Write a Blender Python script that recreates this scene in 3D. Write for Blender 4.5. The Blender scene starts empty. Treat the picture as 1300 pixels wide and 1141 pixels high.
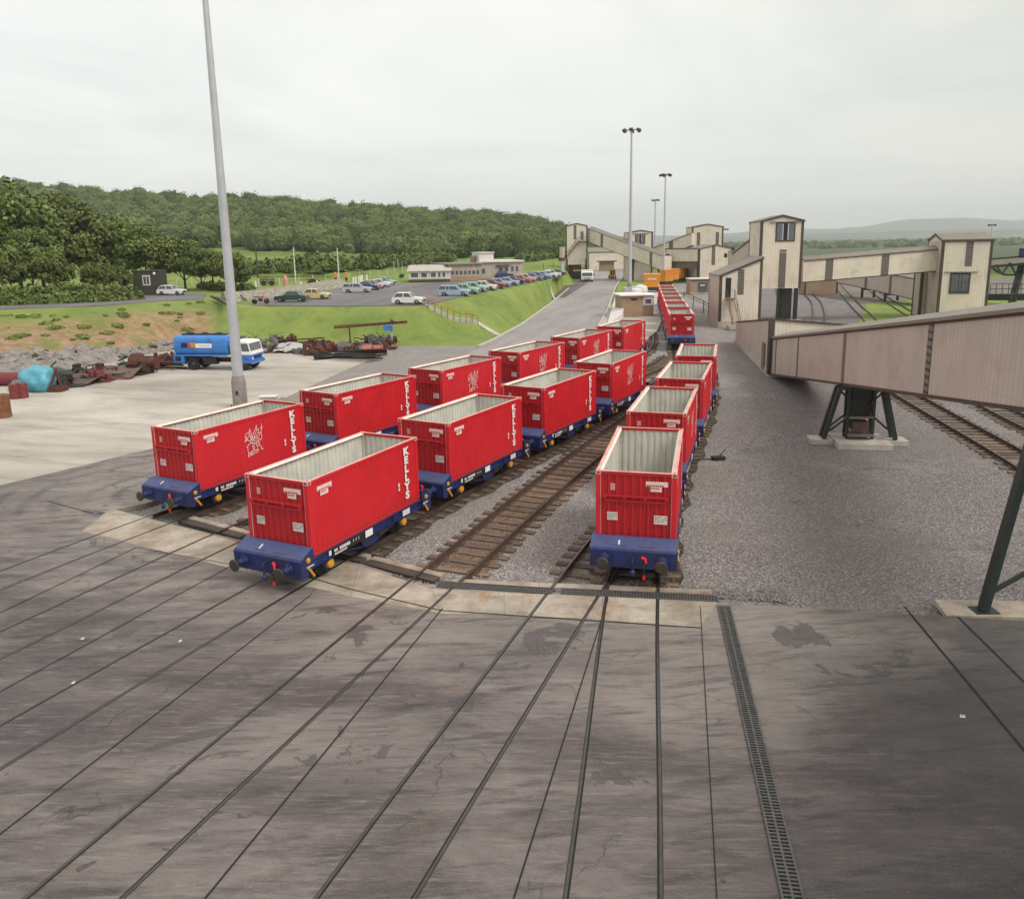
import bpy, math, random
import numpy as np
from mathutils import Vector, Matrix
random.seed(7); RNG = np.random.default_rng(11)
R = math.radians; pi = math.pi
scene = bpy.context.scene
COL = scene.collection

# ------------------------------------------------------------------ camera model (metres, z up, rail tops at z=0)
F, P, RL, H, CX, CY = 1004.3, R(11.53), R(-.98), 10.16, 650., 516.2
def _ray(px, py):
    a, b = px-CX, py-CY
    xx = a*math.cos(RL)+b*math.sin(RL); yy = -a*math.sin(RL)+b*math.cos(RL)
    v = -yy/F
    return xx/F, math.cos(P)+v*math.sin(P), -math.sin(P)+v*math.cos(P)
def g(px, py, z=0.):
    d = _ray(px, py); t = (z-H)/d[2]; return Vector((d[0]*t, d[1]*t, z))
def at(px, py, Y):
    d = _ray(px, py); t = Y/d[1]; return Vector((d[0]*t, Y, H+d[2]*t))

# ------------------------------------------------------------------ helpers
def tag(o, label=None, cat=None, group=None, kind=None):
    if label: o['label'] = label
    if cat: o['category'] = cat
    if group: o['group'] = group
    if kind: o['kind'] = kind
    return o
def thing(name, label, cat, loc=(0, 0, 0), rz=0, group=None):
    o = bpy.data.objects.new(name, None); COL.objects.link(o)
    o.empty_display_size = .3
    o.location = loc; o.rotation_euler = (0, 0, rz)
    return tag(o, label, cat, group)
class MB:
    def __init__(s): s.v = []; s.f = []; s.m = []
    def add(s, vs, fs, m=0, M=None):
        b = len(s.v)
        s.v += [tuple(M @ Vector(v)) if M is not None else tuple(v) for v in vs]
        s.f += [tuple(b+i for i in f) for f in fs]
        s.m += [m]*len(fs); return s
    def box(s, x0, x1, y0, y1, z0, z1, m=0, M=None):
        return s.add([(x0,y0,z0),(x1,y0,z0),(x1,y1,z0),(x0,y1,z0),(x0,y0,z1),(x1,y0,z1),(x1,y1,z1),(x0,y1,z1)],
            [(0,3,2,1),(4,5,6,7),(0,1,5,4),(1,2,6,5),(2,3,7,6),(3,0,4,7)], m, M)
    def bar(s, p, q, w, h, m=0, up=(0, 0, 1)):
        p = Vector(p); q = Vector(q); d = (q-p); L = d.length
        if L < 1e-6: return s
        d.normalize(); u = Vector(up)
        if abs(d.dot(u)) > .98: u = Vector((0, 1, 0))
        x = d.cross(u).normalized(); z = x.cross(d)
        M = Matrix((x, d, z)).transposed().to_4x4(); M.translation = p
        return s.box(-w/2, w/2, 0, L, -h/2, h/2, m, M)
    def cyl(s, p, q, r0, r1=None, n=12, m=0, cap=True):
        p = Vector(p); q = Vector(q); r1 = r0 if r1 is None else r1
        d = (q-p).normalized(); u = Vector((0, 0, 1)) if abs(d.z) < .9 else Vector((1, 0, 0))
        x = d.cross(u).normalized(); y = d.cross(x)
        vs = []
        for c, r in ((p, r0), (q, r1)):
            for i in range(n):
                a = 2*pi*i/n; vs.append(c+x*math.cos(a)*r+y*math.sin(a)*r)
        fs = [(i, (i+1) % n, n+(i+1) % n, n+i) for i in range(n)]
        if cap: fs += [tuple(range(n-1, -1, -1)), tuple(range(n, 2*n))]
        return s.add(vs, fs, m)
    def tube(s, pts, r, n=6, m=0):
        for a, b in zip(pts, pts[1:]): s.cyl(a, b, r, r, n, m)
        return s
    def lathe(s, c, prof, n=12, m=0, axis='z'):
        vs = []; fs = []
        for r, h in prof:
            for i in range(n):
                a = 2*pi*i/n; p = (r*math.cos(a), r*math.sin(a), h)
                if axis == 'y': p = (p[0], h, p[1])
                if axis == 'x': p = (h, p[0], p[1])
                vs.append((c[0]+p[0], c[1]+p[1], c[2]+p[2]))
        for k in range(len(prof)-1):
            for i in range(n):
                j = (i+1) % n; fs.append((k*n+i, k*n+j, (k+1)*n+j, (k+1)*n+i))
        fs += [tuple(range(n-1, -1, -1)), tuple(range((len(prof)-1)*n, len(prof)*n))]
        return s.add(vs, fs, m)
    def prism(s, poly, a, b, axis='x', m=0, M=None):
        n = len(poly)
        def P3(u, v, t): return (t, u, v) if axis == 'x' else ((u, t, v) if axis == 'y' else (u, v, t))
        vs = [P3(u, v, a) for u, v in poly]+[P3(u, v, b) for u, v in poly]
        fs = [(i, (i+1) % n, n+(i+1) % n, n+i) for i in range(n)]+[tuple(range(n-1, -1, -1)), tuple(range(n, 2*n))]
        return s.add(vs, fs, m, M)
    def sheet(s, pts, m=0):
        return s.add(pts, [tuple(range(len(pts)))], m)
    def build(s, name, mat, parent=None, smooth=False, loc=None, bevel=0):
        me = bpy.data.meshes.new(name); me.from_pydata(s.v, [], s.f)
        mats = mat if isinstance(mat, (list, tuple)) else [mat]
        for x in mats: me.materials.append(x)
        me.polygons.foreach_set('material_index', s.m)
        import bmesh
        bm = bmesh.new(); bm.from_mesh(me); bmesh.ops.recalc_face_normals(bm, faces=bm.faces[:]); bm.to_mesh(me); bm.free()
        if smooth: me.polygons.foreach_set('use_smooth', [True]*len(me.polygons))
        me.update()
        o = bpy.data.objects.new(name, me); COL.objects.link(o)
        if parent: o.parent = parent
        if loc is not None: o.location = loc
        if bevel:
            b = o.modifiers.new('b', 'BEVEL'); b.width = bevel; b.segments = 2; b.limit_method = 'ANGLE'
        if smooth and hasattr(me, 'set_sharp_from_angle'): me.set_sharp_from_angle(angle=R(40))
        return o
def inst(o, loc=None, rz=None, scale=None, parent=None):
    c = o.copy(); COL.objects.link(c); c.parent = parent
    if loc is not None: c.location = loc
    if rz is not None: c.rotation_euler = (0, 0, rz)
    if scale is not None: c.scale = scale if hasattr(scale, '__len__') else (scale,)*3
    for ch in list(o.children):
        inst(ch, parent=c)
    return c
def npmesh(name, V, Fq, mat, parent=None, attr=None):
    """V (n,3), Fq (m,k) with k=3 or 4"""
    me = bpy.data.meshes.new(name); n, m, k = len(V), len(Fq), Fq.shape[1]
    me.vertices.add(n); me.vertices.foreach_set('co', V.astype(np.float32).ravel())
    me.loops.add(m*k); me.loops.foreach_set('vertex_index', Fq.astype(np.int32).ravel())
    me.polygons.add(m); me.polygons.foreach_set('loop_start', np.arange(0, m*k, k, dtype=np.int32))
    me.update(calc_edges=True)
    if attr is not None:
        for nm, arr in attr.items():
            a = me.attributes.new(nm, 'FLOAT', 'POINT'); a.data.foreach_set('value', arr.astype(np.float32))
    me.materials.append(mat)
    o = bpy.data.objects.new(name, me); COL.objects.link(o)
    if parent: o.parent = parent
    return o

# ------------------------------------------------------------------ materials
def srgb(r, g_, b):
    f = lambda c: (c/255/12.92) if c/255 <= .04045 else ((c/255+.055)/1.055)**2.4
    return (f(r), f(g_), f(b), 1)
class NT:
    def __init__(s, name):
        s.mat = bpy.data.materials.new(name); s.mat.use_nodes = True
        s.t = s.mat.node_tree; s.n = s.t.nodes; s.l = s.t.links
        s.b = s.n['Principled BSDF']; s.tc = s.n.new('ShaderNodeTexCoord')
    def noise(s, scale, detail=4, rough=.6, coord='Object', stretch=None, rot=None, dist=0):
        n = s.n.new('ShaderNodeTexNoise'); n.inputs['Scale'].default_value = scale
        n.inputs['Detail'].default_value = detail; n.inputs['Roughness'].default_value = rough
        n.inputs['Distortion'].default_value = dist
        src = s.tc.outputs[coord]
        if stretch or rot:
            mp = s.n.new('ShaderNodeMapping'); s.l.new(src, mp.inputs['Vector'])
            if rot: mp.inputs['Rotation'].default_value = rot
            if stretch:
                mp2 = s.n.new('ShaderNodeMapping'); mp2.inputs['Scale'].default_value = stretch
                s.l.new(mp.outputs[0], mp2.inputs['Vector']); mp = mp2
            src = mp.outputs[0]
        s.l.new(src, n.inputs['Vector']); return n.outputs['Fac']
    def ramp(s, fac, stops):
        r = s.n.new('ShaderNodeValToRGB'); s.l.new(fac, r.inputs['Fac'])
        e = r.color_ramp.elements
        while len(e) < len(stops): e.new(.5)
        for el, (p, c) in zip(e, stops):
            el.position = p; el.color = c if hasattr(c, '__len__') else (c, c, c, 1)
        return r.outputs['Color']
    def mix(s, a, b, fac, mode='MIX'):
        m = s.n.new('ShaderNodeMix'); m.data_type = 'RGBA'; m.blend_type = mode
        for i, x in ((6, a), (7, b), (0, fac)):
            if hasattr(x, 'is_linked') or isinstance(x, bpy.types.NodeSocket): s.l.new(x, m.inputs[i])
            else: m.inputs[i].default_value = x
        return m.outputs[2]
    def math(s, op, a, b=None):
        m = s.n.new('ShaderNodeMath'); m.operation = op
        for i, x in ((0, a), (1, b)):
            if x is None: continue
            if isinstance(x, bpy.types.NodeSocket): s.l.new(x, m.inputs[i])
            else: m.inputs[i].default_value = x
        return m.outputs[0]
    def attr(s, name):
        a = s.n.new('ShaderNodeAttribute'); a.attribute_name = name; return a.outputs['Fac']
    def sep(s, coord='Object'):
        x = s.n.new('ShaderNodeSeparateXYZ'); s.l.new(s.tc.outputs[coord], x.inputs[0]); return x.outputs
    def bump(s, h, strength=.5, dist=.02, prev=None):
        b = s.n.new('ShaderNodeBump'); b.inputs['Strength'].default_value = strength
        b.inputs['Distance'].default_value = dist; s.l.new(h, b.inputs['Height'])
        if prev: s.l.new(prev, b.inputs['Normal'])
        s.l.new(b.outputs[0], s.b.inputs['Normal']); return b.outputs[0]
    def col(s, c):
        if isinstance(c, bpy.types.NodeSocket): s.l.new(c, s.b.inputs['Base Color'])
        else: s.b.inputs['Base Color'].default_value = c
        return s
    def set(s, rough=.6, metal=0, spec=.5):
        s.b.inputs['Roughness'].default_value = rough; s.b.inputs['Metallic'].default_value = metal
        s.b.inputs['Specular IOR Level'].default_value = spec; return s
def sc(c, k): return (min(c[0]*k, 1), min(c[1]*k, 1), min(c[2]*k, 1), 1)
def simple(name, c, rough=.6, metal=0, var=.25, scale=2., bump=0, bscale=20, dirt=None, spec=.5):
    t = NT(name); n = t.noise(scale, 6, .65)
    c1 = t.ramp(n, [(.3, sc(c, 1-var)), (.7, sc(c, 1+var*.6))])
    if dirt:
        n2 = t.noise(scale*.6, 8, .7, stretch=(1, 1, .25))
        c1 = t.mix(c1, dirt, t.ramp(n2, [(.52, 0), (.72, .8)]))
    t.col(c1).set(rough, metal, spec)
    if bump: t.bump(t.noise(bscale, 4, .6), bump, .02)
    return t.mat

def corrmat(name, c, pitch=.3, var=.12, rough=.55, dirt=None, depth=.03):
    """profiled metal sheet: ribs run vertically, spaced along the wall (walls are axis aligned in local space)"""
    t = NT(name); s = t.sep()
    u = t.math('ADD', s[0], s[1])
    ph = t.math('MULTIPLY', u, 2*pi/pitch)
    w = t.math('SINE', ph)
    w2 = t.ramp(t.math('ADD', t.math('MULTIPLY', w, .5), .5), [(.3, 0), (.6, 1)])
    n = t.noise(.35, 6, .65, stretch=(1, 1, .35)); n2 = t.noise(2.2, 6, .7, stretch=(1.6, 1.6, .12))
    cc = t.ramp(n, [(.3, sc(c, 1-var)), (.7, sc(c, 1+var))])
    cc = t.mix(cc, sc(c, .7), t.ramp(n2, [(.5, 0), (.85, .5)]))
    cc = t.mix(cc, sc(c, .90), t.ramp(w2, [(0, .7), (.5, 0)]))
    s2 = t.sep(); lap = t.math('FRACT', t.math('MULTIPLY', s2[2], .37)); cc = t.mix(cc, sc(c, .55), t.ramp(lap, [(.0, .5), (.012, 0)]))
    cc = t.mix(cc, (.20, .11, .06, 1), t.ramp(t.noise(1.3, 9, .8, stretch=(2.5, 2.5, .18)), [(.62, 0), (.80, .55)]))
    if dirt: cc = t.mix(cc, dirt, t.ramp(t.noise(.5, 8, .75), [(.5, 0), (.75, .6)]))
    t.col(cc).set(rough); t.bump(w2, .4, depth); return t.mat

M = {}
RED = (.56, .014, .022, 1)
def redmat(name, c, extra=None):
    t = NT(name)
    n = t.noise(1.1, 6, .6); cc = t.ramp(n, [(.3, sc(c, .88)), (.7, sc(c, 1.10))])
    n2 = t.noise(1.6, 8, .7, stretch=(1.2, 1.2, .3))
    cc = t.mix(cc, sc(c, .62), t.ramp(n2, [(.55, 0), (.85, .35)]))
    ge = t.n.new('ShaderNodeNewGeometry'); wn_ = t.n.new('ShaderNodeTexNoise'); wn_.inputs['Scale'].default_value = .11; wn_.inputs['Detail'].default_value = 1; t.l.new(ge.outputs['Position'], wn_.inputs['Vector'])
    cc = t.mix(cc, (min(c[0]*1.12, 1), c[1]*2.2, c[2]*2.0, 1), t.ramp(wn_.outputs['Fac'], [(.40, 0), (.62, .6)]))
    cc = t.mix(cc, (.12, .02, .018, 1), t.ramp(t.noise(2.3, 9, .8, dist=1.), [(.64, 0), (.74, .5)]))
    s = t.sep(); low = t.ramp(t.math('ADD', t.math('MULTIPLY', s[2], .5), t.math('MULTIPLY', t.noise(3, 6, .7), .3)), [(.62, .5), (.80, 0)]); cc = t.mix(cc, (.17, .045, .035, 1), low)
    sp = t.noise(13, 4, .6); cc = t.mix(cc, (.55, .2, .16, 1), t.ramp(sp, [(.70, 0), (.76, .3)]))
    t.col(cc).set(.42, 0, .4)
    t.l.new(t.ramp(n2, [(.2, .34), (.8, .58)]), t.b.inputs['Roughness'])
    t.bump(t.noise(5, 3, .5), .12, .02); return t.mat
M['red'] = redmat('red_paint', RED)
M['red_end_shade'] = redmat('red_paint_end_shade', (.43, .011, .016, 1))  # same red, darkened: shade of the near ends put into the colour
M['rail_top'] = simple('sky_glare_red_paint', (.74, .33, .28, 1), .5, var=.35, scale=2.5, dirt=(.50, .42, .34, 1))  # red rail tops with sky glare painted into the colour, plus dusty patches
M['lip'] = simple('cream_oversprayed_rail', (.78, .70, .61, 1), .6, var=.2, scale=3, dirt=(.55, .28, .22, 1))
def creammat():
    t = NT('cream_container_lining'); c = (.63, .61, .545, 1)
    n = t.noise(1.2, 6, .6); cc = t.ramp(n, [(.3, sc(c, .82)), (.7, sc(c, 1.1))])
    n2 = t.noise(4., 8, .75, stretch=(2, 2, .12))
    cc = t.mix(cc, (.34, .31, .26, 1), t.ramp(n2, [(.50, 0), (.78, .65)]))
    t.col(cc).set(.6); return t.mat
M['cream'] = creammat()
M['cfloor'] = simple('container_floor', (.30, .28, .23, 1), .8, var=.4, scale=1.5, dirt=(.08, .07, .06, 1))
M['blue'] = simple('blue_wagon_paint', (.014, .026, .115, 1), .5, var=.4, scale=3, dirt=(.030, .024, .028, 1), bump=.1)
M['blue_top'] = simple('blue_deck_paint', (.055, .074, .18, 1), .5, var=.25, scale=3, dirt=(.09, .085, .12, 1), bump=.1)
M['black'] = simple('black_greasy_steel', (.014, .014, .014, 1), .6, var=.4, scale=6, dirt=(.05, .035, .025, 1))
M['bufhead'] = simple('greased_buffer_face', (.045, .035, .028, 1), .45, var=.5, scale=8)
M['yellow'] = simple('yellow_paint', (.60, .29, .025, 1), .45, var=.2, scale=8, dirt=(.2, .1, .02, 1))
M['white'] = simple('white_paint', (.80, .78, .76, 1), .5, var=.06, scale=6)
M['offwhite'] = simple('weathered_white_paint', (.66, .62, .58, 1), .6, var=.15, scale=5)
M['mark'] = simple('pinkish_white_stencil', (.78, .58, .54, 1), .6, var=.12, scale=10)
M['plate'] = simple('pale_label_plate', (.66, .56, .52, 1), .6, var=.1, scale=10)
M['ink'] = simple('grey_label_print', (.20, .13, .12, 1), .6, var=.3, scale=10)
M['redcap'] = simple('red_hose_cap', (.72, .02, .03, 1), .4, var=.1)
M['rust'] = simple('rusty_steel', (.12, .042, .022, 1), .85, var=.5, scale=5, dirt=(.03, .018, .012, 1), bump=.3)
M['railside'] = simple('rail_steel_brown', (.085, .05, .035, 1), .7, var=.35, scale=4, dirt=(.03, .022, .018, 1))
M['railtop'] = simple('worn_rail_head', (.075, .066, .060, 1), .38, .5, var=.3, scale=4, dirt=(.08, .045, .03, 1))
M['iron'] = simple('grey_cast_iron', (.11, .105, .10, 1), .6, .2, var=.3, scale=5, dirt=(.06, .045, .035, 1))
M['flush'] = simple('dark_flush_rail', (.085, .076, .070, 1), .35, .5, var=.3, scale=3, dirt=(.10, .08, .065, 1))
M['recess'] = simple('brown_recess', (.075, .058, .046, 1), .9, var=.4, scale=2)
M['groove'] = simple('dark_flangeway', (.012, .011, .012, 1), .9, var=.4, scale=3)
def sleepermat():
    t = NT('weathered_timber_sleeper'); n = t.noise(3, 8, .7, stretch=(.4, 3, 3)); oi = t.n.new('ShaderNodeObjectInfo')
    cc = t.ramp(n, [(.3, (.045, .03, .022, 1)), (.52, (.15, .105, .078, 1)), (.72, (.29, .22, .17, 1))])
    cc = t.mix(cc, (.15, .075, .035, 1), t.ramp(t.noise(1.3, 5, .6, coord='Object'), [(.5, 0), (.7, .6)]))
    hsv = t.n.new('ShaderNodeHueSaturation'); t.l.new(cc, hsv.inputs['Color'])
    t.l.new(t.math('ADD', t.math('MULTIPLY', oi.outputs['Random'], .7), .65), hsv.inputs['Value'])
    t.col(hsv.outputs[0]).set(.85); t.bump(n, .6, .02); return t.mat
M['sleeper'] = sleepermat()
CRM = (.68, .595, .49, 1)
M['clad'] = corrmat('cream_profiled_cladding', CRM, .32, dirt=(.30, .25, .18, 1))
M['clad_buff_shade'] = corrmat('shaded_buff_profiled_cladding', (.49, .41, .355, 1), .30, dirt=(.27, .20, .16, 1))  # cream cladding again, shade of the left-facing walls put into the colour
M['roof_sheet'] = corrmat('grey_brown_roof_sheet', (.20, .165, .135, 1), .32, dirt=(.33, .29, .24, 1))
M['trim'] = simple('dark_brown_trim', (.065, .046, .034, 1), .6, var=.25, scale=2)
M['trim2'] = simple('taupe_louvre_panel', (.15, .125, .105, 1), .6, var=.25, scale=2)
M['louvre'] = None
def louv():
    t = NT('taupe_louvre'); s = t.sep()
    w = t.math('SINE', t.math('MULTIPLY', s[2], 2*pi/.28)); w = t.ramp(t.math('ADD', t.math('MULTIPLY', w, .5), .5), [(.25, 0), (.5, 1)])
    t.col(t.mix((.06, .05, .045, 1), (.17, .145, .12, 1), w)).set(.6); t.bump(w, .5, .04); return t.mat
M['louvre'] = louv()
M['dark'] = simple('dark_interior', (.012, .012, .014, 1), .8, var=.3)
M['winglass'] = simple('grey_window_glass', (.09, .10, .115, 1), .12, var=.3, scale=1, spec=.8)
M['greenst'] = simple('dark_green_steel', (.016, .026, .022, 1), .45, var=.3, scale=3)
M['galv'] = simple('galvanised_mast', (.44, .45, .48, 1), .5, .2, var=.12, scale=1.2, dirt=(.26, .25, .25, 1))
M['concrete'] = simple('pale_concrete', (.46, .42, .37, 1), .85, var=.2, scale=1.5, dirt=(.22, .19, .15, 1), bump=.3)
M['brick'] = None
def brickm():
    t = NT('buff_brick'); b = t.n.new('ShaderNodeTexBrick'); s = t.sep()
    cmb = t.n.new('ShaderNodeCombineXYZ'); t.l.new(t.math('ADD', s[0], s[1]), cmb.inputs[0]); t.l.new(s[2], cmb.inputs[1])
    t.l.new(cmb.outputs[0], b.inputs['Vector']); b.inputs['Scale'].default_value = 1
    b.inputs['Brick Width'].default_value = .225; b.inputs['Row Height'].default_value = .075; b.inputs['Mortar Size'].default_value = .01
    b.inputs['Color1'].default_value = (.36, .23, .13, 1); b.inputs['Color2'].default_value = (.27, .16, .09, 1); b.inputs['Mortar'].default_value = (.35, .30, .24, 1)
    cc = t.mix(b.outputs['Color'], (.2, .12, .07, 1), t.ramp(t.noise(1, 6, .6), [(.4, 0), (.8, .5)])); t.col(cc).set(.85); return t.mat
M['brick'] = brickm()
M['orange'] = simple('orange_wagon_paint', (.66, .25, .025, 1), .5, var=.2, scale=1.5, dirt=(.3, .1, .03, 1))
M['tire'] = simple('tyre_rubber', (.018, .018, .018, 1), .85, var=.3)
M['chrome'] = simple('bumper_steel', (.35, .35, .36, 1), .25, .8, var=.1)
M['glasscar'] = simple('car_glass', (.035, .045, .05, 1), .06, var=.2, spec=.9)
M['lamp'] = simple('headlamp_glass', (.6, .6, .58, 1), .15, var=.1)
HAZE = 0.00016
# ------------------------------------------------------------------ terrain
def _b(px, py, z): p = g(px, py, z); return p.x/p.y, p.y
FOOT = [_b(x, y, 0) for x, y in ((-260,520),(-60,482),(0,478),(60,472),(110,465),(170,452),(225,442),(330,436),(430,434),(500,437),(600,439),(628,431),(650,415),(680,392),(700,378),(712,367),(716,362))]
TOP = [_b(x, y, z)+(z,) for x, y, z in ((-260,414,4),(-60,398,4),(0,394,4),(130,389,4),(200,384,4),(262,381,4),(300,387,3.7),(340,388.5,3.5),(430,389.5,3.5),(540,388,3.5),(580,378.5,3.5),(640,366.5,3.5),(690,356.5,3.5),(712,351.5,3.5),(716,351,3.5))]
fb, fy = np.array(FOOT).T; tb, ty, tz = np.array(TOP).T
def colb(px): return g(px, 330, 0).x/g(px, 330, 0).y
FLD = [(colb(x), z) for x, z in ((-300,12),(0,9),(300,8.4),(400,7.6),(470,6),(560,4.5),(700,4),(740,0),(2000,0))]
RDG = [(colb(x), z) for x, z in ((-500,60),(-200,64),(0,58),(50,54),(150,47),(330,40),(450,34),(560,28),(600,27),(660,24),(715,15),(770,4),(830,-6),(2000,-6))]
def sm(t): t = np.clip(t, 0, 1); return t*t*(3-2*t)
def hnp(x, y):
    yy = np.maximum(y, 1.); b = x/yy
    yF = np.interp(b, fb, fy); yT = np.interp(b, tb, ty); zT = np.interp(b, tb, tz)
    lim = fb[-1]; zT = zT*(1-sm((b-lim)/.012)); yT = np.maximum(yT, yF+1.5)
    z = -.35+(zT+.28)*sm((y-yF)/(yT-yF)*.94+.03)
    z = np.where(y < yF, -.35, z)
    zf = np.interp(b, *np.array(FLD).T); zr = np.interp(b, *np.array(RDG).T)
    z = z+(zf-zT)*sm((y-190)/200.)*(y > 190)
    z = z+(zr-zf)*sm((y-385)/270.)
    z = z-(zr+4)*sm((y-700)/500.)
    bump = .25*np.sin(x*.31+y*.13)*np.sin(y*.23-x*.07)+.12*np.sin(x*1.1)*np.sin(y*.9+x*.3)
    mid = sm((y-yF)/4)*sm((yT-y)/3+.0)+sm((y-185)/30)*2
    return z+bump*mid*np.where((b > lim+.012) & (y < 500), 0, 1)
def h1(x, y): return float(hnp(np.array([x]), np.array([y]))[0])
def make_terrain():
    ys = np.concatenate([np.arange(-40, 60, 10), np.arange(60, 185, 1.25), np.arange(185, 700, 8), np.geomspace(700, 9000, 30)])
    us = np.concatenate([np.linspace(-1.6, -.62, 25)[:-1], np.linspace(-.62, .16, 270), np.linspace(.16, 1.6, 50)[1:]])
    U, Y = np.meshgrid(us, ys); X = U*(Y+np.where(Y < 60, (60-Y), 0)+0)
    X = np.where(Y < 60, U*60*1.0, X)
    Z = hnp(X, Y)
    nr, nc = Y.shape; idx = np.arange(nr*nc).reshape(nr, nc)
    Fq = np.stack([idx[:-1,:-1], idx[:-1,1:], idx[1:,1:], idx[1:,:-1]], -1).reshape(-1, 4)
    b = X/np.maximum(Y, 1)
    # bare earth on the left-hand cutting, grass higher up
    yF = np.interp(b, fb, fy); yT = np.interp(b, tb, ty); t = (Y-yF)/(yT-yF)
    earth = sm((colb(275)-b)/.03)*sm(t*4+.4)*sm((.86-t)*4)*(t > -.3)
    earth = np.maximum(earth, .0)
    far = sm((Y-180)/60.)
    o = npmesh('ground', np.stack([X, Y, Z], -1).reshape(-1, 3), Fq, M['grass'], attr={'earth': earth.ravel(), 'far': far.ravel(), 'dull': (sm((b-colb(850))/.03)*far*.85).ravel()})
    for p in o.data.polygons: p.use_smooth = True
    tag(o, kind='structure'); return o
def grassmat():
    t = NT('grass_and_bare_earth')
    n = t.noise(.13, 8, .65); n2 = t.noise(1.1, 8, .7); n3 = t.noise(7, 5, .7)
    gcol = t.ramp(n, [(.28, (.125, .19, .045, 1)), (.5, (.21, .285, .065, 1)), (.72, (.31, .34, .09, 1))])
    gcol = t.mix(gcol, (.29, .25, .11, 1), t.ramp(n2, [(.48, 0), (.7, .75)]))
    gcol = t.mix(gcol, (.085, .12, .03, 1), t.ramp(n3, [(.45, 0), (.7, .5)]))
    gcol = t.mix(gcol, (.10, .15, .03, 1), t.ramp(t.noise(.4, 9, .75, dist=.5), [(.5, 0), (.66, .6)]))
    ecol = t.ramp(n2, [(.3, (.20, .12, .065, 1)), (.5, (.33, .21, .12, 1)), (.75, (.42, .33, .21, 1))])
    ecol = t.mix(ecol, (.17, .19, .055, 1), t.ramp(t.noise(.3, 8, .7), [(.48, 0), (.6, .85)]))
    fcol = t.ramp(t.noise(.012, 4, .5), [(.35, (.11, .16, .035, 1)), (.5, (.175, .24, .05, 1)), (.68, (.13, .18, .045, 1))])
    fcol = t.mix(fcol, (.05, .08, .02, 1), t.ramp(t.noise(.08, 6, .6), [(.5, 0), (.8, .45)]))
    fcol = t.mix(fcol, (.055, .075, .032, 1), t.attr('dull'))
    cc = t.mix(gcol, fcol, t.attr('far')); cc = t.mix(cc, ecol, t.attr('earth'))
    t.col(cc).set(.95, spec=.2); t.bump(t.noise(4, 8, .8), .8, .15); return t.mat
M['grass'] = grassmat()
TERR = make_terrain()

def ballastmat(name, c, dark, dscale=.12, edge=None):
    t = NT(name); v = t.n.new('ShaderNodeTexVoronoi'); v.inputs['Scale'].default_value = 15; t.l.new(t.tc.outputs['Object'], v.inputs['Vector'])
    h = t.n.new('ShaderNodeSeparateColor'); t.l.new(v.outputs['Color'], h.inputs[0])
    st = t.ramp(h.outputs[0], [(0, sc(c, .68)), (.4, c), (.8, sc(c, 1.22)), (1, (min(c[0]*1.9, .6), min(c[1]*1.9, .6), min(c[2]*1.9, .6), 1))])
    st = t.mix(st, sc(c, .25), t.ramp(v.outputs['Distance'], [(.35, 0), (.75, .8)]))
    n = t.noise(dscale, 7, .65); st = t.mix(st, dark, t.ramp(n, [(.42, 0), (.7, .75)]))
    st = t.mix(st, sc(c, 1.5), t.ramp(t.noise(.35, 7, .7), [(.55, 0), (.8, .5)]))
    if edge:
        st = t.mix(st, (.05, .045, .045, 1), t.ramp(t.noise(.28, 8, .7, stretch=(.7, 1.3, 1)), [(.58, 0), (.72, .75)]))
        s = t.sep(); e_ = t.math('SUBTRACT', t.math('SUBTRACT', s[0], t.math('MULTIPLY', s[1], .245)), 1.0)
        e_ = t.math('ADD', e_, t.math('MULTIPLY', t.noise(.3, 6, .6), 3.)); st = t.mix(st, edge, t.ramp(t.math('MULTIPLY', e_, .1), [(.12, 0), (.6, .78)]), 'MULTIPLY')
    t.col(st).set(.95, spec=.2); t.bump(v.outputs['Distance'], 1, -.05); return t.mat
M['ballast'] = ballastmat('grey_ballast', (.36, .33, .312, 1), (.25, .215, .19, 1))
M['bed'] = ballastmat('brown_stained_ballast', (.24, .165, .11, 1), (.15, .115, .095, 1), .5)
M['bed_dark'] = ballastmat('oily_shadowed_ballast', (.13, .105, .085, 1), (.06, .052, .04, 1), .6)  # oily stone, also dark to paint in the contact shadow beneath wagons
M['ballast_dark'] = ballastmat('dark_grey_gravel', (.36, .33, .312, 1), (.25, .215, .19, 1), .12, (.70, .67, .70, 1))
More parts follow.
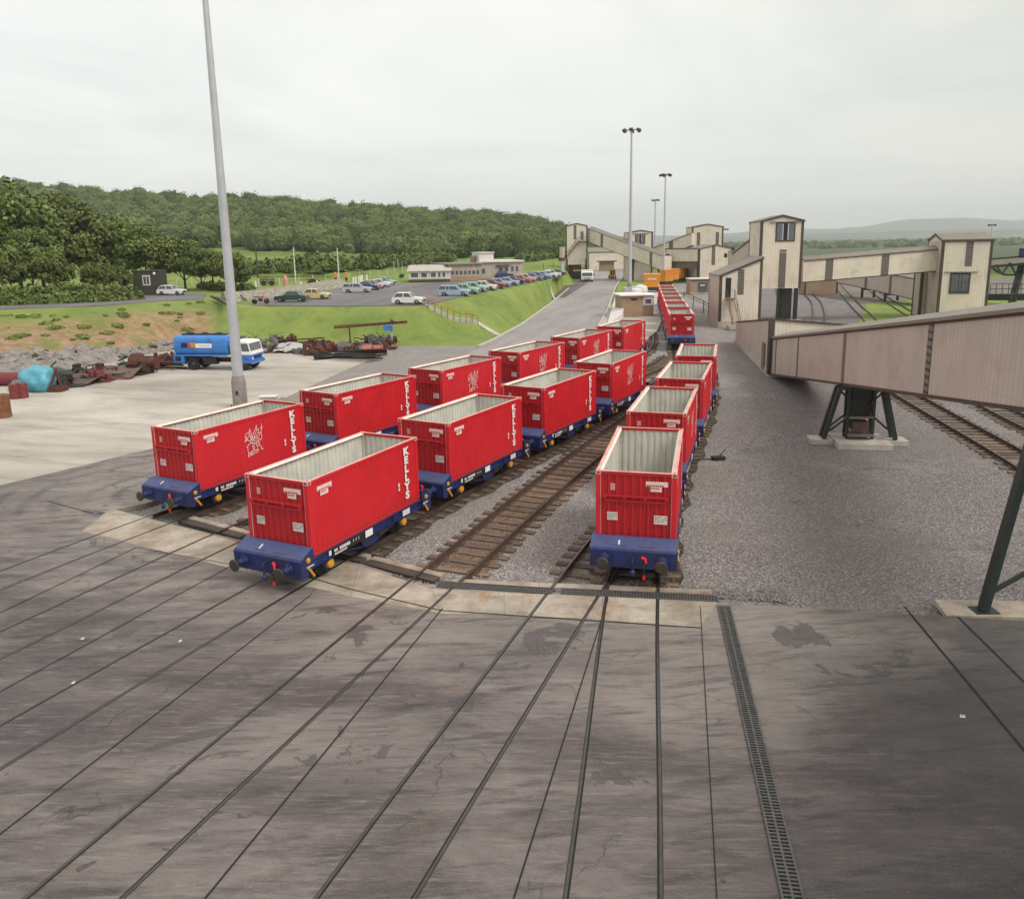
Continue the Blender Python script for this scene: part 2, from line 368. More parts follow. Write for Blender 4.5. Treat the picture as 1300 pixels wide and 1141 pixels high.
def apronmat():
    t = NT('stained_concrete_apron'); s = t.sep()
    n1 = t.noise(.22, 9, .68, rot=(0, 0, R(8)), stretch=(.5, 1.3, 1), dist=.5)
    cc = t.ramp(n1, [(.34, (.058, .046, .047, 1)), (.48, (.120, .098, .094, 1)), (.62, (.205, .172, .158, 1))])
    # worn paler concrete towards the ballast edge
    d = t.math('ADD', t.math('MULTIPLY', s[1], .1), t.math('MULTIPLY', t.math('MINIMUM', s[0], 4.), .055)); d = t.math('ADD', d, t.math('MULTIPLY', t.math('SUBTRACT', n1, .5), .8))
    cc = t.mix(cc, (.30, .26, .23, 1), t.math('MULTIPLY', t.ramp(t.math('SUBTRACT', d, 1.4), [(.12, 0), (.78, .85)]), t.ramp(t.math('MULTIPLY', t.math('ADD', s[0], 26.), .08), [(.1, 0), (.9, 1)])))
    # narrow scuffs, several sizes
    for sc_, st_, rt, a, c0, c1 in ((1.3, (.30, 2.0, 1), -6, .75, (.040, .034, .037, 1), (.50, .60)), (3.2, (.22, 2.4, 1), 5, .6, (.036, .031, .033, 1), (.52, .66)), (.9, (.9, 1.1, 1), 40, .5, (.045, .038, .036, 1), (.56, .66))):
        cc = t.mix(cc, c0, t.ramp(t.noise(sc_, 10, .72, rot=(0, 0, R(rt)), stretch=st_, dist=.3), [(c1[0], 0), (c1[1]+.06, a)]))
    cc = t.mix(cc, (.27, .235, .215, 1), t.ramp(t.noise(3.8, 10, .78, rot=(0, 0, R(2)), stretch=(.25, 2.0, 1)), [(.52, 0), (.68, .65)]))
    cc = t.mix(cc, (.19, .115, .07, 1), t.ramp(t.noise(.8, 8, .75, dist=.8), [(.57, 0), (.72, .5)]))
    rx = t.math('ADD', t.math('MULTIPLY', s[0], .16), t.math('MULTIPLY', s[1], -.08)); rx = t.math('ADD', rx, t.math('MULTIPLY', t.noise(.3, 7, .65), 1.3))
    cc = t.mix(cc, (.036, .032, .034, 1), t.ramp(t.math('SUBTRACT', rx, .25), [(.1, 0), (.7, .75)]))
    n5 = t.noise(.42, 9, .62, dist=.6); cc = t.mix(cc, (.058, .05, .05, 1), t.ramp(n5, [(.60, 0), (.612, .7)]))
    cc = t.mix(cc, (.03, .027, .028, 1), t.ramp(t.noise(1.7, 5, .5), [(.70, 0), (.72, .6)]))
    # hairline cracks
    v = t.n.new('ShaderNodeTexVoronoi'); v.feature = 'DISTANCE_TO_EDGE'; v.inputs['Scale'].default_value = .28
    nv = t.n.new('ShaderNodeTexNoise'); nv.inputs['Scale'].default_value = 1.1; nv.inputs['Detail'].default_value = 6; t.l.new(t.tc.outputs['Object'], nv.inputs['Vector'])
    va = t.n.new('ShaderNodeVectorMath'); va.operation = 'ADD'; t.l.new(t.tc.outputs['Object'], va.inputs[0]); t.l.new(nv.outputs['Color'], va.inputs[1]); t.l.new(va.outputs[0], v.inputs['Vector'])
    ck = t.math('MULTIPLY', t.ramp(v.outputs['Distance'], [(0, 1), (.006, 0)]), t.ramp(t.noise(.5, 3, .5), [(.5, 0), (.6, .7)])); cc = t.mix(cc, (.025, .022, .022, 1), ck)
    n6 = t.noise(30, 3, .7); cc = t.mix(cc, (.24, .21, .20, 1), t.ramp(n6, [(.56, 0), (.72, .5)])); cc = t.mix(cc, (.03, .027, .027, 1), t.ramp(n6, [(.28, .6), (.44, 0)]))
    dx = t.math('SUBTRACT', s[0], -15.); dy = t.math('SUBTRACT', s[1], 33.)
    rr = t.math('SQRT', t.math('ADD', t.math('MULTIPLY', dx, dx), t.math('MULTIPLY', dy, dy)))
    rr = t.math('ADD', rr, t.math('MULTIPLY', t.noise(.3, 5, .6), 1.2))
    w = t.math('SINE', t.math('MULTIPLY', rr, 5.3)); lf = t.ramp(t.math('MULTIPLY', s[0], -.06), [(.3, 0), (.75, 1)])
    w = t.math('MULTIPLY', t.ramp(t.math('ADD', t.math('MULTIPLY', w, .5), .5), [(.45, 0), (1, 1)]), lf); w = t.math('MULTIPLY', w, t.ramp(t.noise(.6, 6, .6), [(.4, 0), (.6, 1)]))
    cc = t.mix(cc, (.045, .038, .042, 1), t.math('MULTIPLY', w, .5))
    t.col(cc).set(.72, spec=.35)
    t.l.new(t.ramp(n5, [(.3, .85), (.62, .6), (.63, .45)]), t.b.inputs['Roughness'])
    t.bump(t.noise(16, 6, .7), .35, .02); return t.mat
M['apron'] = apronmat()
def slabmat():
    t = NT('pale_edge_slab_concrete'); n = t.noise(.7, 8, .7)
    cc = t.ramp(n, [(.3, (.20, .165, .125, 1)), (.5, (.36, .31, .25, 1)), (.7, (.50, .45, .38, 1))])
    cc = t.mix(cc, (.30, .14, .05, 1), t.ramp(t.noise(.7, 7, .75, stretch=(1, .6, 1)), [(.52, 0), (.66, .75)]))
    cc = t.mix(cc, (.09, .08, .075, 1), t.ramp(t.noise(1.6, 8, .75, stretch=(.4, 1.5, 1)), [(.5, 0), (.8, .75)]))
    t.col(cc).set(.85, spec=.3); t.bump(t.noise(12, 6, .7), .3, .02); return t.mat
M['slab'] = slabmat()
def yardmat():
    t = NT('pale_yard_concrete'); n = t.noise(.09, 8, .65, stretch=(.6, 1.3, 1), dist=.4)
    cc = t.ramp(n, [(.3, (.26, .235, .20, 1)), (.48, (.42, .375, .325, 1)), (.66, (.56, .51, .45, 1))])
    cc = t.mix(cc, (.13, .115, .105, 1), t.ramp(t.noise(.35, 9, .75, stretch=(.35, 1.8, 1), rot=(0, 0, R(20))), [(.5, 0), (.78, .75)]))
    cc = t.mix(cc, (.30, .13, .07, 1), t.ramp(t.noise(.5, 6, .7), [(.62, 0), (.74, .5)]))
    s = t.sep(); d = t.math('ADD', t.math('MULTIPLY', s[1], -.12), t.math('MULTIPLY', t.noise(.15, 6, .6), 1.2))
    t.col(cc).set(.9, spec=.3); t.bump(t.noise(6, 6, .7), .2, .03); return t.mat
M['yard'] = yardmat()
def roadmat(name, a, b_, c):
    t = NT(name); n = t.noise(.12, 8, .65, rot=(0, 0, R(15)), stretch=(1.2, .22, 1))
    cc = t.ramp(n, [(.3, a), (.5, b_), (.72, c)])
    cc = t.mix(cc, sc(a, .6), t.ramp(t.noise(.5, 8, .7, rot=(0, 0, R(18)), stretch=(1.6, .12, 1)), [(.5, 0), (.8, .7)]))
    cc = t.mix(cc, sc(c, 1.3), t.ramp(t.noise(18, 3, .6), [(.55, 0), (.8, .4)]))
    t.col(cc).set(.85, spec=.3); t.bump(t.noise(20, 4, .7), .3, .02); return t.mat
M['road'] = roadmat('grey_tarmac_road', (.20, .178, .174, 1), (.28, .252, .245, 1), (.37, .335, .325, 1))
M['tarmac'] = roadmat('dark_tarmac', (.085, .075, .08, 1), (.12, .108, .112, 1), (.18, .16, .16, 1))
M['carpark'] = roadmat('car_park_tarmac', (.12, .108, .115, 1), (.17, .155, .16, 1), (.22, .2, .2, 1))
M['path'] = simple('pale_path_concrete', (.45, .42, .36, 1), .9, var=.2, scale=1)

def struct(name, mb, mat, kind='structure'):
    o = mb.build(name, mat); return tag(o, kind=kind)
def flat(name, pts, z, mat, th=0.0, kind='structure'):
    P2 = [(p[0], p[1]) for p in pts]
    mb = MB()
    if th: mb.prism(P2, z-th, z, 'z')
    else: mb.sheet([(x, y, z) for x, y in P2])
    # triangulate n-gon safely
    o = mb.build(name, mat); return tag(o, kind=kind)
def G2(pts, z=0): return [tuple(g(x, y, z))[:2] for x, y in pts]

# apron edge (world), left to right
EDGE = [tuple(g(x, y))[:2] for x, y in ((-420, 730), (0, 616), (100, 592), (194, 569), (300, 535), (358, 504))]+[(-6.4, 46.6), (-11.1, 38.9), (-15.15, 31.2)]+[tuple(g(121, 652))[:2], tuple(g(172, 656))[:2], tuple(g(310, 686))[:2], tuple(g(460, 716))[:2], tuple(g(540, 741))[:2], (6.1, 21.1), (14.2, 19.6), (30, 16.6), (60, 11)]
# ballast base over the whole flat area
flat('ballast_bed', [(-40, 8), (60, 8), (75, 60), (80, 190), (20, 190), (12, 100), (4, 78), (-9, 70), (-24, 50), (-33, 38)], -.225, M['ballast'])
flat('gravel_ground', [(6.6, 12), (50, 10), (70, 110), (54, 220), (26.5, 220), (21, 110), (18.7, 80), (16.2, 66), (14.6, 57), (12.6, 47), (9.7, 36), (7.1, 25.5)], -.2215, M['ballast_dark'])
apr = [(x, y) for x, y in EDGE]+[(60, -14), (-60, -14)]
flat('concrete_apron', apr, 0, M['apron'], .5)
# tarmac between the wagons and the pale yard, and the haul road beyond
yard = G2([(-420,734),(0,618),(100,594),(194,571),(300,537),(358,506),(430,473.5),(489,447),(497,439),(470,438.5),(330,438),(225,443),(170,453),(110,466),(0,479),(-420,530)])
flat('concrete_yard', yard, -.02, M['yard'], .2)
tar = G2([(340,540),(359,503),(430,472),(490,446),(500,438),(600,438),(640,437),(700,440),(680,462),(600,490),(500,520),(420,560)])
flat('gravel_strip', tar, -.09, M['ballast'], .2)
road = G2([(596,446),(628,431),(664,411),(700,385),(722,366),(738,352),(755,340),(800,340),(790,352),(781,366),(776,380),(771,395),(757,420),(745,450),(690,456),(640,463),(560,470)])
flat('road', road, -.035, M['road'], .2)
flat('forecourt', G2([(692,377),(722,357),(752,347),(745,360),(716,378)]), -.028, M['tarmac'], .1)
isl = G2([(751,424),(763,408),(775,388),(783,374),(800,371),(845,371),(843,392),(841,406),(834,420),(822,430),(800,438),(770,432)])
flat('paved_island', isl, .02, M['concrete'], .2)
flat('grass_verge', G2([(775,392),(781,372),(785,360),(797,352),(822,350),(820,364),(812,372),(790,376),(783,386)]), .035, M['grass'], .2)
# car park on the raised ground
cpz = 3.5
flat('car_park', G2([(300,387.5),(330,388),(430,388.8),(542,387.2),(581,377.6),(640,365.6),(690,355.6),(713,350.8),(716,346),(660,350),(600,356),(520,361),(500,359),(436,366),(372,372),(322,378)], cpz), cpz+.03, M['carpark'], .2)
flat('access_road', G2([(-300,412),(0,392.5),(130,388),(200,382.4),(258,379.5),(262,373),(205,373.5),(130,379),(0,385),(-300,402)], 4), 4.04, M['carpark'], .2)
lane = MB(); lane.prism(G2([(420,366),(330,368),(470,349),(500,352)], 4.0), 3.9, 4.0, 'z')
# pale far lane, behind the white posts
# paths down the bank
def ribbon(name, pts, w, mat, th=.3, lift=.16):
    mb = MB()
    for (a, b) in zip(pts, pts[1:]):
        n = max(2, int((Vector(b)-Vector(a)).length/1.0))
        for i in range(n):
            p = Vector(a).lerp(Vector(b), i/n); q = Vector(a).lerp(Vector(b), (i+1)/n)
            d = (q-p).normalized(); s = Vector((d.y, -d.x))*w/2
            vs = [(c.x, c.y, h1(c.x, c.y)+lift) for c in (p-s, p+s, q+s, q-s)]
            vs += [(x, y, z-th) for x, y, z in vs]
            mb.add(vs, [(0,1,2,3),(7,6,5,4),(0,4,5,1),(1,5,6,2),(2,6,7,3),(3,7,4,0)])
    return struct(name, mb, mat)
pA = g(541, 387.5, 3.5); pB = g(604, 418.5, .3); pC = g(661, 424.5, 0)
ribbon('path', [(pB.x, pB.y), (pC.x, pC.y)], 1.1, M['path'])
def gz(px, py, zg=5):
    p = g(px, py, zg)
    for _ in range(14): zg = .5*zg+.5*h1(p.x, p.y); p = g(px, py, zg)
    return p
_pp = [g(700, 377.2), g(718, 380)]
ribbon('path', [(q.x, q.y) for q in _pp], .9, M['path'])
# steps with handrails
st = thing('bank_steps', 'pale concrete steps climbing the grass bank to the car park', 'steps')
mb = MB(); N = 22
for i in range(N):
    p = pB.lerp(pA, i/N); d = (pA-pB).to_2d().normalized(); s = Vector((d.y, -d.x))*.75; q = pB.lerp(pA, (i+1)/N)
    z = max(h1(p.x, p.y), .0)+.2
    a = [(p.x-s.x, p.y-s.y), (p.x+s.x, p.y+s.y), (q.x+s.x, q.y+s.y), (q.x-s.x, q.y-s.y)]
    mb.prism(a, z-.5, z, 'z')
mb.build('step_flight', M['concrete'], st)
for sgn in (-1, 1):
    mb = MB(); pts = []
    for i in range(0, 9):
        p = pB.lerp(pA, i/8); c = p.to_2d()+Vector((d.y, -d.x))*sgn*.85; z = h1(c.x, c.y)
        mb.cyl((c.x, c.y, z-.1), (c.x, c.y, z+1.05), .03, n=6); pts.append((c.x, c.y, z+1.05))
    mb.tube(pts, .025); mb.build('handrail', M['yellow' if sgn > 0 else 'trim'], st)

# pale edge slabs on the apron
def lerp2(a, b, t): return (a[0]+(b[0]-a[0])*t, a[1]+(b[1]-a[1])*t)
E0 = [Vector(p) for p in EDGE]
inner = [Vector(g(x, y).to_2d()) for x, y in ((215, 668), (315, 727), (445, 757), (560, 779), (640, 780), (765, 787), (890, 797))]
outer = [Vector(g(x, y).to_2d()) for x, y in ((140, 645), (300, 687), (455, 718), (548, 747), (640, 752), (765, 757), (911, 764))]
inner[0] = Vector(g(103, 674).to_2d())
for i in range(6):
    a, b_, c_, d_ = outer[i], outer[i+1], inner[i+1], inner[i]
    k = .02
    c0 = (a+b_+c_+d_)/4
    flat('edge_slab', [p+(c0-p)*.008 for p in (a, b_, c_, d_)], .004, M['slab'])
# dark concrete joints
def crack(p, q, w=.05, z=.010):
    p = Vector(p); q = Vector(q); d = (q-p).normalized(); s = Vector((d.y, -d.x))*w/2
    return [(v.x, v.y, z) for v in (p-s, p+s, q+s, q-s)]
jm = MB()
def J(a, b, w=.04):
    jm.sheet(crack(g(*a).to_2d(), g(*b).to_2d(), w))
J((173,695),(0,778),.04); J((296,717),(0,878),.04); J((395,755),(-60,1105)); J((562,772),(260,1141)); J((330,715),(445,748),.05); J((445,748),(560,775),.05); J((560,775),(890,797),.05)
J((772,760),(652,1141),.03); J((1148,770),(1340,1000),.06); J((1205,772),(1340,905),.06); J((60,636),(119,652),.04); J((173,695),(296,717),.03)
J((889,770),(910,1141),.02)
tag(jm.build('concrete_joints', M['groove']), kind='structure')

# ------------------------------------------------------------------ railway tracks
def dens(pts, step=.7):
    pts = [Vector(p) for p in pts]; n = len(pts); out = []
    for i in range(n-1):
        p0 = pts[max(i-1, 0)]; p1 = pts[i]; p2 = pts[i+1]; p3 = pts[min(i+2, n-1)]
        L = (p2-p1).length; k = max(1, int(round(L/step)))
        for j in range(k):
            t = j/k
            out.append(.5*((2*p1)+(p2-p0)*t+(2*p0-5*p1+4*p2-p3)*t*t+(3*p1-p0-3*p2+p3)*t**3))
    out.append(pts[-1]); return out
def normals(ps):
    ns = []
    for i in range(len(ps)):
        d = (ps[min(i+1, len(ps)-1)]-ps[max(i-1, 0)]).normalized(); ns.append(Vector((d.y, -d.x)))
    return ns
SLME = None
def track(name, label, pts, y_edge=None, sleepers=True, y_sl_max=400, group='railway tracks', maxpart=100, gauge=1.5):
    """pts: centre line; below y_edge the rails lie flush in concrete, beyond it they stand on sleepers"""
    global SLME
    th = thing(name, label, 'railway track', (pts[0][0], pts[0][1], 0), 0, group)
    o0 = Vector((pts[0][0], pts[0][1]))
    ps = [p-o0 for p in dens(pts)]; ns = normals(ps)
    for sgn in (-1, 1):
        for part in ('ballast', 'apron'):
            mb = MB(); first = True; prev = None
            for p, n in zip(ps, ns):
                wy = p.y+o0.y
                ok = (y_edge is None or wy >= y_edge-.8) if part == 'ballast' else (y_edge is not None and wy <= y_edge+.1)
                if not ok: prev = None; continue
                c = p+n*sgn*gauge/2
                if prev is not None:
                    a, an = prev
                    if part == 'ballast':
                        for w, z0, z1, m in ((.036, -.035, 0.008, 1), (.012, -.13, -.035, 0), (.07, -.15, -.13, 0)):
                            vs = [(a.x-an.x*w, a.y-an.y*w, z0), (a.x+an.x*w, a.y+an.y*w, z0), (c.x+n.x*w, c.y+n.y*w, z0), (c.x-n.x*w, c.y-n.y*w, z0)]
                            vs += [(x, y, z1) for x, y, _ in vs]
                            mb.add(vs, [(0,3,2,1),(0,1,5,4),(1,2,6,5),(2,3,7,6),(3,0,4,7)], 0)
                            mb.add(vs[4:], [(0,1,2,3)], m)
                    else:
                        for w0, w1, z, m in ((-.026, .026, .012, 1), (.027, .060, .007, 0), (-.038, -.027, .007, 0)):
                            w0_, w1_ = (w0*-sgn, w1*-sgn)
                            mb.sheet([(a.x+an.x*w0_, a.y+an.y*w0_, z), (a.x+an.x*w1_, a.y+an.y*w1_, z), (c.x+n.x*w1_, c.y+n.y*w1_, z), (c.x+n.x*w0_, c.y+n.y*w0_, z)], m)
                prev = (c, n)
            if mb.f:
                mb.build('rail' if part == 'ballast' else 'embedded_rail', [M['railside'], M['railtop']] if part == 'ballast' else [M['groove'], M['flush']], th)
    if sleepers:
        if SLME is None:
            s = MB(); s.box(-1.3, 1.3, -.14, .14, -.13, 0)
            for x in (-.75, .75): s.box(x-.19, x+.19, -.08, .08, 0, .03, 1)
            so = s.build('sleeper', [M['sleeper'], M['railside']], bevel=0); SLME = so.data; bpy.data.objects.remove(so)
        k = 0; rest = MB()
        for p, n in zip(ps, ns):
            wy = p.y+o0.y
            if (y_edge is not None and wy < y_edge+.25) or wy > y_sl_max: continue
            a = math.atan2(n.y, n.x)+random.uniform(-.03, .03)
            if k < maxpart:
                s = bpy.data.objects.new('sleeper', SLME); COL.objects.link(s); s.parent = th
                s.location = (p.x+random.uniform(-.05, .05)*n.x, p.y+random.uniform(-.04, .04), -.152+random.uniform(-.015, .002)); s.rotation_euler = (0, 0, a)
                s.scale = (random.uniform(.94, 1.04), random.uniform(.85, 1.15), 1)
            else:
                Mx = Matrix.Translation((p.x, p.y, -.155)) @ Matrix.Rotation(a, 4, 'Z'); rest.box(-1.3, 1.3, -.125, .125, -.13, 0, 0, Mx)
            k += 1
        if rest.f: tag(rest.build('sleepers', M['sleeper'], th), kind='stuff')
    return th
A_PTS = [(-22.7, 9), (-16.55, 23.2), (-13.25, 30.04), (-9.39, 37.56), (-4.90, 44.23), (-.47, 51.28), (4.03, 58.69), (8.30, 65.98), (11.6, 73.4), (14.0, 82), (17.2, 100), (21.0, 120), (25.5, 140), (31.5, 168), (40, 200)]
M1_PTS = [(-19.5, 6.0), (-13.72, 19.3), (-10.35, 27.1), (-5.4, 37.5), (-.6, 45.8), (4.2, 53.4), (9.0, 60.6), (12.6, 66.8), (14.9, 72.5)]
B_PTS = [(-14.4, 7), (-10.35, 16.2), (-7.21, 23.06), (-3.56, 30.66), (.52, 38.14), (4.75, 45.59), (8.9, 53.1), (12.3, 60.5), (15.0, 68.5), (16.56, 76.66)]
M2_PTS = [(-8.9, 6.2), (-6.58, 12.47), (-2.35, 23.3), (.05, 29.4), (3.2, 36.9), (6.9, 45), (10.4, 53), (13.3, 61), (15.4, 69), (16.56, 76.66)]
M3_PTS = [(-4.2, 6), (-1.9, 12.36), (2.0, 22.6), (4.0, 27.6), (5.98, 31.9)]
C_PTS = [(.65, 6.2), (1.75, 12.27), (3.71, 22.99), (5.88, 31.53), (8.53, 39.62), (11.22, 47.71), (13.6, 56.3), (15.5, 66), (16.56, 76.66), (18.0, 85), (23.4, 118), (26.2, 136), (30.5, 160)]
track('railway_track', 'track under the left-hand row of red container wagons', A_PTS, 30.0, y_sl_max=125)
track('railway_track', 'empty track between the left and middle rows of wagons', M1_PTS, 27.6)
track('railway_track', 'track under the middle row of red container wagons', B_PTS, 24.9)
track('railway_track', 'empty brown-sleepered track between the middle and right rows of wagons', M2_PTS, 23.2)
track('railway_track', 'short turnout track joining under the front wagon of the right row', M3_PTS, 22.4)
track('railway_track', 'track under the right-hand row of red container wagons', C_PTS, 22.2, y_sl_max=100)
# tracks under the conveyors on the right
def bed(pts, y0, y1, mat, half=1.0):
    _ps = [p for p in dens(pts, .7) if y0 < p.y < y1]; _ns = normals(_ps); _m = MB()
    w_ = lambda i: half+.12*math.sin(i*1.7)+.08*math.sin(i*.6)
    for i in range(len(_ps)-1):
        a_, b_, na, nb = _ps[i], _ps[i+1], _ns[i], _ns[i+1]; z_ = -.205-.0004*(len(BEDS))
        _m.sheet([(a_.x-na.x*w_(i), a_.y-na.y*w_(i), z_), (a_.x+na.x*w_(i), a_.y+na.y*w_(i), z_), (b_.x+nb.x*w_(i+1), b_.y+nb.y*w_(i+1), z_), (b_.x-nb.x*w_(i+1), b_.y-nb.y*w_(i+1), z_)])
    BEDS.append(1); tag(_m.build('track_bed', M[mat]), kind='structure')
BEDS = []
bed(M2_PTS, 23.5, 62, 'bed'); bed(A_PTS, 30.6, 84, 'bed_dark', 1.35); bed(B_PTS, 25.2, 62, 'bed_dark', 1.35); bed(C_PTS, 22.6, 76, 'bed_dark', 1.35); bed(M1_PTS, 28, 60, 'bed_dark', 1.0)
def off(pts, dx): return [(x+dx*1.0, y) for x, y in pts]
Rr = [(21.0, 20), (22.6, 30), (23.9, 36.5), (26.4, 51.8), (30.0, 70), (36.0, 92), (42.5, 109), (51.2, 133), (58, 155), (66, 180), (82, 225)]
track('railway_track', 'rusty track passing close under the big inclined gallery', Rr, None, y_sl_max=75)
Rs = [(26.5, 28), (28.3, 40), (30.0, 49), (34.8, 70), (40.5, 90), (45.6, 100), (54.4, 125), (64, 152), (76, 185), (92, 225)]
track('railway_track', 'second rusty track to the right of the gallery trestle', Rs, None, y_sl_max=75)
track('railway_track', 'third track beneath the square cream conveyor tower', [(x-5.2+(.0), y) for x, y in Rr[5:]], None, sleepers=False)
track('railway_track', 'fourth track running past the far side of the cream conveyor tower', [(x+6.2, y) for x, y in Rs[3:]], None, sleepers=False)

# drain gratings
def grating(p, q, w, label, z=.012):
    p = Vector(p); q = Vector(q); L = (q-p).length; d = (q-p).normalized()
    th = thing('drain_grating', label, 'drain', (p.x, p.y, z), math.atan2(d.y, d.x)-pi/2)
    MB().sheet([(-w/2, 0, .004), (w/2, 0, .004), (w/2, L, .004), (-w/2, L, .004)]).build('channel', M['groove'], th)
    mb = MB(); y = .02
    while y < L:
        mb.box(-w/2, w/2, y, y+.035, .006, .03); y += .085
    mb.box(-.02, .02, 0, L, .006, .033); mb.build('grating_bars', M['iron'], th)
    mb = MB(); mb.box(-w/2-.035, -w/2, 0, L, 0, .036); mb.box(w/2, w/2+.035, 0, L, 0, .036); mb.build('frame', M['iron'], th)
grating(g(919, 770).to_2d(), g(1012, 1165).to_2d(), .29, 'long dark drain grating running towards the viewer across the apron')
grating(g(556, 742).to_2d(), g(700, 751).to_2d(), .30, 'short drain grating along the slab edge between two tracks')
grating(g(712, 751).to_2d(), g(912, 761).to_2d(), .28, 'drain grating along the slab edge in front of the right-hand wagon')
for a, b_ in (((222,660),(300,681)),((330,688),(455,712)),((458,714),(548,737))):
    pa = g(*a).to_2d(); pb = g(*b_).to_2d(); dd = (pb-pa).normalized(); nn = Vector((dd.y, -dd.x))
    flat('concrete_kerb', [pa-nn*.45, pb-nn*.45, pb-nn*.72, pa-nn*.72], -.03, M['slab'], .2)
    flat('drain_channel', [pa-nn*.1, pb-nn*.1, pb-nn*.4, pa-nn*.4], -.06, M['recess'], .1)
pa = g(575, 738).to_2d(); pb = g(905, 752).to_2d(); flat('concrete_kerb', [pa, pb, pb+Vector((0, .32)), pa+Vector((0, .32))], -.05, M['slab'], .15)
# ------------------------------------------------------------------ open-top containers and flat wagons
CL, CW, ZF, CH = 6.058, 2.438, 1.0, 2.38
ZT = ZF+CH
def corr(u0, u1, pitch, dep):
    """list of (u, outset) for a trapezoid profile"""
    n = max(1, int(round((u1-u0)/pitch))); p = (u1-u0)/n; out = []
    for i in range(n):
        a = u0+i*p; out += [(a, 0), (a+p*.30, 0), (a+p*.42, -dep), (a+p*.86, -dep), (a+p*.98, 0)]
    out.append((u1, 0)); return out
def corr_wall(axis, u0, u1, z0, z1, base, sgn, pitch, dep, thick=.02):
    """outer face red (mat 0), inner face cream (mat 1). base: outer coordinate, sgn: outward direction"""
    mb = MB(); pr = corr(u0, u1, pitch, dep)
    def pt(u, o, z): w = base+sgn*o; return (w, u, z) if axis == 'y' else (u, w, z)
    for (a, oa), (b_, ob) in zip(pr, pr[1:]):
        mb.sheet([pt(a, oa, z0), pt(b_, ob, z0), pt(b_, ob, z1), pt(a, oa, z1)], 0)
        mb.sheet([pt(a, oa-thick, z0), pt(b_, ob-thick, z0), pt(b_, ob-thick, z1), pt(a, oa-thick, z1)], 1)
    return mb
def text_mesh(txt, size, mat, name, parent, M4, bold=.012, extr=.002):
    cu = bpy.data.curves.new('txt', 'FONT'); cu.body = txt; cu.size = size; cu.align_x = 'CENTER'; cu.align_y = 'CENTER'; cu.extrude = extr; cu.offset = bold
    ob = bpy.data.objects.new('txt', cu); me = bpy.data.meshes.new_from_object(ob)
    bpy.data.objects.remove(ob); me.transform(M4); me.materials.clear(); me.materials.append(mat)
    o = bpy.data.objects.new(name, me); COL.objects.link(o); o.parent = parent; return o
def plane_side(x, y, z):   # maps text xy plane to the right-hand side (+x) : text x -> +y, text y -> +z
    return Matrix(((0, 0, 1, x), (1, 0, 0, y), (0, 1, 0, z), (0, 0, 0, 1)))
def plane_front(x, y, z):  # text x -> +x, text y -> +z, facing -y
    return Matrix(((1, 0, 0, x), (0, 0, -1, y), (0, 1, 0, z), (0, 0, 0, 1)))
DRAGON = [  # strokes of the emblem, x to the right, y up, 0..1
 [(.05,.70),(.12,.80),(.22,.83),(.30,.77),(.24,.69),(.12,.66),(.05,.70)], [(.14,.66),(.10,.60),(.18,.62)], [(.27,.80),(.31,.93),(.36,.84),(.40,.72)],
 [(.30,.76),(.33,.64),(.30,.52),(.36,.46)], [(.38,.78),(.41,.68),(.46,.60),(.56,.56)], [(.34,.7),(.44,.52)],
 [(.42,.62),(.50,.76),(.60,.86),(.68,1.0),(.68,.84),(.80,.86),(.75,.74),(.88,.70),(.76,.62),(.62,.56)], [(.50,.60),(.62,.76),(.68,.84)], [(.54,.58),(.70,.70),(.75,.74)],
 [(.62,.56),(.74,.54),(.84,.46),(.93,.56),(.90,.74),(.95,.84),(.96,1.0)], [(.88,.88),(.96,.84),(.99,.90)],
 [(.36,.46),(.48,.42),(.60,.42),(.70,.48)], [(.31,.54),(.20,.56),(.10,.60),(.03,.54),(.06,.64)], [(.33,.46),(.22,.44),(.13,.36),(.08,.38)], [(.13,.36),(.15,.29)],
 [(.42,.44),(.38,.34),(.43,.26),(.38,.17),(.30,.17)], [(.50,.43),(.46,.34),(.50,.26),(.46,.17),(.56,.15)],
 [(.60,.43),(.58,.34),(.66,.28),(.63,.18),(.56,.16),(.72,.14)], [(.70,.48),(.78,.40),(.76,.30),(.86,.24),(.83,.16),(.96,.14)],
 [(.72,.44),(.66,.36),(.74,.30)], [(.12,.28),(.16,.16),(.13,.02),(.24,.06),(.36,.05),(.50,.09),(.66,.08)], [(.16,.16),(.30,.12),(.44,.13)], [(.2,.10),(.34,.09)],
 [(.43,.56),(.52,.50),(.62,.50)], [(.36,.58),(.44,.48)]]
def dragon_mb(x, y0, z0, w, h, t=.03):
    mb = MB()
    for k, s in enumerate(DRAGON):
        for a, b_ in zip(s, s[1:]):
            A = Vector((y0+a[0]*w, z0+a[1]*h)); B = Vector((y0+b_[0]*w, z0+b_[1]*h)); d = (B-A).normalized(); n = Vector((d.y, -d.x))*t/2
            A = A-d*t*.3; B = B+d*t*.3; xx = x+k*.0004
            mb.sheet([(xx, v.x, v.y) for v in (A-n, A+n, B+n*.7, B-n*.7)])
    return mb
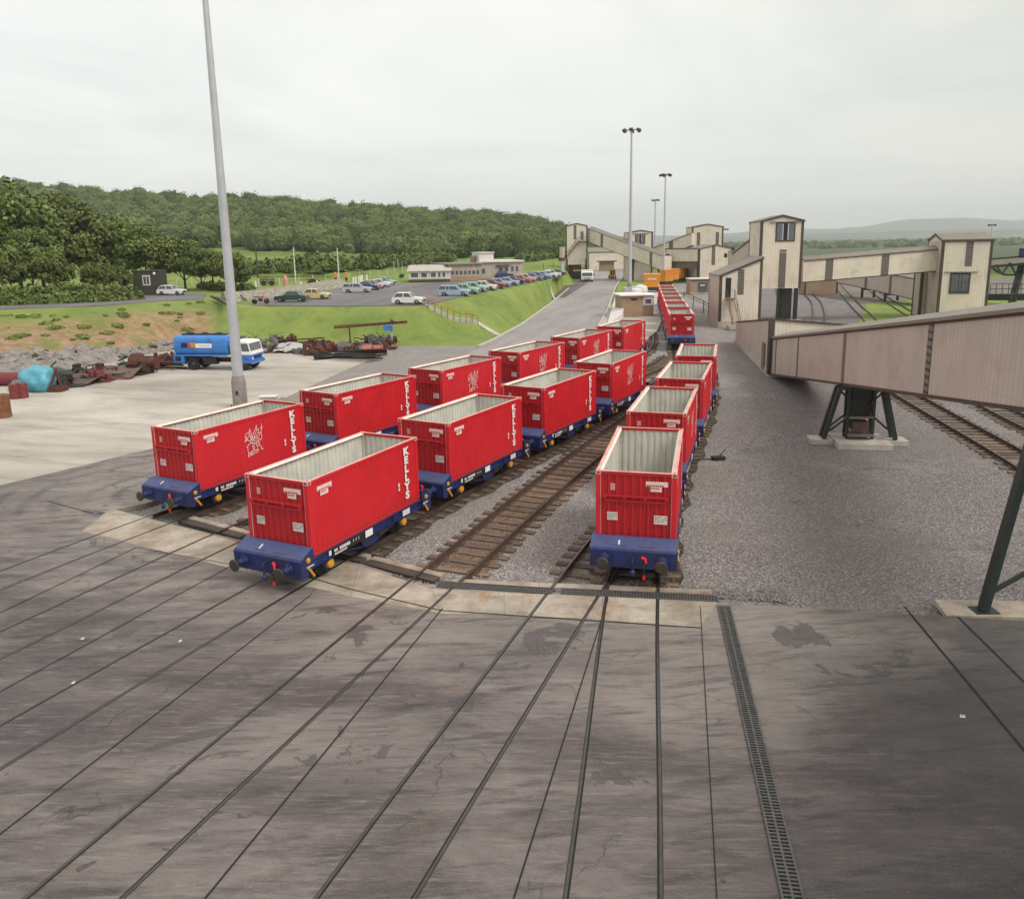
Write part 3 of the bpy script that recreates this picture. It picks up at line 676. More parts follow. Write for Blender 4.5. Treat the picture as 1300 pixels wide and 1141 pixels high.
def make_container():
    t = thing('open_top_container', '', 'container')
    hw = CW/2
    for s in (-1, 1):
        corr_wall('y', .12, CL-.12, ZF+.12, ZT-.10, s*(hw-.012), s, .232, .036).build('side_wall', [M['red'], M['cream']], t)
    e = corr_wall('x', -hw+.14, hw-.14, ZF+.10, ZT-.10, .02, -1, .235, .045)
    e.build('end_wall', [M['red_end_shade'], M['cream']], t)
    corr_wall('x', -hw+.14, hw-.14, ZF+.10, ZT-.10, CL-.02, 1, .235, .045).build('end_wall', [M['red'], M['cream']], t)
    mb = MB(); mb.box(-hw+.06, hw-.06, .06, CL-.06, ZF+.10, ZF+.16); mb.build('floor', M['cfloor'], t)
    # frame: posts, bottom rails, top rails with pale tops
    mb = MB()
    for sx in (-1, 1):
        for y0 in (0, CL-.13):
            xx = sorted((sx*hw, sx*(hw-.145))); mb.box(xx[0], xx[1], y0, y0+.13, ZF+.11, ZT-.12)
            xq = sorted((sx*(hw-.146), sx*(hw-.152))); mb.box(xq[0], xq[1], y0+.001, y0+.134, ZF+.17, ZT-.11, 2); xq = sorted((sx*(hw-.05), sx*(hw-.152))); yq = y0+.131 if y0 == 0 else y0-.006; mb.box(xq[0], xq[1], yq, yq+.005, ZF+.17, ZT-.11, 2)
        xx = sorted((sx*(hw-.004), sx*(hw-.09))); mb.box(xx[0], xx[1], .13, CL-.13, ZF, ZF+.13)
        mb.box(min(sx*hw*.999, sx*(hw-.012)), max(sx*hw*.999, sx*(hw-.012)), .13, CL-.13, ZF+.16, ZF+.19)
    for y0 in (.004, CL-.104): mb.box(-hw+.145, hw-.145, y0, y0+.10, ZF, ZF+.11)
    mb.build('frame', [M['red'], M['red_end_shade'], M['cream']], t)
    for s in (-1, 1):
        mb = MB(); xx = sorted((s*(hw-.002), s*(hw-.115)))
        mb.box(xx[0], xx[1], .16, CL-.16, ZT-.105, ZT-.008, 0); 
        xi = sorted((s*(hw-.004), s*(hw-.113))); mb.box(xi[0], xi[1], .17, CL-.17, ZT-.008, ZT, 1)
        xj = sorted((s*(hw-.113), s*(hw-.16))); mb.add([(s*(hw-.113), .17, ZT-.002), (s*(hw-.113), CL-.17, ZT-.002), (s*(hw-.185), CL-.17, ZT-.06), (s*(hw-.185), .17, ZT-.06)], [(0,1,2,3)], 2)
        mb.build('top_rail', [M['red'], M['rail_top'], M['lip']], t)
    for y0, y1 in ((0, .11), (CL-.11, CL)):
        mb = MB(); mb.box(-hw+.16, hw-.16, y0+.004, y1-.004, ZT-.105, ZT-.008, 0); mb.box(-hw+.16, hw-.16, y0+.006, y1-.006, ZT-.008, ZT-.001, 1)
        mb.build('top_rail', [M['red_end_shade'], M['rail_top']], t)
    for sx in (-1, 1):
        for y0 in (0, CL-.178):
            for z0 in (ZF-.012, ZT-.113):
                xx = sorted((sx*(hw+.004), sx*(hw-.158))); mb = MB(); mb.box(xx[0], xx[1], y0-.004 if y0 == 0 else y0, y0+.178, z0, z0+.122, 0)
                cx = (xx[0]+xx[1])/2
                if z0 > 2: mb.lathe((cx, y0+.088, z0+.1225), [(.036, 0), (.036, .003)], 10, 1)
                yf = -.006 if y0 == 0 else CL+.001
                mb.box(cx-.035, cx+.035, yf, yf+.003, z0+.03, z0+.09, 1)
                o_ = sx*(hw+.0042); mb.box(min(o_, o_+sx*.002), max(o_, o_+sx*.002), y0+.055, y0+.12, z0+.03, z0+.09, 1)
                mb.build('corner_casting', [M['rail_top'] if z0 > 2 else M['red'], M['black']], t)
    # tailgate bar across the near end
    mb = MB(); zb = ZF+1.60
    mb.box(-.93, .93, -.085, -.002, zb, zb+.05)
    for x in (-.93, -.33, .30, .93): mb.box(x-.05, x+.05, -.10, -.002, zb-.06, zb+.045)
    mb.box(-.95, .95, -.03, -.002, zb-.17, zb-.09)
    mb.build('tailgate_bar', M['red_end_shade'], t)
    # stencils and plates
    def block(name, rows, F_, mat, par, cw=.055, chh=.09, gap=.02):
        mb = MB()
        for r, (cnt, off_) in enumerate(rows):
            for c in range(cnt):
                if random.random() < .06: continue
                u = off_+c*(cw+gap); z = -r*(chh+.035)
                mb.add([F_(u, z), F_(u+cw, z), F_(u+cw, z+chh), F_(u, z+chh)], [(0,1,2,3)])
        mb.build(name, mat, par)
    fr = lambda x0, z0, y=-.004: (lambda u, z: (x0+u, y, z0+z))
    sd = lambda y0, z0, x=hw+.002: (lambda u, z: (x, y0+u, z0+z))
    def patch(name, F_, rects, par, mat=None):
        mb = MB()
        for a, b_, c, d in rects: mb.add([F_(a, b_), F_(c, b_), F_(c, d), F_(a, d)], [(0,1,2,3)], 0)
        return mb.build(name, mat or M['mark'], par)
    patch('number_stencil', fr(.30, ZF+1.83), [(0, .13, .66, .29), (.14, -.03, .48, .125)], t)
    block('stencil_print', [(8, .03), (4, .16)], fr(.30, ZF+1.85+.115, -.0055), M['red_end_shade'], t, .045, .05)
    patch('number_stencil', sd(.42, ZF+1.83), [(0, .13, .70, .29), (.14, -.03, .52, .125)], t)
    block('stencil_print', [(9, .03), (4, .16)], sd(.42, ZF+1.85+.115, hw+.0035), M['red'], t, .045, .05)
    for x0, z0, w, h_ in ((-.86, ZF+.83, .32, .26), (.56, ZF+.78, .40, .28)):
        pl = patch('data_plate', fr(x0, z0), [(0, 0, w, h_)], t, M['plate'])
        block('plate_print', [(5, .03), (5, .03), (4, .03)], fr(x0, z0+h_-.075, -.006), M['ink'], pl, w*.12, .03, w*.06)
    patch('small_stencil', fr(-.76, ZF+1.80), [(0, 0, .13, .025), (0, .175, .13, .2), (0, .025, .025, .175), (.105, .025, .13, .175), (.05, .05, .085, .15)], t, M['plate'])
    patch('small_stencil', sd(4.72, ZF+.72), [(0, 0, .10, .10), (0, .13, .10, .28)], t)
    mbk = thing_k = None
    for i, ch in enumerate('KELLYS'):
        text_mesh(ch, .37, M['white'], 'letter', t, plane_side(hw+.003, 5.28, ZF+2.03-i*.322) @ Matrix.Diagonal((1.3, 1, 1, 1)), .019)
    return t
def add_emblem(t):
    return dragon_mb(CW/2+.003, 2.45, ZF+.72, 1.05, 1.25, .036).build('dragon_emblem', M['mark'], t)

def make_wagon():
    t = thing('flat_wagon', '', 'railway wagon')
    hw = 1.27; mb = MB()
    # solebars (channel section) and cross members
    for s in (-1, 1):
        a, b_ = sorted((s*1.16, s*1.20)); mb.box(a, b_, -.05, CL+.05, .70, .985)
        for z0 in (.70, .955): a, b_ = sorted((s*1.201, s*1.26)); mb.box(a, b_, -.05, CL+.05, z0, z0+.03)
        for y in (.02, 1.75, 3.03, 4.3, CL-.04): a, b_ = sorted((s*1.2, s*1.262)); mb.box(a, b_, y-.03, y+.03, .74, .95)
        # middle bracket hanging below
        mb.prism([(2.45, .70), (3.7, .70), (3.5, .42), (3.25, .34), (2.8, .34), (2.6, .42)], *sorted((s*1.14, s*1.19)), 'x')
        mb.tube([(s*1.12, 1.3, .68), (s*1.12, 2.7, .38)], .035); mb.tube([(s*1.12, 4.75, .68), (s*1.12, 3.4, .38)], .035)
    for y in (.05, 1.2, 2.2, 3.03, 3.9, 4.9, CL-.05): mb.box(-1.16, 1.16, y-.07, y+.07, .74, .97)
    mb.box(-.12, .12, 0, CL, .70, .95)
    mb.build('underframe', M['blue'], t)
    # sloping end platforms with headstock
    prof = [(-.03, 1.36), (-.10, 1.36), (-.56, 1.15), (-.64, 1.10), (-.62, .56), (-.38, .50), (-.25, .66), (-.06, .72)]
    for k in (0, 1):
        pf = [((y if k == 0 else CL-y), z) for y, z in prof]
        mb = MB(); n = len(pf)
        x0, x1 = -1.31, 1.31
        vs = [(x0, y, z) for y, z in pf]+[(x1, y, z) for y, z in pf]
        for i in range(n):
            j = (i+1) % n; mb.add([vs[i], vs[j], vs[n+j], vs[n+i]], [(0,1,2,3)], 1 if i in (0, 1) else 0)
        mb.add(vs[:n], [tuple(range(n))], 0); mb.add(vs[n:], [tuple(range(n))], 0)
        o = mb.build('end_platform', [M['blue'], M['blue_top']], t, bevel=.012)
        dy = -1 if k == 0 else 1; yb = (lambda d: -.62-d if k == 0 else CL+.62+d)
        w = MB(); w.bar((-.45, yb(-.36), 1.285), (-.45, yb(-.18), 1.205), .05, .03); w.build('plate_fitting', M['offwhite'], o)
        w = MB(); w.bar((.12, yb(-.2), 1.195), (.62, yb(-.2), 1.195), .12, .02); w.bar((-.62, yb(-.2), 1.195), (-.22, yb(-.2), 1.195), .12, .02); w.build('step_tread', M['blue_top'], o)
        for s in (-1, 1):
            bx = s*.865
            hb = MB(); hb.lathe((bx, 0, .84), [(.16, yb(-.01)), (.15, yb(.03)), (.10, yb(.06)), (.085, yb(.30))], 12, 0, 'y')
            hb.box(bx-.17, bx+.17, min(yb(0), yb(.02)), max(yb(0), yb(.02)), .66, 1.03)
            hb.prism([(yb(.02), 1.03), (yb(.2), .93), (yb(.02), .86)], bx-.015, bx+.015, 'x')
            bo = hb.build('buffer', M['blue'], t, smooth=False)
            hd = MB(); hd.lathe((bx, 0, .84), [(.05, yb(.28)), (.05, yb(.42)), (.185, yb(.44)), (.195, yb(.48)), (.16, yb(.505)), (.0, yb(.51))], 18, 0, 'y'); hd.build('buffer_head', M['bufhead'], bo)
            # side of the platform: yellow disc and handle
            sx = s*1.312
            d = MB(); d.lathe((sx, (-.30 if k == 0 else CL+.30), 1.05), [(.09, 0), (.08, s*.03), (.03, s*.045)], 14, 0, 'x'); d.build('yellow_disc', M['yellow'], t)
            d = MB(); yy = (-.16 if k == 0 else CL+.30); d.bar((sx+s*.03, yy-.16, .80), (sx+s*.03, yy+.06, .50), .05, .07); d.build('brake_handle', M['yellow'], t)
            d = MB(); d.box(min(sx, sx+s*.02), max(sx, sx+s*.02), yy-.22, yy+.10, .83, .86); d.build('label_strip', M['offwhite'], t)
        c = MB(); c.tube([(0, yb(0), .92), (0, yb(.16), .93), (0, yb(.20), .84), (0, yb(.14), .55)], .032, 8); c.lathe((0, yb(.15), .47), [(.05, -.09), (.075, -.04), (.075, .05), (.04, .09)], 10); c.build('coupling', M['blue'], t)
        hz = MB(); hz.tube([(.33, yb(.01), .78), (.33, yb(.11), .80), (.35, yb(.16), .66), (.34, yb(.12), .36)], .026, 8, 0)
        ho = hz.build('brake_hose', M['black'], t)
        c2 = MB(); c2.cyl((.27, yb(.03), .93), (.40, yb(.10), .90), .05, n=8); c2.cyl((.36, yb(.10), .93), (.40, yb(.13), .80), .035, n=8); c2.cyl((.34, yb(.12), .40), (.34, yb(.13), .28), .045, n=8); c2.build('hose_cap', M['redcap'], ho)
    # wheelsets
    for y in (.95, CL-.95):
        w = MB(); w.cyl((-1.0, y, .43), (1.0, y, .43), .075, n=10)
        for s in (-1, 1):
            w.lathe((0, y, .43), [(.12, s*.67), (.44, s*.68), (.44, s*.70), (.405, s*.715), (.40, s*.80), (.10, s*.81)], 22, 0, 'x')
        wo = w.build('wheelset', M['black'], t)
        for s in (-1, 1):
            q = MB()
            for k_ in range(5): hl = .52-.09*k_; q.box(min(s*1.06, s*1.13), max(s*1.06, s*1.13), y-hl, y+hl, .60+.022*(4-k_)-.03, .60+.022*(4-k_)-.012)
            q.box(min(s*1.05, s*1.14), max(s*1.05, s*1.14), y-.05, y+.05, .52, .71)
            for e_ in (-.52, .52): q.cyl((s*1.09, y+e_, .60), (s*1.09, y+e_, .74), .03, n=6)
            q.build('leaf_spring', M['black'], t)
        for s in (-1, 1):
            a = MB(); q = s
            a.prism([(y-.36, .70), (y+.36, .70), (y+.2, .36), (y+.14, .25), (y-.14, .25), (y-.2, .36)], *sorted((s*1.02, s*1.05)), 'x')
            a.bar((s*1.08, y-.55, .66), (s*1.08, y+.55, .66), .07, .06); a.build('axle_guard', M['blue'], t)
            a = MB(); a.lathe((s*1.05, y, .46), [(.155, 0), (.15, s*.09), (.12, s*.12), (.05, s*.13)], 14, 0, 'x'); a.build('axlebox_cover', M['yellow'], t)
    mb = MB(); mb.cyl((-.35, 2.5, .62), (-.35, 3.4, .62), .17, n=12); mb.cyl((.4, 2.3, .58), (.4, 2.9, .58), .12, n=10); mb.tube([(-.9, 2, .5), (.9, 2, .5)], .03); mb.tube([(-.9, 4, .5), (.9, 4, .5)], .03); mb.build('brake_gear', M['black'], t)
    for s in (-1, 1):
        x = s*1.262; b = MB(); b.box(min(x, x+s*.012), max(x, x+s*.012), .92, 2.55, .71, .965); p = b.build('number_panel', M['black'], t)
        w = MB(); u = x+s*.014
        def chars(y, z, n, cw, h_, gp):
            for i in range(n):
                w.add([(u, y+i*(cw+gp), z), (u, y+i*(cw+gp)+cw, z), (u, y+i*(cw+gp)+cw, z+h_), (u, y+i*(cw+gp), z+h_)], [(0,1,2,3)])
        chars(.98, .84, 2, .07, .09, .02); chars(1.25, .83, 6, .075, .105, .016); chars(1.0, .735, 9, .055, .06, .015); chars(1.95, .83, 3, .03, .1, .11)
        w.build('panel_lettering', M['offwhite'], p)
        b = MB(); b.box(min(x, x+s*.012), max(x, x+s*.012), 2.62, 3.02, .73, .96); b.build('white_label', M['white'], t)
        b = MB(); b.box(min(x, x+s*.012), max(x, x+s*.012), .72, .84, .80, .95); b.build('white_mark', M['offwhite'], t)
        b = MB(); b.box(min(x, x+s*.012), max(x, x+s*.012), 4.85, 5.3, .75, .95)
        b.build('white_label', M['offwhite'], t)
        b = MB(); b.box(min(x, x+s*.03), max(x, x+s*.03), 3.35, 3.75, .56, .68); b.build('release_plate', M['greenst'], t)
    return t

cont = make_container(); cont_e = None
wag = make_wagon()
ROWS = [
 ('left', [(-13.25,30.04,27.55),(-9.39,37.56,31.8),(-4.90,44.23,32.4),(-.47,51.28,32.4),(4.03,58.69,30.3),(8.30,65.98,26.4)], [1,0,1,1,1,0]),
 ('middle', [(-7.21,23.06,25.8),(-3.56,30.66,29.0),(.52,38.14,30.4),(4.75,45.59,28.2)], [0,0,0,1]),
 ('right', [(3.71,22.99,13.9),(5.88,31.53,17.4),(8.53,39.62,18.2),(11.22,47.71,15.2)], [0,1,0,1]),
 ('far', [(16.56+1.366*i, 76.66+8.34*i, 9.3+.2*i) for i in range(7)], [0]*7)]
ORD = ['nearest', 'second', 'third', 'fourth', 'fifth', 'sixth', 'seventh']
first = True; emb = None
for rn, lst, em in ROWS:
    for i, (x, y, a) in enumerate(lst):
        c = cont if first else inst(cont, parent=None); w = wag if first else inst(wag, parent=None)
        if first: base_children = True
        for o in (c, w): o.location = (x, y, 0); o.rotation_euler = (0, 0, -R(a))
        rowtxt = {'left': 'leftmost row of wagons', 'middle': 'middle row of wagons', 'right': 'right-hand row of wagons', 'far': 'far train beyond the right-hand row'}[rn]
        pos = ORD[i] if i < len(lst)-1 else 'farthest'
        tag(c, 'red open-top container%s, %s in the %s' % (' with white dragon emblem' if em[i] and rn != 'right' else '', pos, rowtxt), 'container', 'red open-top containers on the wagons')
        tag(w, 'blue flat wagon under the %s container of the %s' % (pos, rowtxt.replace(' of wagons', '')), 'railway wagon', 'blue flat wagons carrying containers')
        first = False
        if em[i]:
            if emb is None:
                emb = add_emblem(c)
                cont_has = c
            else:
                e = emb.copy(); COL.objects.link(e); e.parent = c
        if rn == 'left' and i == 0:
            # keep the template clean: later copies must not inherit the emblem
            emb.parent = None; em_hold = c
if emb is not None: emb.parent = em_hold
# ------------------------------------------------------------------ conveyor houses, towers and galleries
def house(name, label, cat, p, rz, w, d, z0, h, rise=0, ridge='y', wall='clad', roofm='roof_sheet', rise_l=0, group=None, trimw=.28, over=.12, trims=True, roofth=.14):
    """local frame: front face on y=0 looking along -y, x 0..w, depth y 0..d, walls from z0 up to eaves h.
    ridge 'y': gable on the front; 'x': gable on the ends; 'mono': roof climbs towards +x; 'flat'"""
    t = thing(name, label, cat, (p[0], p[1], 0), rz, group)
    mb = MB()
    if ridge == 'y': prof = [(0, z0), (w, z0), (w, h), (w/2, h+rise), (0, h)]
    elif ridge == 'mono': prof = [(0, z0), (w, z0), (w, h+rise), (0, h)]
    else: prof = [(0, z0), (w, z0), (w, h), (0, h)]
    if ridge == 'x': mb.prism([(0, z0), (d, z0), (d, h), (d/2, h+rise), (0, h)], 0, w, 'x')
    else: mb.prism(prof, 0, d, 'y')
    wo = mb.build('wall', M[wall], t)
    rb = MB(); th = roofth
    if ridge == 'y':
        k = rise/(w/2)
        rb.prism([(-over, h-over*k+.02), (w/2, h+rise+.02), (w+over, h-over*k+.02), (w+over, h-over*k+th+.02), (w/2, h+rise+th+.02), (-over, h-over*k+th+.02)], -over, d+over, 'y')
    elif ridge == 'x':
        k = rise/(d/2)
        rb.prism([(-over, h-over*k+.02), (d/2, h+rise+.02), (d+over, h-over*k+.02), (d+over, h-over*k+th+.02), (d/2, h+rise+th+.02), (-over, h-over*k+th+.02)], -over, w+over, 'x')
    elif ridge == 'mono':
        k = rise/w
        rb.prism([(-over, h-over*k+.02), (w+over, h+rise+over*k+.02), (w+over, h+rise+over*k+th+.02), (-over, h-over*k+th+.02)], -over, d+over, 'y')
    else: rb.box(-over, w+over, -over, d+over, h+.02, h+th+.1)
    rb.build('roof', M[roofm], t)
    if trims:
        hr = h+(rise if ridge == 'mono' else 0)
        for (x, y, hh) in ((0, 0, h), (w, 0, hr), (0, d, h), (w, d, hr)):
            b = MB(); e = .03; a = trimw
            x0, x1 = (x-e, x+a) if x == 0 else (x-a, x+e); y0, y1 = (y-e, y+a) if y == 0 else (y-a, y+e)
            b.box(x0, x1, y0, y1, z0, hh); b.build('corner_trim', M['trim'], t)
        b = MB(); e = .05
        if ridge == 'y':
            for yy in (-over-.03, d+over):
                b.prism([(-over, h-.12), (w/2, h+rise-.12), (w+over, h-.12), (w+over, h+.10), (w/2, h+rise+.10), (-over, h+.10)], yy, yy+.03, 'y')
        elif ridge == 'x':
            for xx in (-over-.03, w+over):
                b.prism([(-over, h-.12), (d/2, h+rise-.12), (d+over, h-.12), (d+over, h+.10), (d/2, h+rise+.10), (-over, h+.10)], xx, xx+.03, 'x')
            b.box(-over, w+over, -over-.04, -over, h-.2, h+.06)
        elif ridge == 'mono':
            b.prism([(-over, h-.16), (w+over, h+rise-.16), (w+over, h+rise+.08), (-over, h+.08)], -over-.03, -over, 'y')
        if b.f: b.build('fascia', M['trim'], t)
    return t
def panel(t, name, x0, x1, z0, z1, mat, y=-.03, side=None, th=.03):
    b = MB()
    if side == 'L': b.box(-.03, 0, x0, x1, z0, z1)
    elif side is not None: b.box(side, side+.03, x0, x1, z0, z1)
    else: b.box(x0, x1, y, y+th-.002, z0, z1)
    return b.build(name, M[mat], t)
def bigdoor(t, x0, x1, z0, z1, openfrac=.3):
    """louvred sliding leaves in a dark frame under a projecting runner rail"""
    f = MB(); f.box(x0-.18, x1+.18, -.07, -.005, z0-.18, z0); f.box(x0-.18, x0, -.07, -.005, z0, z1); f.box(x1, x1+.18, -.07, -.005, z0, z1); f.box(x0-.18, x1+.18, -.07, -.005, z1, z1+.12)
    fo = f.build('door', M['trim'], t)
    w = x1-x0; a = x0+w*(.5-openfrac/2); c = x0+w*(.5+openfrac/2)
    b = MB(); b.box(x0, x1, -.02, -.006, z0, z1); b.build('opening', M['dark'], fo)
    if openfrac > 0:
        for u, v in ((x0, a), (c, x1)): b = MB(); b.box(u, v, -.06, -.025, z0, z1); b.build('leaf', M['winglass'], fo)
        for u in (a, c): b = MB(); b.box(u-.07, u+.07, -.075, -.062, z0, z1); b.build('leaf_edge', M['galv'], fo)
    b = MB(); b.box(x0-w*.45, x1+w*.45, -.16, -.02, z1+.16, z1+.24); b.build('runner_rail', M['trim2'], fo)
def gallery(label, p, q, w, hgt, bands, wall='clad', name='conveyor_gallery', rise=.35, supports=(), pitchmat='roof_sheet', zgap=0, sidew=.7):
    """closed inclined gallery: p,q = lower corners of the viewer-side wall; body extends to the right of p->q"""
    p = Vector(p); q = Vector(q); d2 = (q-p).to_2d(); L = d2.length
    rz = math.atan2(d2.y, d2.x)
    t = thing(name, label, 'conveyor gallery', p, rz, None)
    dz = q.z-p.z; Mx = lambda x, z: z+dz*x/L
    def slab(y0, y1, z0, z1, x0=0, x1=L, mb=None, m=0):
        mb = mb or MB()
        vs = [(x0, y0, Mx(x0, z0)), (x1, y0, Mx(x1, z0)), (x1, y1, Mx(x1, z0)), (x0, y1, Mx(x0, z0)), (x0, y0, Mx(x0, z1)), (x1, y0, Mx(x1, z1)), (x1, y1, Mx(x1, z1)), (x0, y1, Mx(x0, z1))]
        return mb.add(vs, [(0,3,2,1),(4,5,6,7),(0,1,5,4),(1,2,6,5),(2,3,7,6),(3,0,4,7)], m)
    y0, y1 = (0, -w) if sidew > 0 else (0, w)
    lo, hi = min(y0, y1), max(y0, y1)
    slab(lo, hi, 0, hgt).build('wall', M[wall], t)
    rb = MB(); o = .14
    vs = [(0, lo-o, Mx(0, hgt-.04)), (0, (lo+hi)/2, Mx(0, hgt+rise)), (0, hi+o, Mx(0, hgt-.04)), (L, lo-o, Mx(L, hgt-.04)), (L, (lo+hi)/2, Mx(L, hgt+rise)), (L, hi+o, Mx(L, hgt-.04))]
    vs2 = [(x, y, z+.13) for x, y, z in vs]; v = vs+vs2
    rb.add(v, [(0,1,4,3),(1,2,5,4),(6,9,10,7),(7,10,11,8),(0,3,9,6),(2,8,11,5),(0,6,7,1),(1,7,8,2),(3,4,10,9),(4,5,11,10)])
    rb.build('roof', M[pitchmat], t)
    f = MB(); slab(hi+o*.0+.002, hi+.05, hgt-.12, hgt-.04, mb=f); slab(lo-.05, lo-.002, hgt-.12, hgt-.04, mb=f); slab(lo-.02, hi+.02, -.14, -.002, mb=f); f.build('edge_trim', M['trim'], t)
    for u, bw, mat in bands:
        b = MB(); x0 = u*L-bw/2
        slab(hi+.002, hi+.035, .02, hgt-.13, x0, x0+bw, b); slab(lo-.035, lo-.002, .02, hgt-.13, x0, x0+bw, b)
        b.build('joint_band', M[mat], t)
    for u in supports:
        x = u*L; zb = -(p.z)
        b = MB()
        for yy in (lo+.2, hi-.2): b.box(x-.18, x+.18, yy-.15, yy+.15, zb, Mx(x, -.14))
        b.box(x-.1, x+.1, lo+.2, hi-.2, Mx(x, -.5), Mx(x, -.2)); b.build('support_leg', M['greenst'], t)
    return t

# --- big inclined gallery on the right
p0 = Vector((20.10, 60.4, .12)); 
q0 = Vector((13.85, 18.2, 5.95)); q0 = p0+(q0-p0)*1.45
gal = gallery('long buff gallery climbing from the low start house towards the right edge, nearest of all', p0, q0, 2.7, 2.72,
  [(u_/1.45, w_, m_) for u_, w_, m_ in ((.035, .28, 'trim2'), (.215, .30, 'trim2'), (.475, .42, 'trim2'), (.745, .42, 'louvre'), (1.05, .42, 'trim2'))], wall='clad_buff_shade', sidew=-1)
# check side: body must lie to the right (+x) of the wall
# trestle with drive unit
tr = thing('gallery_trestle', 'dark green A-frame trestle with a boxed weight under the long gallery', 'trestle', (17.35, 39.9, 0), math.atan2(-42.2, -6.25)+pi/2, None)
zt = 2.75
b = MB(); b.box(-.75, 1.85, -1.5, 1.0, -.2, .09); b.build('concrete_pad', M['concrete'], tr)
b = MB(); b.box(-1.9, -.78, -.55, .55, -.2, .06); b.box(1.88, 2.9, -.5, .5, -.2, .06); b.build('concrete_pad', M['concrete'], tr)
for yy in (-.3, .3):
    for s in (-1, 1):
        b = MB(); b.bar((.55+s*1.75, yy, .08), (.55+s*1.10, yy, zt), .20, .22, up=(0, 1, 0)); b.build('leg', M['greenst'], tr)
    b = MB(); b.bar((-.55, yy, zt), (1.7, yy, zt), .2, .2); b.build('cross_beam', M['greenst'], tr)
    for s in (-1, 1):
        b = MB(); b.bar((.55+s*1.5, yy, .5), (.55+s*.35, yy, 1.5), .09, .09, up=(0, 1, 0)); b.bar((.55+s*1.1, yy, zt-.1), (.55+s*.35, yy, 1.9), .08, .08, up=(0, 1, 0)); b.build('brace', M['greenst'], tr)
for s in (-1, 1):
    b = MB(); b.box(.55+s*.62-.07, .55+s*.62+.07, -.32, -.2, .0, zt); b.box(.55+s*.62-.07, .55+s*.62+.07, .2, .32, .0, zt); b.build('guide_post', M['greenst'], tr)
b = MB(); b.box(.1, 1.0, -.22, .22, 1.35, zt-.05); b.build('weight_box', M['black'], tr)
b = MB(); b.box(-.05, 1.15, -.5, .5, 1.22, 1.3); b.box(-.1, 1.2, -.6, .6, .28, .36); b.build('frame_rail', M['trim2'], tr)
b = MB(); b.box(.15, .95, -.42, .42, .55, 1.0); b.build('counterweight', simple('rusty_brown_weight', (.10, .05, .04, 1), .8, var=.3), tr)
# leg that carries the gallery near the right edge of the view
lg = thing('gallery_prop', 'dark green raking steel leg with brace at the right edge of the apron', 'steel leg', (12.95, 20.3, 0), 0, None)
b = MB(); b.bar((0, 0, .05), (1.35, .55, 5.85), .26, .20, up=(1, 0, 0)); b.build('leg', M['greenst'], lg)
b = MB(); b.bar((.12, 0, .55), (4.2, 1.1, 2.1), .10, .10); b.build('brace', M['greenst'], lg)
b = MB(); b.bar((4.0, 1.0, .05), (2.7, 1.0, 5.7), .24, .20, up=(1, 0, 0)); b.build('leg', M['greenst'], lg)
b = MB(); b.box(-.3, .35, -.25, .25, 0, .05); b.build('base_plate', M['greenst'], lg)
b = MB(); b.prism([(-1.15, -.25), (-.95, .75), (5, .2), (5, -.85)], -.1, .035, 'z'); b.build('concrete_pad', M['slab'], lg)
# start house (low wedge)
sh = thing('conveyor_start_house', 'low wedge-roofed buff start house where the long gallery begins', 'conveyor house', (19.97, 60.55, 0), 0, None)
A_ = Vector((0, 0)); B_ = Vector((3.35, 21.2)); C_ = Vector((6.2, .3)); D_ = Vector((9.3, 21.0))
def quadh(mb, a, b_, z0a, z1a, z0b, z1b, m=0): mb.add([(a.x, a.y, z0a), (b_.x, b_.y, z0b), (b_.x, b_.y, z1b), (a.x, a.y, z1a)], [(0,1,2,3)], m)
mb = MB(); quadh(mb, A_, B_, .25, 4.2, .25, 1.9); mb.build('side_wall', M['clad_buff_shade'], sh)
mb = MB(); quadh(mb, A_, C_, .25, 4.2, .25, 3.6); quadh(mb, C_, D_, .25, 3.6, .25, 1.7); quadh(mb, B_, D_, .25, 1.9, .25, 1.7); mb.build('wall', M['clad'], sh)
mb = MB(); mb.add([(-.1, -.1, 4.22), (6.3, .1, 3.62), (9.4, 21.1, 1.72), (3.3, 21.3, 1.92), (-.1, -.1, 4.36), (6.3, .1, 3.76), (9.4, 21.1, 1.86), (3.3, 21.3, 2.06)], [(0,3,2,1),(4,5,6,7),(0,1,5,4),(1,2,6,5),(2,3,7,6),(3,0,4,7)]); mb.build('roof', M['trim'], sh)
mb = MB(); mb.add([(-.06,-.06,-.2),(6.3,.2,-.2),(9.4,21.1,-.2),(3.3,21.3,-.2),(-.06,-.06,.25),(6.3,.2,.25),(9.4,21.1,.25),(3.3,21.3,.25)], [(0,3,2,1),(4,5,6,7),(0,1,5,4),(1,2,6,5),(2,3,7,6),(3,0,4,7)]); mb.build('plinth', M['concrete'], sh)
mb = MB(); mb.box(-.16, .22, -.16, .22, .05, 4.3); mb.build('corner_trim', M['trim'], sh)
dd = (B_-A_).normalized(); nn = Vector((-dd.y, dd.x))
mb = MB(); a = A_+dd*2.2+nn*.04; b2 = A_+dd*3.5+nn*.04
mb.add([(a.x, a.y, 0), (b2.x, b2.y, 0), (b2.x, b2.y, 2.15), (a.x, a.y, 2.15), (a.x+nn.x*.06, a.y+nn.y*.06, 0), (b2.x+nn.x*.06, b2.y+nn.y*.06, 0), (b2.x+nn.x*.06, b2.y+nn.y*.06, 2.15), (a.x+nn.x*.06, a.y+nn.y*.06, 2.15)], [(0,3,2,1),(4,5,6,7),(0,1,5,4),(1,2,6,5),(2,3,7,6),(3,0,4,7)]); mb.build('door', M['trim2'], sh)

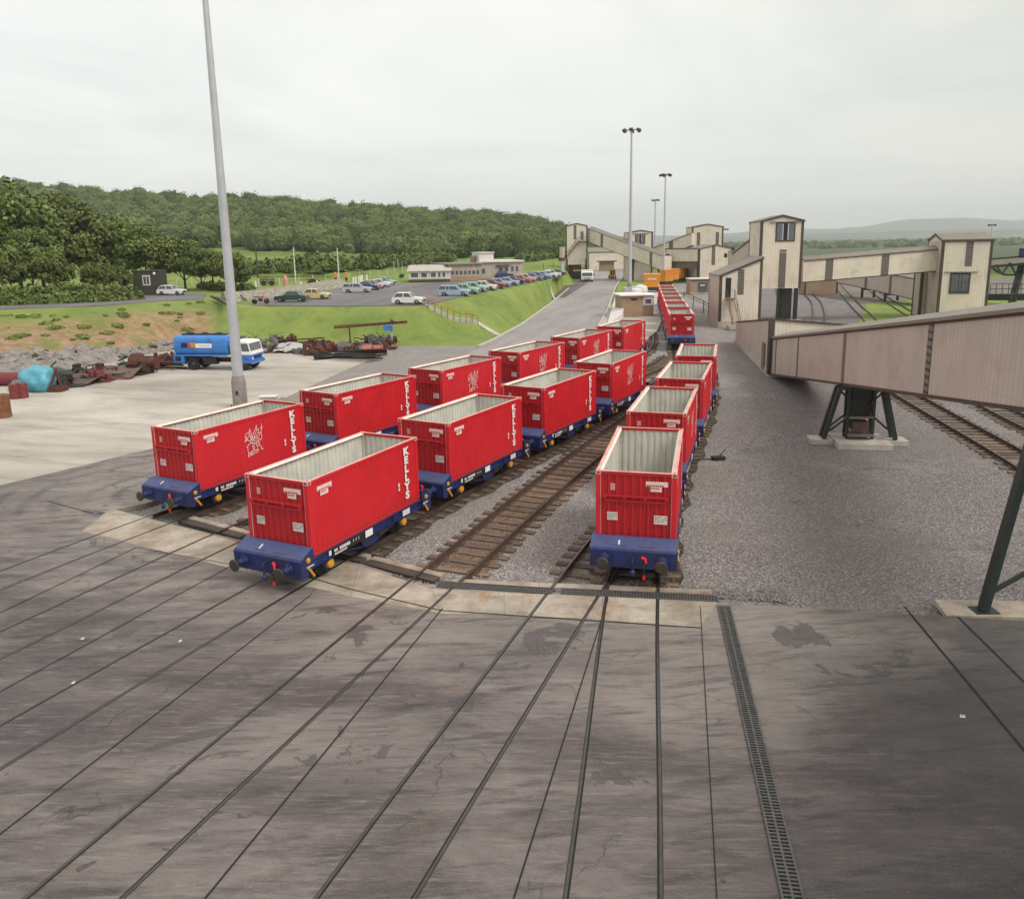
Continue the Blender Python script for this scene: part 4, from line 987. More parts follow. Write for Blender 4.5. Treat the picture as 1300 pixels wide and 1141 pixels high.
# --- stair house (mono pitch) in front of the square tower
pc = g(912, 413.5); rz = R(-3); w = 5.05; pr_ = Vector((pc.x+w*math.cos(rz), pc.y+w*math.sin(rz), 0))
zl = at(913, 350.5, pc.y).z; zr = at(966.5, 327.8, pr_.y).z
hs = house('conveyor_house', 'cream mono-pitched conveyor house with outside wooden stairs to a high dark door', 'conveyor house', pc, rz, w, 6.6, .5, zl, zr-zl, 'mono')
b = MB(); b.box(-.04, w+.04, -.04, 6.64, -.3, .5); b.build('plinth', M['concrete'], hs)
# long left side: thin buff sheet with the wall's shade in its colour
b = MB(); b.box(-.02, -.002, .26, 6.3, .5, zl-.1); b.build('side_shade_sheet', M['clad_buff_shade'], hs)
sx = w/(966-912)
def X(px): return (px-912)*sx
def Z(py, Y=97.): return (H-(py-(311-.0171*(940-650)+0))*Y/F*1.0)
panel(hs, 'louvre_panel', X(935), X(943), Z(372), Z(341), 'louvre')
dr = panel(hs, 'door', X(919.5), X(926.5), Z(376), Z(351), 'dark')
b = MB()
zt_, zb_ = Z(376), .35; x0 = X(920.5); 
for dx in (0, .85): b.bar((x0+dx, -.35, zt_), (x0+dx+.35, -2.7, zb_), .07, .16)
n = 13
for i in range(n):
    k = (i+.5)/n; b.box(x0+.35*k, x0+.85+.35*k, -.35-2.35*k-.13, -.35-2.35*k+.13, zt_+(zb_-zt_)*k-.02, zt_+(zb_-zt_)*k+.02)
b.box(x0-.15, x0+1.0, -.9, -.03, zt_-.07, zt_); stp = b.build('staircase', simple('weathered_timber_stair', (.33, .23, .13, 1), .8, var=.3), hs)
b = MB()
for dx in (-.03, .88):
    b.tube([(x0+dx, -.08, zt_+1.0), (x0+dx, -.6, zt_+1.0), (x0+dx+.35, -2.7, zb_+1.0), (x0+dx+.35, -2.7, zb_)], .03); b.tube([(x0+dx, -.6, zt_+.5), (x0+dx+.35, -2.7, zb_+.5)], .025); b.tube([(x0+dx, -.6, zt_-.02), (x0+dx, -.6, zt_+1)], .03); b.tube([(x0+dx+.17, -1.7, (zt_+zb_)/2), (x0+dx+.17, -1.7, (zt_+zb_)/2+1)], .025)
b.build('handrail', M['trim'], stp)
b = MB(); b.box(X(917), X(930), -3.6, -2.4, -.15, .32); b.build('concrete_step', M['slab'], hs)
# dark guard rail running left from the house
rl = thing('guard_rail', 'dark tubular rail on posts left of the stair house', 'rail')
b = MB(); pts = [g(903, 404), g(893, 396), g(880, 389), g(868, 383)]; 
for q in pts: b.cyl((q.x, q.y, -.2), (q.x, q.y, 1.6), .07, n=6)
rl.location = (0, 0, 0); b.build('post', M['trim'], rl)
b = MB(); b.tube([(q.x, q.y, 1.6) for q in pts], .07); b.tube([(q.x, q.y, 1.2) for q in pts], .05); b.build('rail_tube', M['trim'], rl)

# --- square tower on legs
Yt = 101.; tl = at(962.5, 366.5, Yt+.35); tr_ = at(1016.0, 366.5, Yt); 
rz = math.atan2(tr_.y-tl.y, tr_.x-tl.x); w = (tr_.to_2d()-tl.to_2d()).length
he = at(1021, 280.5, Yt).z; ap = at(992, 274, Yt).z
tw = house('conveyor_tower', 'tall square cream tower on dark legs with a louvred door high under its gable', 'conveyor tower', tl, rz, w, 6.0, tl.z, he, ap-he, 'y')
s_ = w/52.
def Xt(px, py): return (px-(963.5+(py-367)*-.0)-0)*s_*1.0
bigdoor(tw, 2.02, 4.05, at(990, 305, Yt).z, at(990, 284, Yt).z, .32)
panel(tw, 'louvre_panel', 2.45, 3.30, tl.z+.05, at(990, 321, Yt).z, 'louvre'); panel(tw, 'louvre_panel', 2.45, 3.30, at(990, 320, Yt).z, at(990, 317, Yt).z, 'trim2')
for x, y, ww in ((.35, .35, .3), (w-.4, .35, .42), (.35, 5.6, .3), (w-.4, 5.6, .42), (2.6, .3, .28)):
    b = MB(); b.box(x-ww/2, x+ww/2, y-ww/2, y+ww/2, -.1, tl.z); b.build('leg', M['greenst'], tw)
b = MB(); b.box(w-2.1, w-.9, .4, 2.6, .0, tl.z); b.build('chute', M['black'], tw)
b = MB(); b.box(2.0, w+.3, -.5, 1.6, -.15, .25); b.build('concrete_base', M['slab'], tw)
# gallery rising from lower left into the tower
pA_ = at(929, 345, 124); pB_ = Vector((tl.x+.6, tl.y+5.0, at(951, 318, 108).z-1.0))
gallery('steep buff gallery rising behind the stair house into the square tower', pA_, pB_, 2.6, 2.7, [], wall='clad_buff_shade', sidew=-1)
# --- gallery from square tower to right-hand tower
Yg = 103.; a_ = at(1019, 358, Yg); b_ = at(1192, 343.5, Yg)
gallery('level cream gallery between the square tower and the right-hand tower', a_, b_, 2.6, at(1019, 331, Yg).z-a_.z, [(.19, .95, 'louvre'), (.60, .95, 'louvre')], sidew=-1)
# --- right-hand tower
Yr = 101.; l = at(1197, 305.5, Yr); r_ = at(1261.5, 303.5, Yr-1.5)
rz = math.atan2(r_.y-l.y, r_.x-l.x); w = (r_.to_2d()-l.to_2d()).length
rt = house('conveyor_tower', 'broad cream tower at the right with a closed grey louvred door and shallow ridged roof', 'conveyor tower', l, rz, w, 7.4, -.1, l.z, .8, 'x')
b = MB(); b.box(-.02, -.002, .26, 6.3, -.1, l.z-.1); b.build('side_shade_sheet', M['clad_buff_shade'], rt)  # thin sheet that paints the left wall's shade over the cream
sx = w/(1261.5-1197); zz = lambda py: at(1225, py, Yr-.7).z
panel(rt, 'louvre_panel', (1228-1197)*sx, (1237-1197)*sx, zz(338), l.z-.12, 'louvre')
bigdoor(rt, (1210.5-1197+2)*sx, (1233-1197+2)*sx, zz(371), zz(347.5), 0)
b = MB()
for u, v in ((.0, .38), (.38, .52), (.52, .86)): b.box((1212.5+u*22.5/.86-1197)*sx+.03, (1212.5+v*22.5/.86-1197)*sx-.03, -.055, -.03, zz(371)+.05, zz(347.5)-.1)
b.build('door_leaf', M['winglass'], rt)
b = MB(); b.box((1224-1197)*sx, (1232-1197)*sx, -.13, .6, l.z+.16, l.z+.19); b.build('roof_light', M['concrete'], rt) if False else None
# two buff columns under the gallery end
lc = house('conveyor_leg_housing', 'buff clad leg housing under the gallery beside the right-hand tower', 'leg housing', at(1166, 400, 107), 0, 3.0, 2.0, -.1, at(1170, 346, 107).z, 0, 'flat', wall='clad_buff_shade', over=0, roofth=.05)
b = MB(); b.box(1.05, 1.35, -.05, -.003, 0, 6.); b.build('dark_gap', M['dark'], lc)
# --- sloping low gallery further back under the level gallery
a_ = at(1062, 358, 150); b_ = at(1172, 382, 122)
gallery('far buff gallery sloping down behind the level gallery', a_, b_, 2.6, 3.1, [(.38, .8, 'louvre'), (.66, .7, 'louvre')], wall='clad_buff_shade', sidew=-1, supports=(.33, .6))
house('far_shed', 'dark grey-roofed shed far behind the sloping gallery', 'shed', g(1112, 352), R(-14), 16, 18, -.1, 3.4, 2.6, 'x', wall='clad_buff_shade')
house('brick_hut', 'low brown brick hut beside the far tracks', 'hut', g(1021, 373), R(-6), 6.2, 4, -.1, 2.6, 0, 'flat', wall='brick')
# conveyor walkway and dark steelwork at the far right
cw = thing('steel_conveyor', 'open steel conveyor bridge on a dark trussed mast at the far right', 'conveyor', (0, 0, 0))
Yc = 125.
b = MB(); pa = at(1255, 334, Yc+3); pb = at(1345, 327, Yc-6); b.bar(pa, pb, 2.2, .75); b.build('bridge_deck', M['clad_buff_shade'], cw)
b = MB(); b.bar(pa+Vector((0, 0, .6)), pb+Vector((0, 0, .6)), 2.5, .16); b.bar(pa-Vector((0, 0, .6)), pb-Vector((0, 0, .6)), 2.4, .3); b.build('bridge_edge', M['greenst'], cw)
b = MB(); pts = [at(x, y, Yc-1) for x, y in ((1258, 338), (1266, 345), (1276, 349), (1288, 349), (1300, 346), (1320, 345))]
for u, v in zip(pts, pts[1:]): b.bar(u, v, .35, .3)
for u in ((1264, 336, 1272, 348), (1272, 348, 1282, 334), (1282, 334, 1290, 349), (1290, 349, 1300, 333)): b.bar(at(u[0], u[1], Yc-1), at(u[2], u[3], Yc-1), .2, .2)
b.build('truss', M['greenst'], cw)
b = MB(); b.bar(at(1300, 328, Yc), g(1284, 386), .9, .8); b.bar(at(1296, 350, Yc), g(1281, 388), .5, .4); b.build('raking_leg', M['greenst'], cw)
b = MB(); u, v = at(1256, 377, Yc-6), at(1345, 377, Yc-12); b.bar(u, v, 2, .9); b.build('lower_deck', M['greenst'], cw)
b = MB()
for k in range(12): q = u.lerp(v, k/11); b.cyl(q, q+Vector((0, 0, 1.9)), .05, n=5)
for hh in (1.2, 1.9): b.tube([u+Vector((0, 0, hh)), v+Vector((0, 0, hh))], .05)
b.build('handrail', M['greenst'], cw)
b = MB(); b.box(-.6, .6, -.6, .6, 0, 1.4); o = b.build('blue_hood', M['blue'], cw); o.location = at(1301, 327, Yc-2)
b = MB()
for x in (1284, 1289): b.cyl(g(x, 386), at(x, 376, 110), .2, n=6)
b.build('short_leg', M['greenst'], cw)

# --- centre group ---------------------------------------------------------
# left tower over the road
Yl = 236.
l = at(718.3, 350, Yl); r_ = at(745.6, 350, Yl); w = (r_-l).length
zz = lambda py: at(732, py, Yl).z
lt = house('conveyor_tower', 'tall narrow cream tower straddling the road with a diagonal outside stair', 'conveyor tower', l, R(-4), w, 7., zz(328.5), zz(287), zz(284)-zz(287), 'y', trimw=.35)
sx = w/27.3
panel(lt, 'louvre_panel', 10*sx, 13.4*sx, zz(304), zz(286), 'louvre'); panel(lt, 'door', 18.5*sx, 22.5*sx, zz(305), zz(294), 'winglass')
for x in (.3, w-.3):
    for y in (.3, 6.7): b = MB(); b.box(x-.32, x+.32, y-.32, y+.32, -.2, zz(328.5)); b.build('leg', M['trim'], lt)
b = MB(); b.box(.1, w-.1, .02, .2, zz(336), zz(328.5)); b.build('skirt_panel', M['clad'], lt)
b = MB(); b.box(1.6, w-1.8, .6, 5.8, zz(343), zz(329)); b.box(.7, 2.2, 1, 5, .3, zz(330)); b.build('hopper', M['rust'], lt)
b = MB(); b.box(.6, w-1.4, .2, 6.5, -.1, 2.2); b.build('loading_bay', M['black'], lt)
b = MB(); b.bar((1*sx, -.5, zz(326)), (16.5*sx, -.5, zz(306)), .8, .22); b.box(16.5*sx, w+.1, -1.0, -.04, zz(307), zz(306.3)); b.tube([(1*sx, -.9, zz(326)+1.1), (16.5*sx, -.9, zz(306)+1.1), (w, -.9, zz(306)+1.1)], .07)
for k in range(5): u = 1+15.5*k/4; b.cyl((u*sx, -.9, zz(326-20*k/4)), (u*sx, -.9, zz(326-20*k/4)+1.1), .06, n=5)
b.build('staircase', M['trim'], lt)
# spout and warning post to the left of it
ps_ = thing('loading_spout', 'slim rusty loading spout tower at the left side of the road tower', 'spout', g(715.5, 361))
q = ps_.location; b = MB(); s1 = q.y/F
b.cyl((0, 0, 0), (0, 0, 12*s1), 1.3*s1, n=8); b.build('post', M['rust'], ps_)
b = MB(); b.cyl((-.3*s1, 0, 10*s1), (-2.2*s1, .4, 26*s1), 2.1*s1, 2.6*s1, n=10); b.build('lower_pipe', M['galv'], ps_)
b = MB(); b.cyl((-2.2*s1, .4, 26*s1), (-1.2*s1, .4, 46*s1), 3.2*s1, 3.4*s1, n=12); b.build('upper_pipe', M['clad_buff_shade'], ps_)
b = MB(); b.cyl((-2.3*s1, .4, 29*s1), (-2.2*s1, .4, 33*s1), 3.8*s1, n=12); b.build('red_collar', M['rust'], ps_)
# gallery tower -> shed
a_ = at(746, 306.5, Yl+.5); b_ = at(841, 343.5, 207)
hh = 15.5*Yl/F
gallery('long cream gallery sloping down from the road tower past the middle tower', a_, b_, 3.0, hh, [(.21, 1.1, 'louvre'), (.86, 1.1, 'trim2')], sidew=-1, rise=.5)
# left low shed behind
house('low_shed', 'low wide cream shed standing behind the road tower', 'shed', at(747, 342, 325), R(2), 17.5, 20, -.2, at(747, 320.5, 325).z, 1.7, 'x')
# small brown hut
l = g(762, 344.5); hb = house('brick_hut', 'small buff brick hut with dark flat roof beside the road', 'hut', l, 0, 5.2, 4, -.1, 3.4, 0, 'flat', wall='brick', roofm='trim', over=.9, trims=False, roofth=.3)
# middle tower
Ym = 221.; l = at(797.5, 355, Ym); w = (at(828, 350, Ym)-l).x; zz = lambda py: at(812, py, Ym).z
mt = house('conveyor_tower', 'middle cream tower with a half-open louvred door under its gable', 'conveyor tower', l, R(1), w, 8., -.2, zz(295.3), zz(292.6)-zz(295.3), 'y', trimw=.4)
b = MB(); b.box(.4, w-.4, -.02, -.002, 0, zz(328)); b.build('lower_shade_sheet', M['clad_buff_shade'], mt)
bigdoor(mt, 9*w/31, 20.5*w/31, zz(309), zz(297.8), .3); panel(mt, 'window', 19*w/31, 23*w/31, zz(333.5), zz(328), 'dark', -.05); panel(mt, 'window', 1.4*w/31, 3.8*w/31, zz(333.5), zz(323), 'dark', -.05)
panel(mt, 'louvre_panel', 4.9*w/31, 7.4*w/31, 0, zz(325), 'trim', -.05)
# rising gallery to the rear tower
a_ = at(829, 322, 232); b_ = at(877, 310.5, 224)
gallery('short cream gallery rising right from the middle tower to the rear tower', a_, b_, 3., 3.1, [(.52, 1.3, 'louvre')], sidew=-1, rise=.4) if False else gallery('short cream gallery rising right from the middle tower to the rear tower', at(826, 331, 232), at(878, 311.5, 226), 3., 3.35, [(.50, 1.2, 'louvre')], sidew=-1, rise=.4)
Yb = 228.; l = at(877.5, 330, Yb); w = (at(917, 330, Yb)-l).x; zz = lambda py: at(897, py, Yb).z
bt = house('conveyor_tower', 'cream rear tower with two tall louvre strips rising above the train shed', 'conveyor tower', l, R(-1), w, 8, -.2, zz(288.5), zz(284.8)-zz(288.5), 'y', trimw=.4)
panel(bt, 'louvre_panel', 6.3*w/39.5, 10.5*w/39.5, zz(318), zz(295), 'louvre'); panel(bt, 'louvre_panel', 30*w/39.5, 34*w/39.5, zz(318), zz(295), 'louvre')
b = MB(); b.bar((w+.1, 1, zz(291.7)), (w+1.7, 1, zz(291.7)), .3, .35); b.build('hoist_beam', M['trim'], bt)
# train shed: gabled right part and open-sided left part
Ys = 205.; l = at(886.3, 352, Ys); w = (at(929.6, 352, Ys)-l).x; zz = lambda py: at(906, py, Ys).z
ts = house('train_shed', 'gabled cream shed end with a tall louvre strip and one small window', 'shed', l, R(3), w, 12, -.2, zz(316.3), zz(311)-zz(316.3), 'y', trimw=.4)
panel(ts, 'louvre_panel', 16.5*w/43.3, 21*w/43.3, zz(336.5), zz(311.5), 'louvre'); panel(ts, 'window', 32.5*w/43.3, 36.5*w/43.3, zz(327.3), zz(322), 'dark', -.05)
l2 = at(843, 352, Ys+6); r2 = at(886.2, 352, Ys); w2 = (r2.to_2d()-l2.to_2d()).length; rz = math.atan2(r2.y-l2.y, r2.x-l2.x)
os_ = thing('loading_shed', 'open-fronted cream loading shed spanning the track with orange wagons', 'shed', (l2.x, l2.y, 0), rz)
ztp = at(864, 316.3, Ys+3).z; zmd = at(864, 332, Ys+3).z; zlo = at(864, 340.5, Ys+3).z
b = MB(); b.box(0, w2-.3, 0, .3, zmd, ztp); b.box(0, w2-.3, 24, 24.3, zmd-2, ztp); b.build('wall', M['clad'], os_)
b = MB(); b.box(.0, w2-.3, .6, 1.0, zlo, zmd+.1); b.build('inner_beam', M['trim2'], os_)
b = MB(); b.box(-.2, w2-.3, -.2, 24.5, ztp, ztp+.2); b.build('roof', M['trim'], os_)
b = MB(); b.box(-.3, .25, -.15, .4, -.2, ztp); b.build('corner_post', M['trim'], os_)
b = MB(); b.box(w2-.55, w2-.35, .3, 24, -.2, ztp-.1); b.box(0, w2-.3, 23.6, 23.9, -.2, zmd-1); b.build('inner_wall', M['black'], os_)
b = MB(); b.add([(-1.2, -.1, 0), (.2, -.1, 0), (-.4, -.1, zmd-1.2), (-2.4, -.1, zmd-.2), (-1.2, .3, 0), (.2, .3, 0), (-.4, .3, zmd-1.2), (-2.4, .3, zmd-.2)], [(0,1,2,3),(7,6,5,4),(0,4,5,1),(1,5,6,2),(2,6,7,3),(3,7,4,0)]); b.build('dark_chute', M['black'], os_)
# small cream shed visible behind to the right
house('back_shed', 'small buff shed peeping out between the train shed and the steep gallery', 'shed', at(929.5, 352, 190), R(-5), 2.6, 6, -.2, at(930, 320, 190).z, 0, 'flat', wall='clad_buff_shade')
# brick huts
l = g(876.5, 372.5); w = (g(906, 372.5)-l).x
h2 = house('brick_hut', 'buff brick hut with a wide grey door left of the stair house', 'hut', l, 0, w, 4, -.1, at(877, 355, l.y).z, 0, 'flat', wall='brick', roofm='offwhite', over=.15, trims=False, roofth=.1)
b = MB(); b.box(-.1, w+.1, -.12, -.02, at(877, 355, l.y).z-.25, at(877, 355, l.y).z+.0); b.build('fascia', M['trim'], h2)
dr = panel(h2, 'door', w*.34, w*.78, .0, at(877, 357, l.y).z-.3, 'winglass', -.05)
b = MB(); b.box(w*.45, w*.65, -.075, -.052, 1.45, 1.7); b.build('door_sign', M['offwhite'], dr)
b = MB(); b.box(-.2, w*.95, -.9, -.01, -.2, .15); b.build('doorstep', M['slab'], h2)
l = g(789.8, 403.2); w = (g(815, 402)-l).x; ht = at(790, 376, l.y).z
h3 = house('brick_hut', 'buff brick weighbridge hut with white slab roof and a window annexe', 'hut', l, R(6), w, 4.2, -.1, ht, 0, 'flat', wall='brick', roofm='white', over=.35, trims=False, roofth=.12)
panel(h3, 'vent', w*.42, w*.72, ht-.62, ht-.38, 'dark', -.04)
b = MB(); b.box(w+.01, w+1.75, .7, 3.9, -.1, ht-.1); ax = b.build('annexe', M['brick'], h3)
b = MB(); b.box(w+.2, w+1.78, .60, .69, 1.55, ht-.12); b.build('annexe_cladding', M['offwhite'], h3)
wn = MB(); wn.box(w+.45, w+1.45, .54, .595, 1.75, 2.5); wn = wn.build('window', M['white'], h3)
b = MB(); b.box(w+.52, w+1.38, .52, .538, 1.82, 2.43); b.build('pane', M['winglass'], wn)
b = MB(); b.box(w-.0, w+2.1, .3, 4.2, ht-.02, ht+.12); b.build('annexe_roof', M['white'], h3)
# ---- office range on the raised ground
l = g(519, 358.5, 3.5); of = thing('canteen_building', 'low white flat-roofed cabin with a row of wide windows in front of the woods', 'building', (l.x, l.y, 3.5), R(1))
s1 = l.y/F; w = 52*s1
b = MB(); b.box(0, w, 0, 9, 0, 13.5*s1); b.build('wall', M['offwhite'], of)
b = MB(); b.prism([(-.5, 13.6*s1), (9.5, 13.6*s1), (9.5, 20*s1), (4, 20.2*s1)], -.3, w+.3, 'x'); b.build('roof', M['concrete'], of)
for x0, x1 in ((2, 13), (15, 24), (27, 35), (36, 41), (41.5, 47)):
    p_ = MB(); p_.box(x0*s1, x1*s1, -.08, -.01, 5*s1, 12.5*s1); wo = p_.build('window', M['white'], of)
    p_ = MB(); p_.box(x0*s1+.15, x1*s1-.15, -.1, -.085, 5*s1+.15, 12.5*s1-.15); p_.build('pane', M['winglass'], wo)
b = MB(); b.box(-.05, w+.05, -.12, -.01, -.1, .5); b.build('plinth', M['trim'], of)
l = g(571, 357, 3.5); o2 = thing('office_building', 'long buff single-storey office block with a white upper storey box', 'building', (l.x, l.y, 3.5), R(22))
s1 = l.y/F; w = 44*s1
b = MB(); b.box(0, w*.98, 0, 12, 0, 20*s1); b.build('wall', corrmat('pale_cement_panels', (.36, .30, .24, 1), 1.2), o2)
b = MB(); b.box(-.4, w, -.4, 12.4, 20*s1, 21.6*s1); b.build('roof', M['roof_sheet'], o2)
for k in range(7):
    p_ = MB(); p_.box((2.5+k*5.6)*s1, (5.8+k*5.6)*s1, -.06, -.01, 8*s1, 12.5*s1); wo = p_.build('window', M['winglass'], o2)
b = MB(); b.box(-.02, w*.98, -.05, -.005, 0, 5.4*s1); b.build('brick_base', M['brick'], o2)
l = g(610, 353.5, 3.5); o3 = thing('office_building', 'pale office block with a tall white box on its roof behind the cars', 'building', (l.x, l.y, 3.5), R(14))
s1 = l.y/F; w = 55*s1
b = MB(); b.box(0, w, 0, 12, 0, 19.5*s1); b.build('wall', corrmat('cream_cement_panels', (.42, .36, .29, 1), 1.4), o3)
b = MB(); b.box(-.3, w+.3, -.4, 12.3, 19.5*s1, 21.4*s1); b.build('roof', M['offwhite'], o3)
b = MB(); b.box(-.5*s1, 18*s1, .4, 8, 21.4*s1, 31*s1); b.box(-1*s1, 19*s1, .2, 8.3, 31*s1, 32.2*s1); b.build('roof_box', M['offwhite'], o3)
b = MB(); b.box(-6*s1, -1.2*s1, 3, 6, 17*s1, 28*s1); b.build('chimney', M['brick'], o3)
for x0, x1, z0, z1 in ((2, 6, 6, 12), (24, 29, 8, 13), (32, 36, 8, 13), (40, 43, 8, 14), (46, 49, 8, 14)):
    p_ = MB(); p_.box(x0*s1, x1*s1, -.06, -.01, z0*s1, z1*s1); p_.build('window', M['winglass'], o3)
b = MB(); b.box(20*s1, 38*s1, -.5, -.01, 15*s1, 16*s1); b.build('canopy', M['trim'], o3)
# dark site cabin on the upper left road
l = g(170.5, 375.5, 4); cb = thing('site_cabin', 'dark green-brown site cabin with one white-framed window under the trees', 'cabin', (l.x, l.y, 3.95), R(4))
s1 = l.y/F
b = MB(); b.box(0, 34*s1, 0, 2.6, .1, 30.5*s1); b.build('wall', simple('dark_olive_cabin', (.045, .045, .030, 1), .7, var=.2), cb)
b = MB(); b.box(-.1, 34.4*s1, -.1, 2.7, 30.5*s1, 31.6*s1); b.build('roof', M['trim'], cb)
w_ = MB(); w_.box(12.2*s1, 21.5*s1, -.05, -.005, 13*s1, 25.5*s1); wo = w_.build('window', M['offwhite'], cb)
w_ = MB(); w_.box(13.4*s1, 16.4*s1, -.07, -.055, 14.5*s1, 24.2*s1); w_.box(17.2*s1, 20.3*s1, -.07, -.055, 14.5*s1, 24.2*s1); w_.build('pane', M['winglass'], wo)
w_ = MB(); w_.lathe((27*s1, -.02, 27.5*s1), [(.2, 0), (.12, -.15)], 10, 0, 'y'); w_.build('lamp', M['white'], cb)
# ------------------------------------------------------------------ masts
def mast(label, base, h, r0, r1, heads=6, name='lighting_mast'):
    t = thing(name, label, 'lighting mast', base, 0, 'tall lighting masts')
    b = MB(); n = 8; b.cyl((0, 0, 0), (0, 0, h), r0, r1, n=16); b.build('pole', M['galv'], t, smooth=True)
    if r0 > .2:
        b = MB(); b.lathe((0, 0, 0), [(r0*1.9, 0), (r0*1.9, .05), (r0*1.30, .06), (r0*1.28, 1.75), (r0*1.0, 2.1)], 16)
        b.build('base_section', simple('weathered_mast_base', (.25, .225, .205, 1), .7, var=.25, scale=3, dirt=(.12, .08, .06, 1)), t, smooth=True)
        b = MB()
        for k in range(8): a = k*pi/4; b.cyl((math.cos(a)*r0*1.65, math.sin(a)*r0*1.65, 0), (math.cos(a)*r0*1.65, math.sin(a)*r0*1.65, .16), .035, n=6)
        b.box(-.07, .07, -r0*1.31-.02, -r0*1.25, .9, 1.15); b.build('bolts', M['black'], t)
    rr = max(r0*3.6, 1.1)
    b = MB(); b.lathe((0, 0, h), [(r1*1.5, -.3), (r1*2, 0), (r1*1.2, .2)], 10)
    for k in range(heads): a = k*2*pi/heads+.3; b.bar((0, 0, h), (math.cos(a)*rr*.8, math.sin(a)*rr*.8, h), .09, .09)
    b.build('head_ring', M['trim2'], t)
    for k in range(heads):
        a = k*2*pi/heads+.3; c = Vector((math.cos(a)*rr, math.sin(a)*rr, h-.05)); q = MB(); d = Vector((math.cos(a), math.sin(a), -.5)).normalized()
        q.bar(c-d*.1, c+d*.42, .75, .5); q.build('floodlight', M['trim'], t)
    return t
bp = g(305.5, 516.5)
mast('tall tapering grey mast rising out of the top of the view behind the leftmost wagons', bp, 33, .36, .11)
b1 = g(799.3, 372); Hm = at(801.9, 165, b1.y).z
mast('lighting mast with a ring of floodlights behind the white-roofed brick hut', b1, Hm, .42, .17, 6)
b2 = g(842, 362); Hm = at(841.5, 222, b2.y).z
mast('second, shorter-looking mast beside the head of the far red train', b2, Hm, .28, .15, 5)
b3 = g(830.5, 341); b3 = Vector((b3.x, b3.y, 0)); Hm = at(830, 254, b3.y).z
mast('thin distant mast between the two central ones', b3, Hm, .35, .22, 4)
b4 = g(1254, 340); Hm = at(1253.5, 285.5, b4.y).z
mast('distant mast with two lamp clusters above the right-hand tower', b4, Hm, .3, .16, 2)
# electrical boxes
def cabinet(label, p, w, d, h, mat='offwhite', z=0, rz=0):
    t = thing('electrical_cabinet', label, 'cabinet', (p[0], p[1], z), rz)
    b = MB(); b.box(-w/2, w/2, -d/2, d/2, 0, h); b.build('body', M['galv'], t, bevel=.02)
    b = MB(); b.box(-w/2-.06, w/2+.06, -d/2-.06, d/2+.06, h, h+.06); b.build('lid', M[mat], t)
    b = MB(); b.box(-w/2+.08, w/2-.08, -d/2-.02, -d/2-.003, .1, h-.1); b.build('door', M['galv'], t)
cabinet('grey cabinet with a white lid at the foot of the tall left mast', g(342.5, 523), 1.0, .6, 1.0, z=0)
cabinet('grey cabinet at the foot of the mast by the brick hut', g(797, 379), 1.5, 1., 2.0)

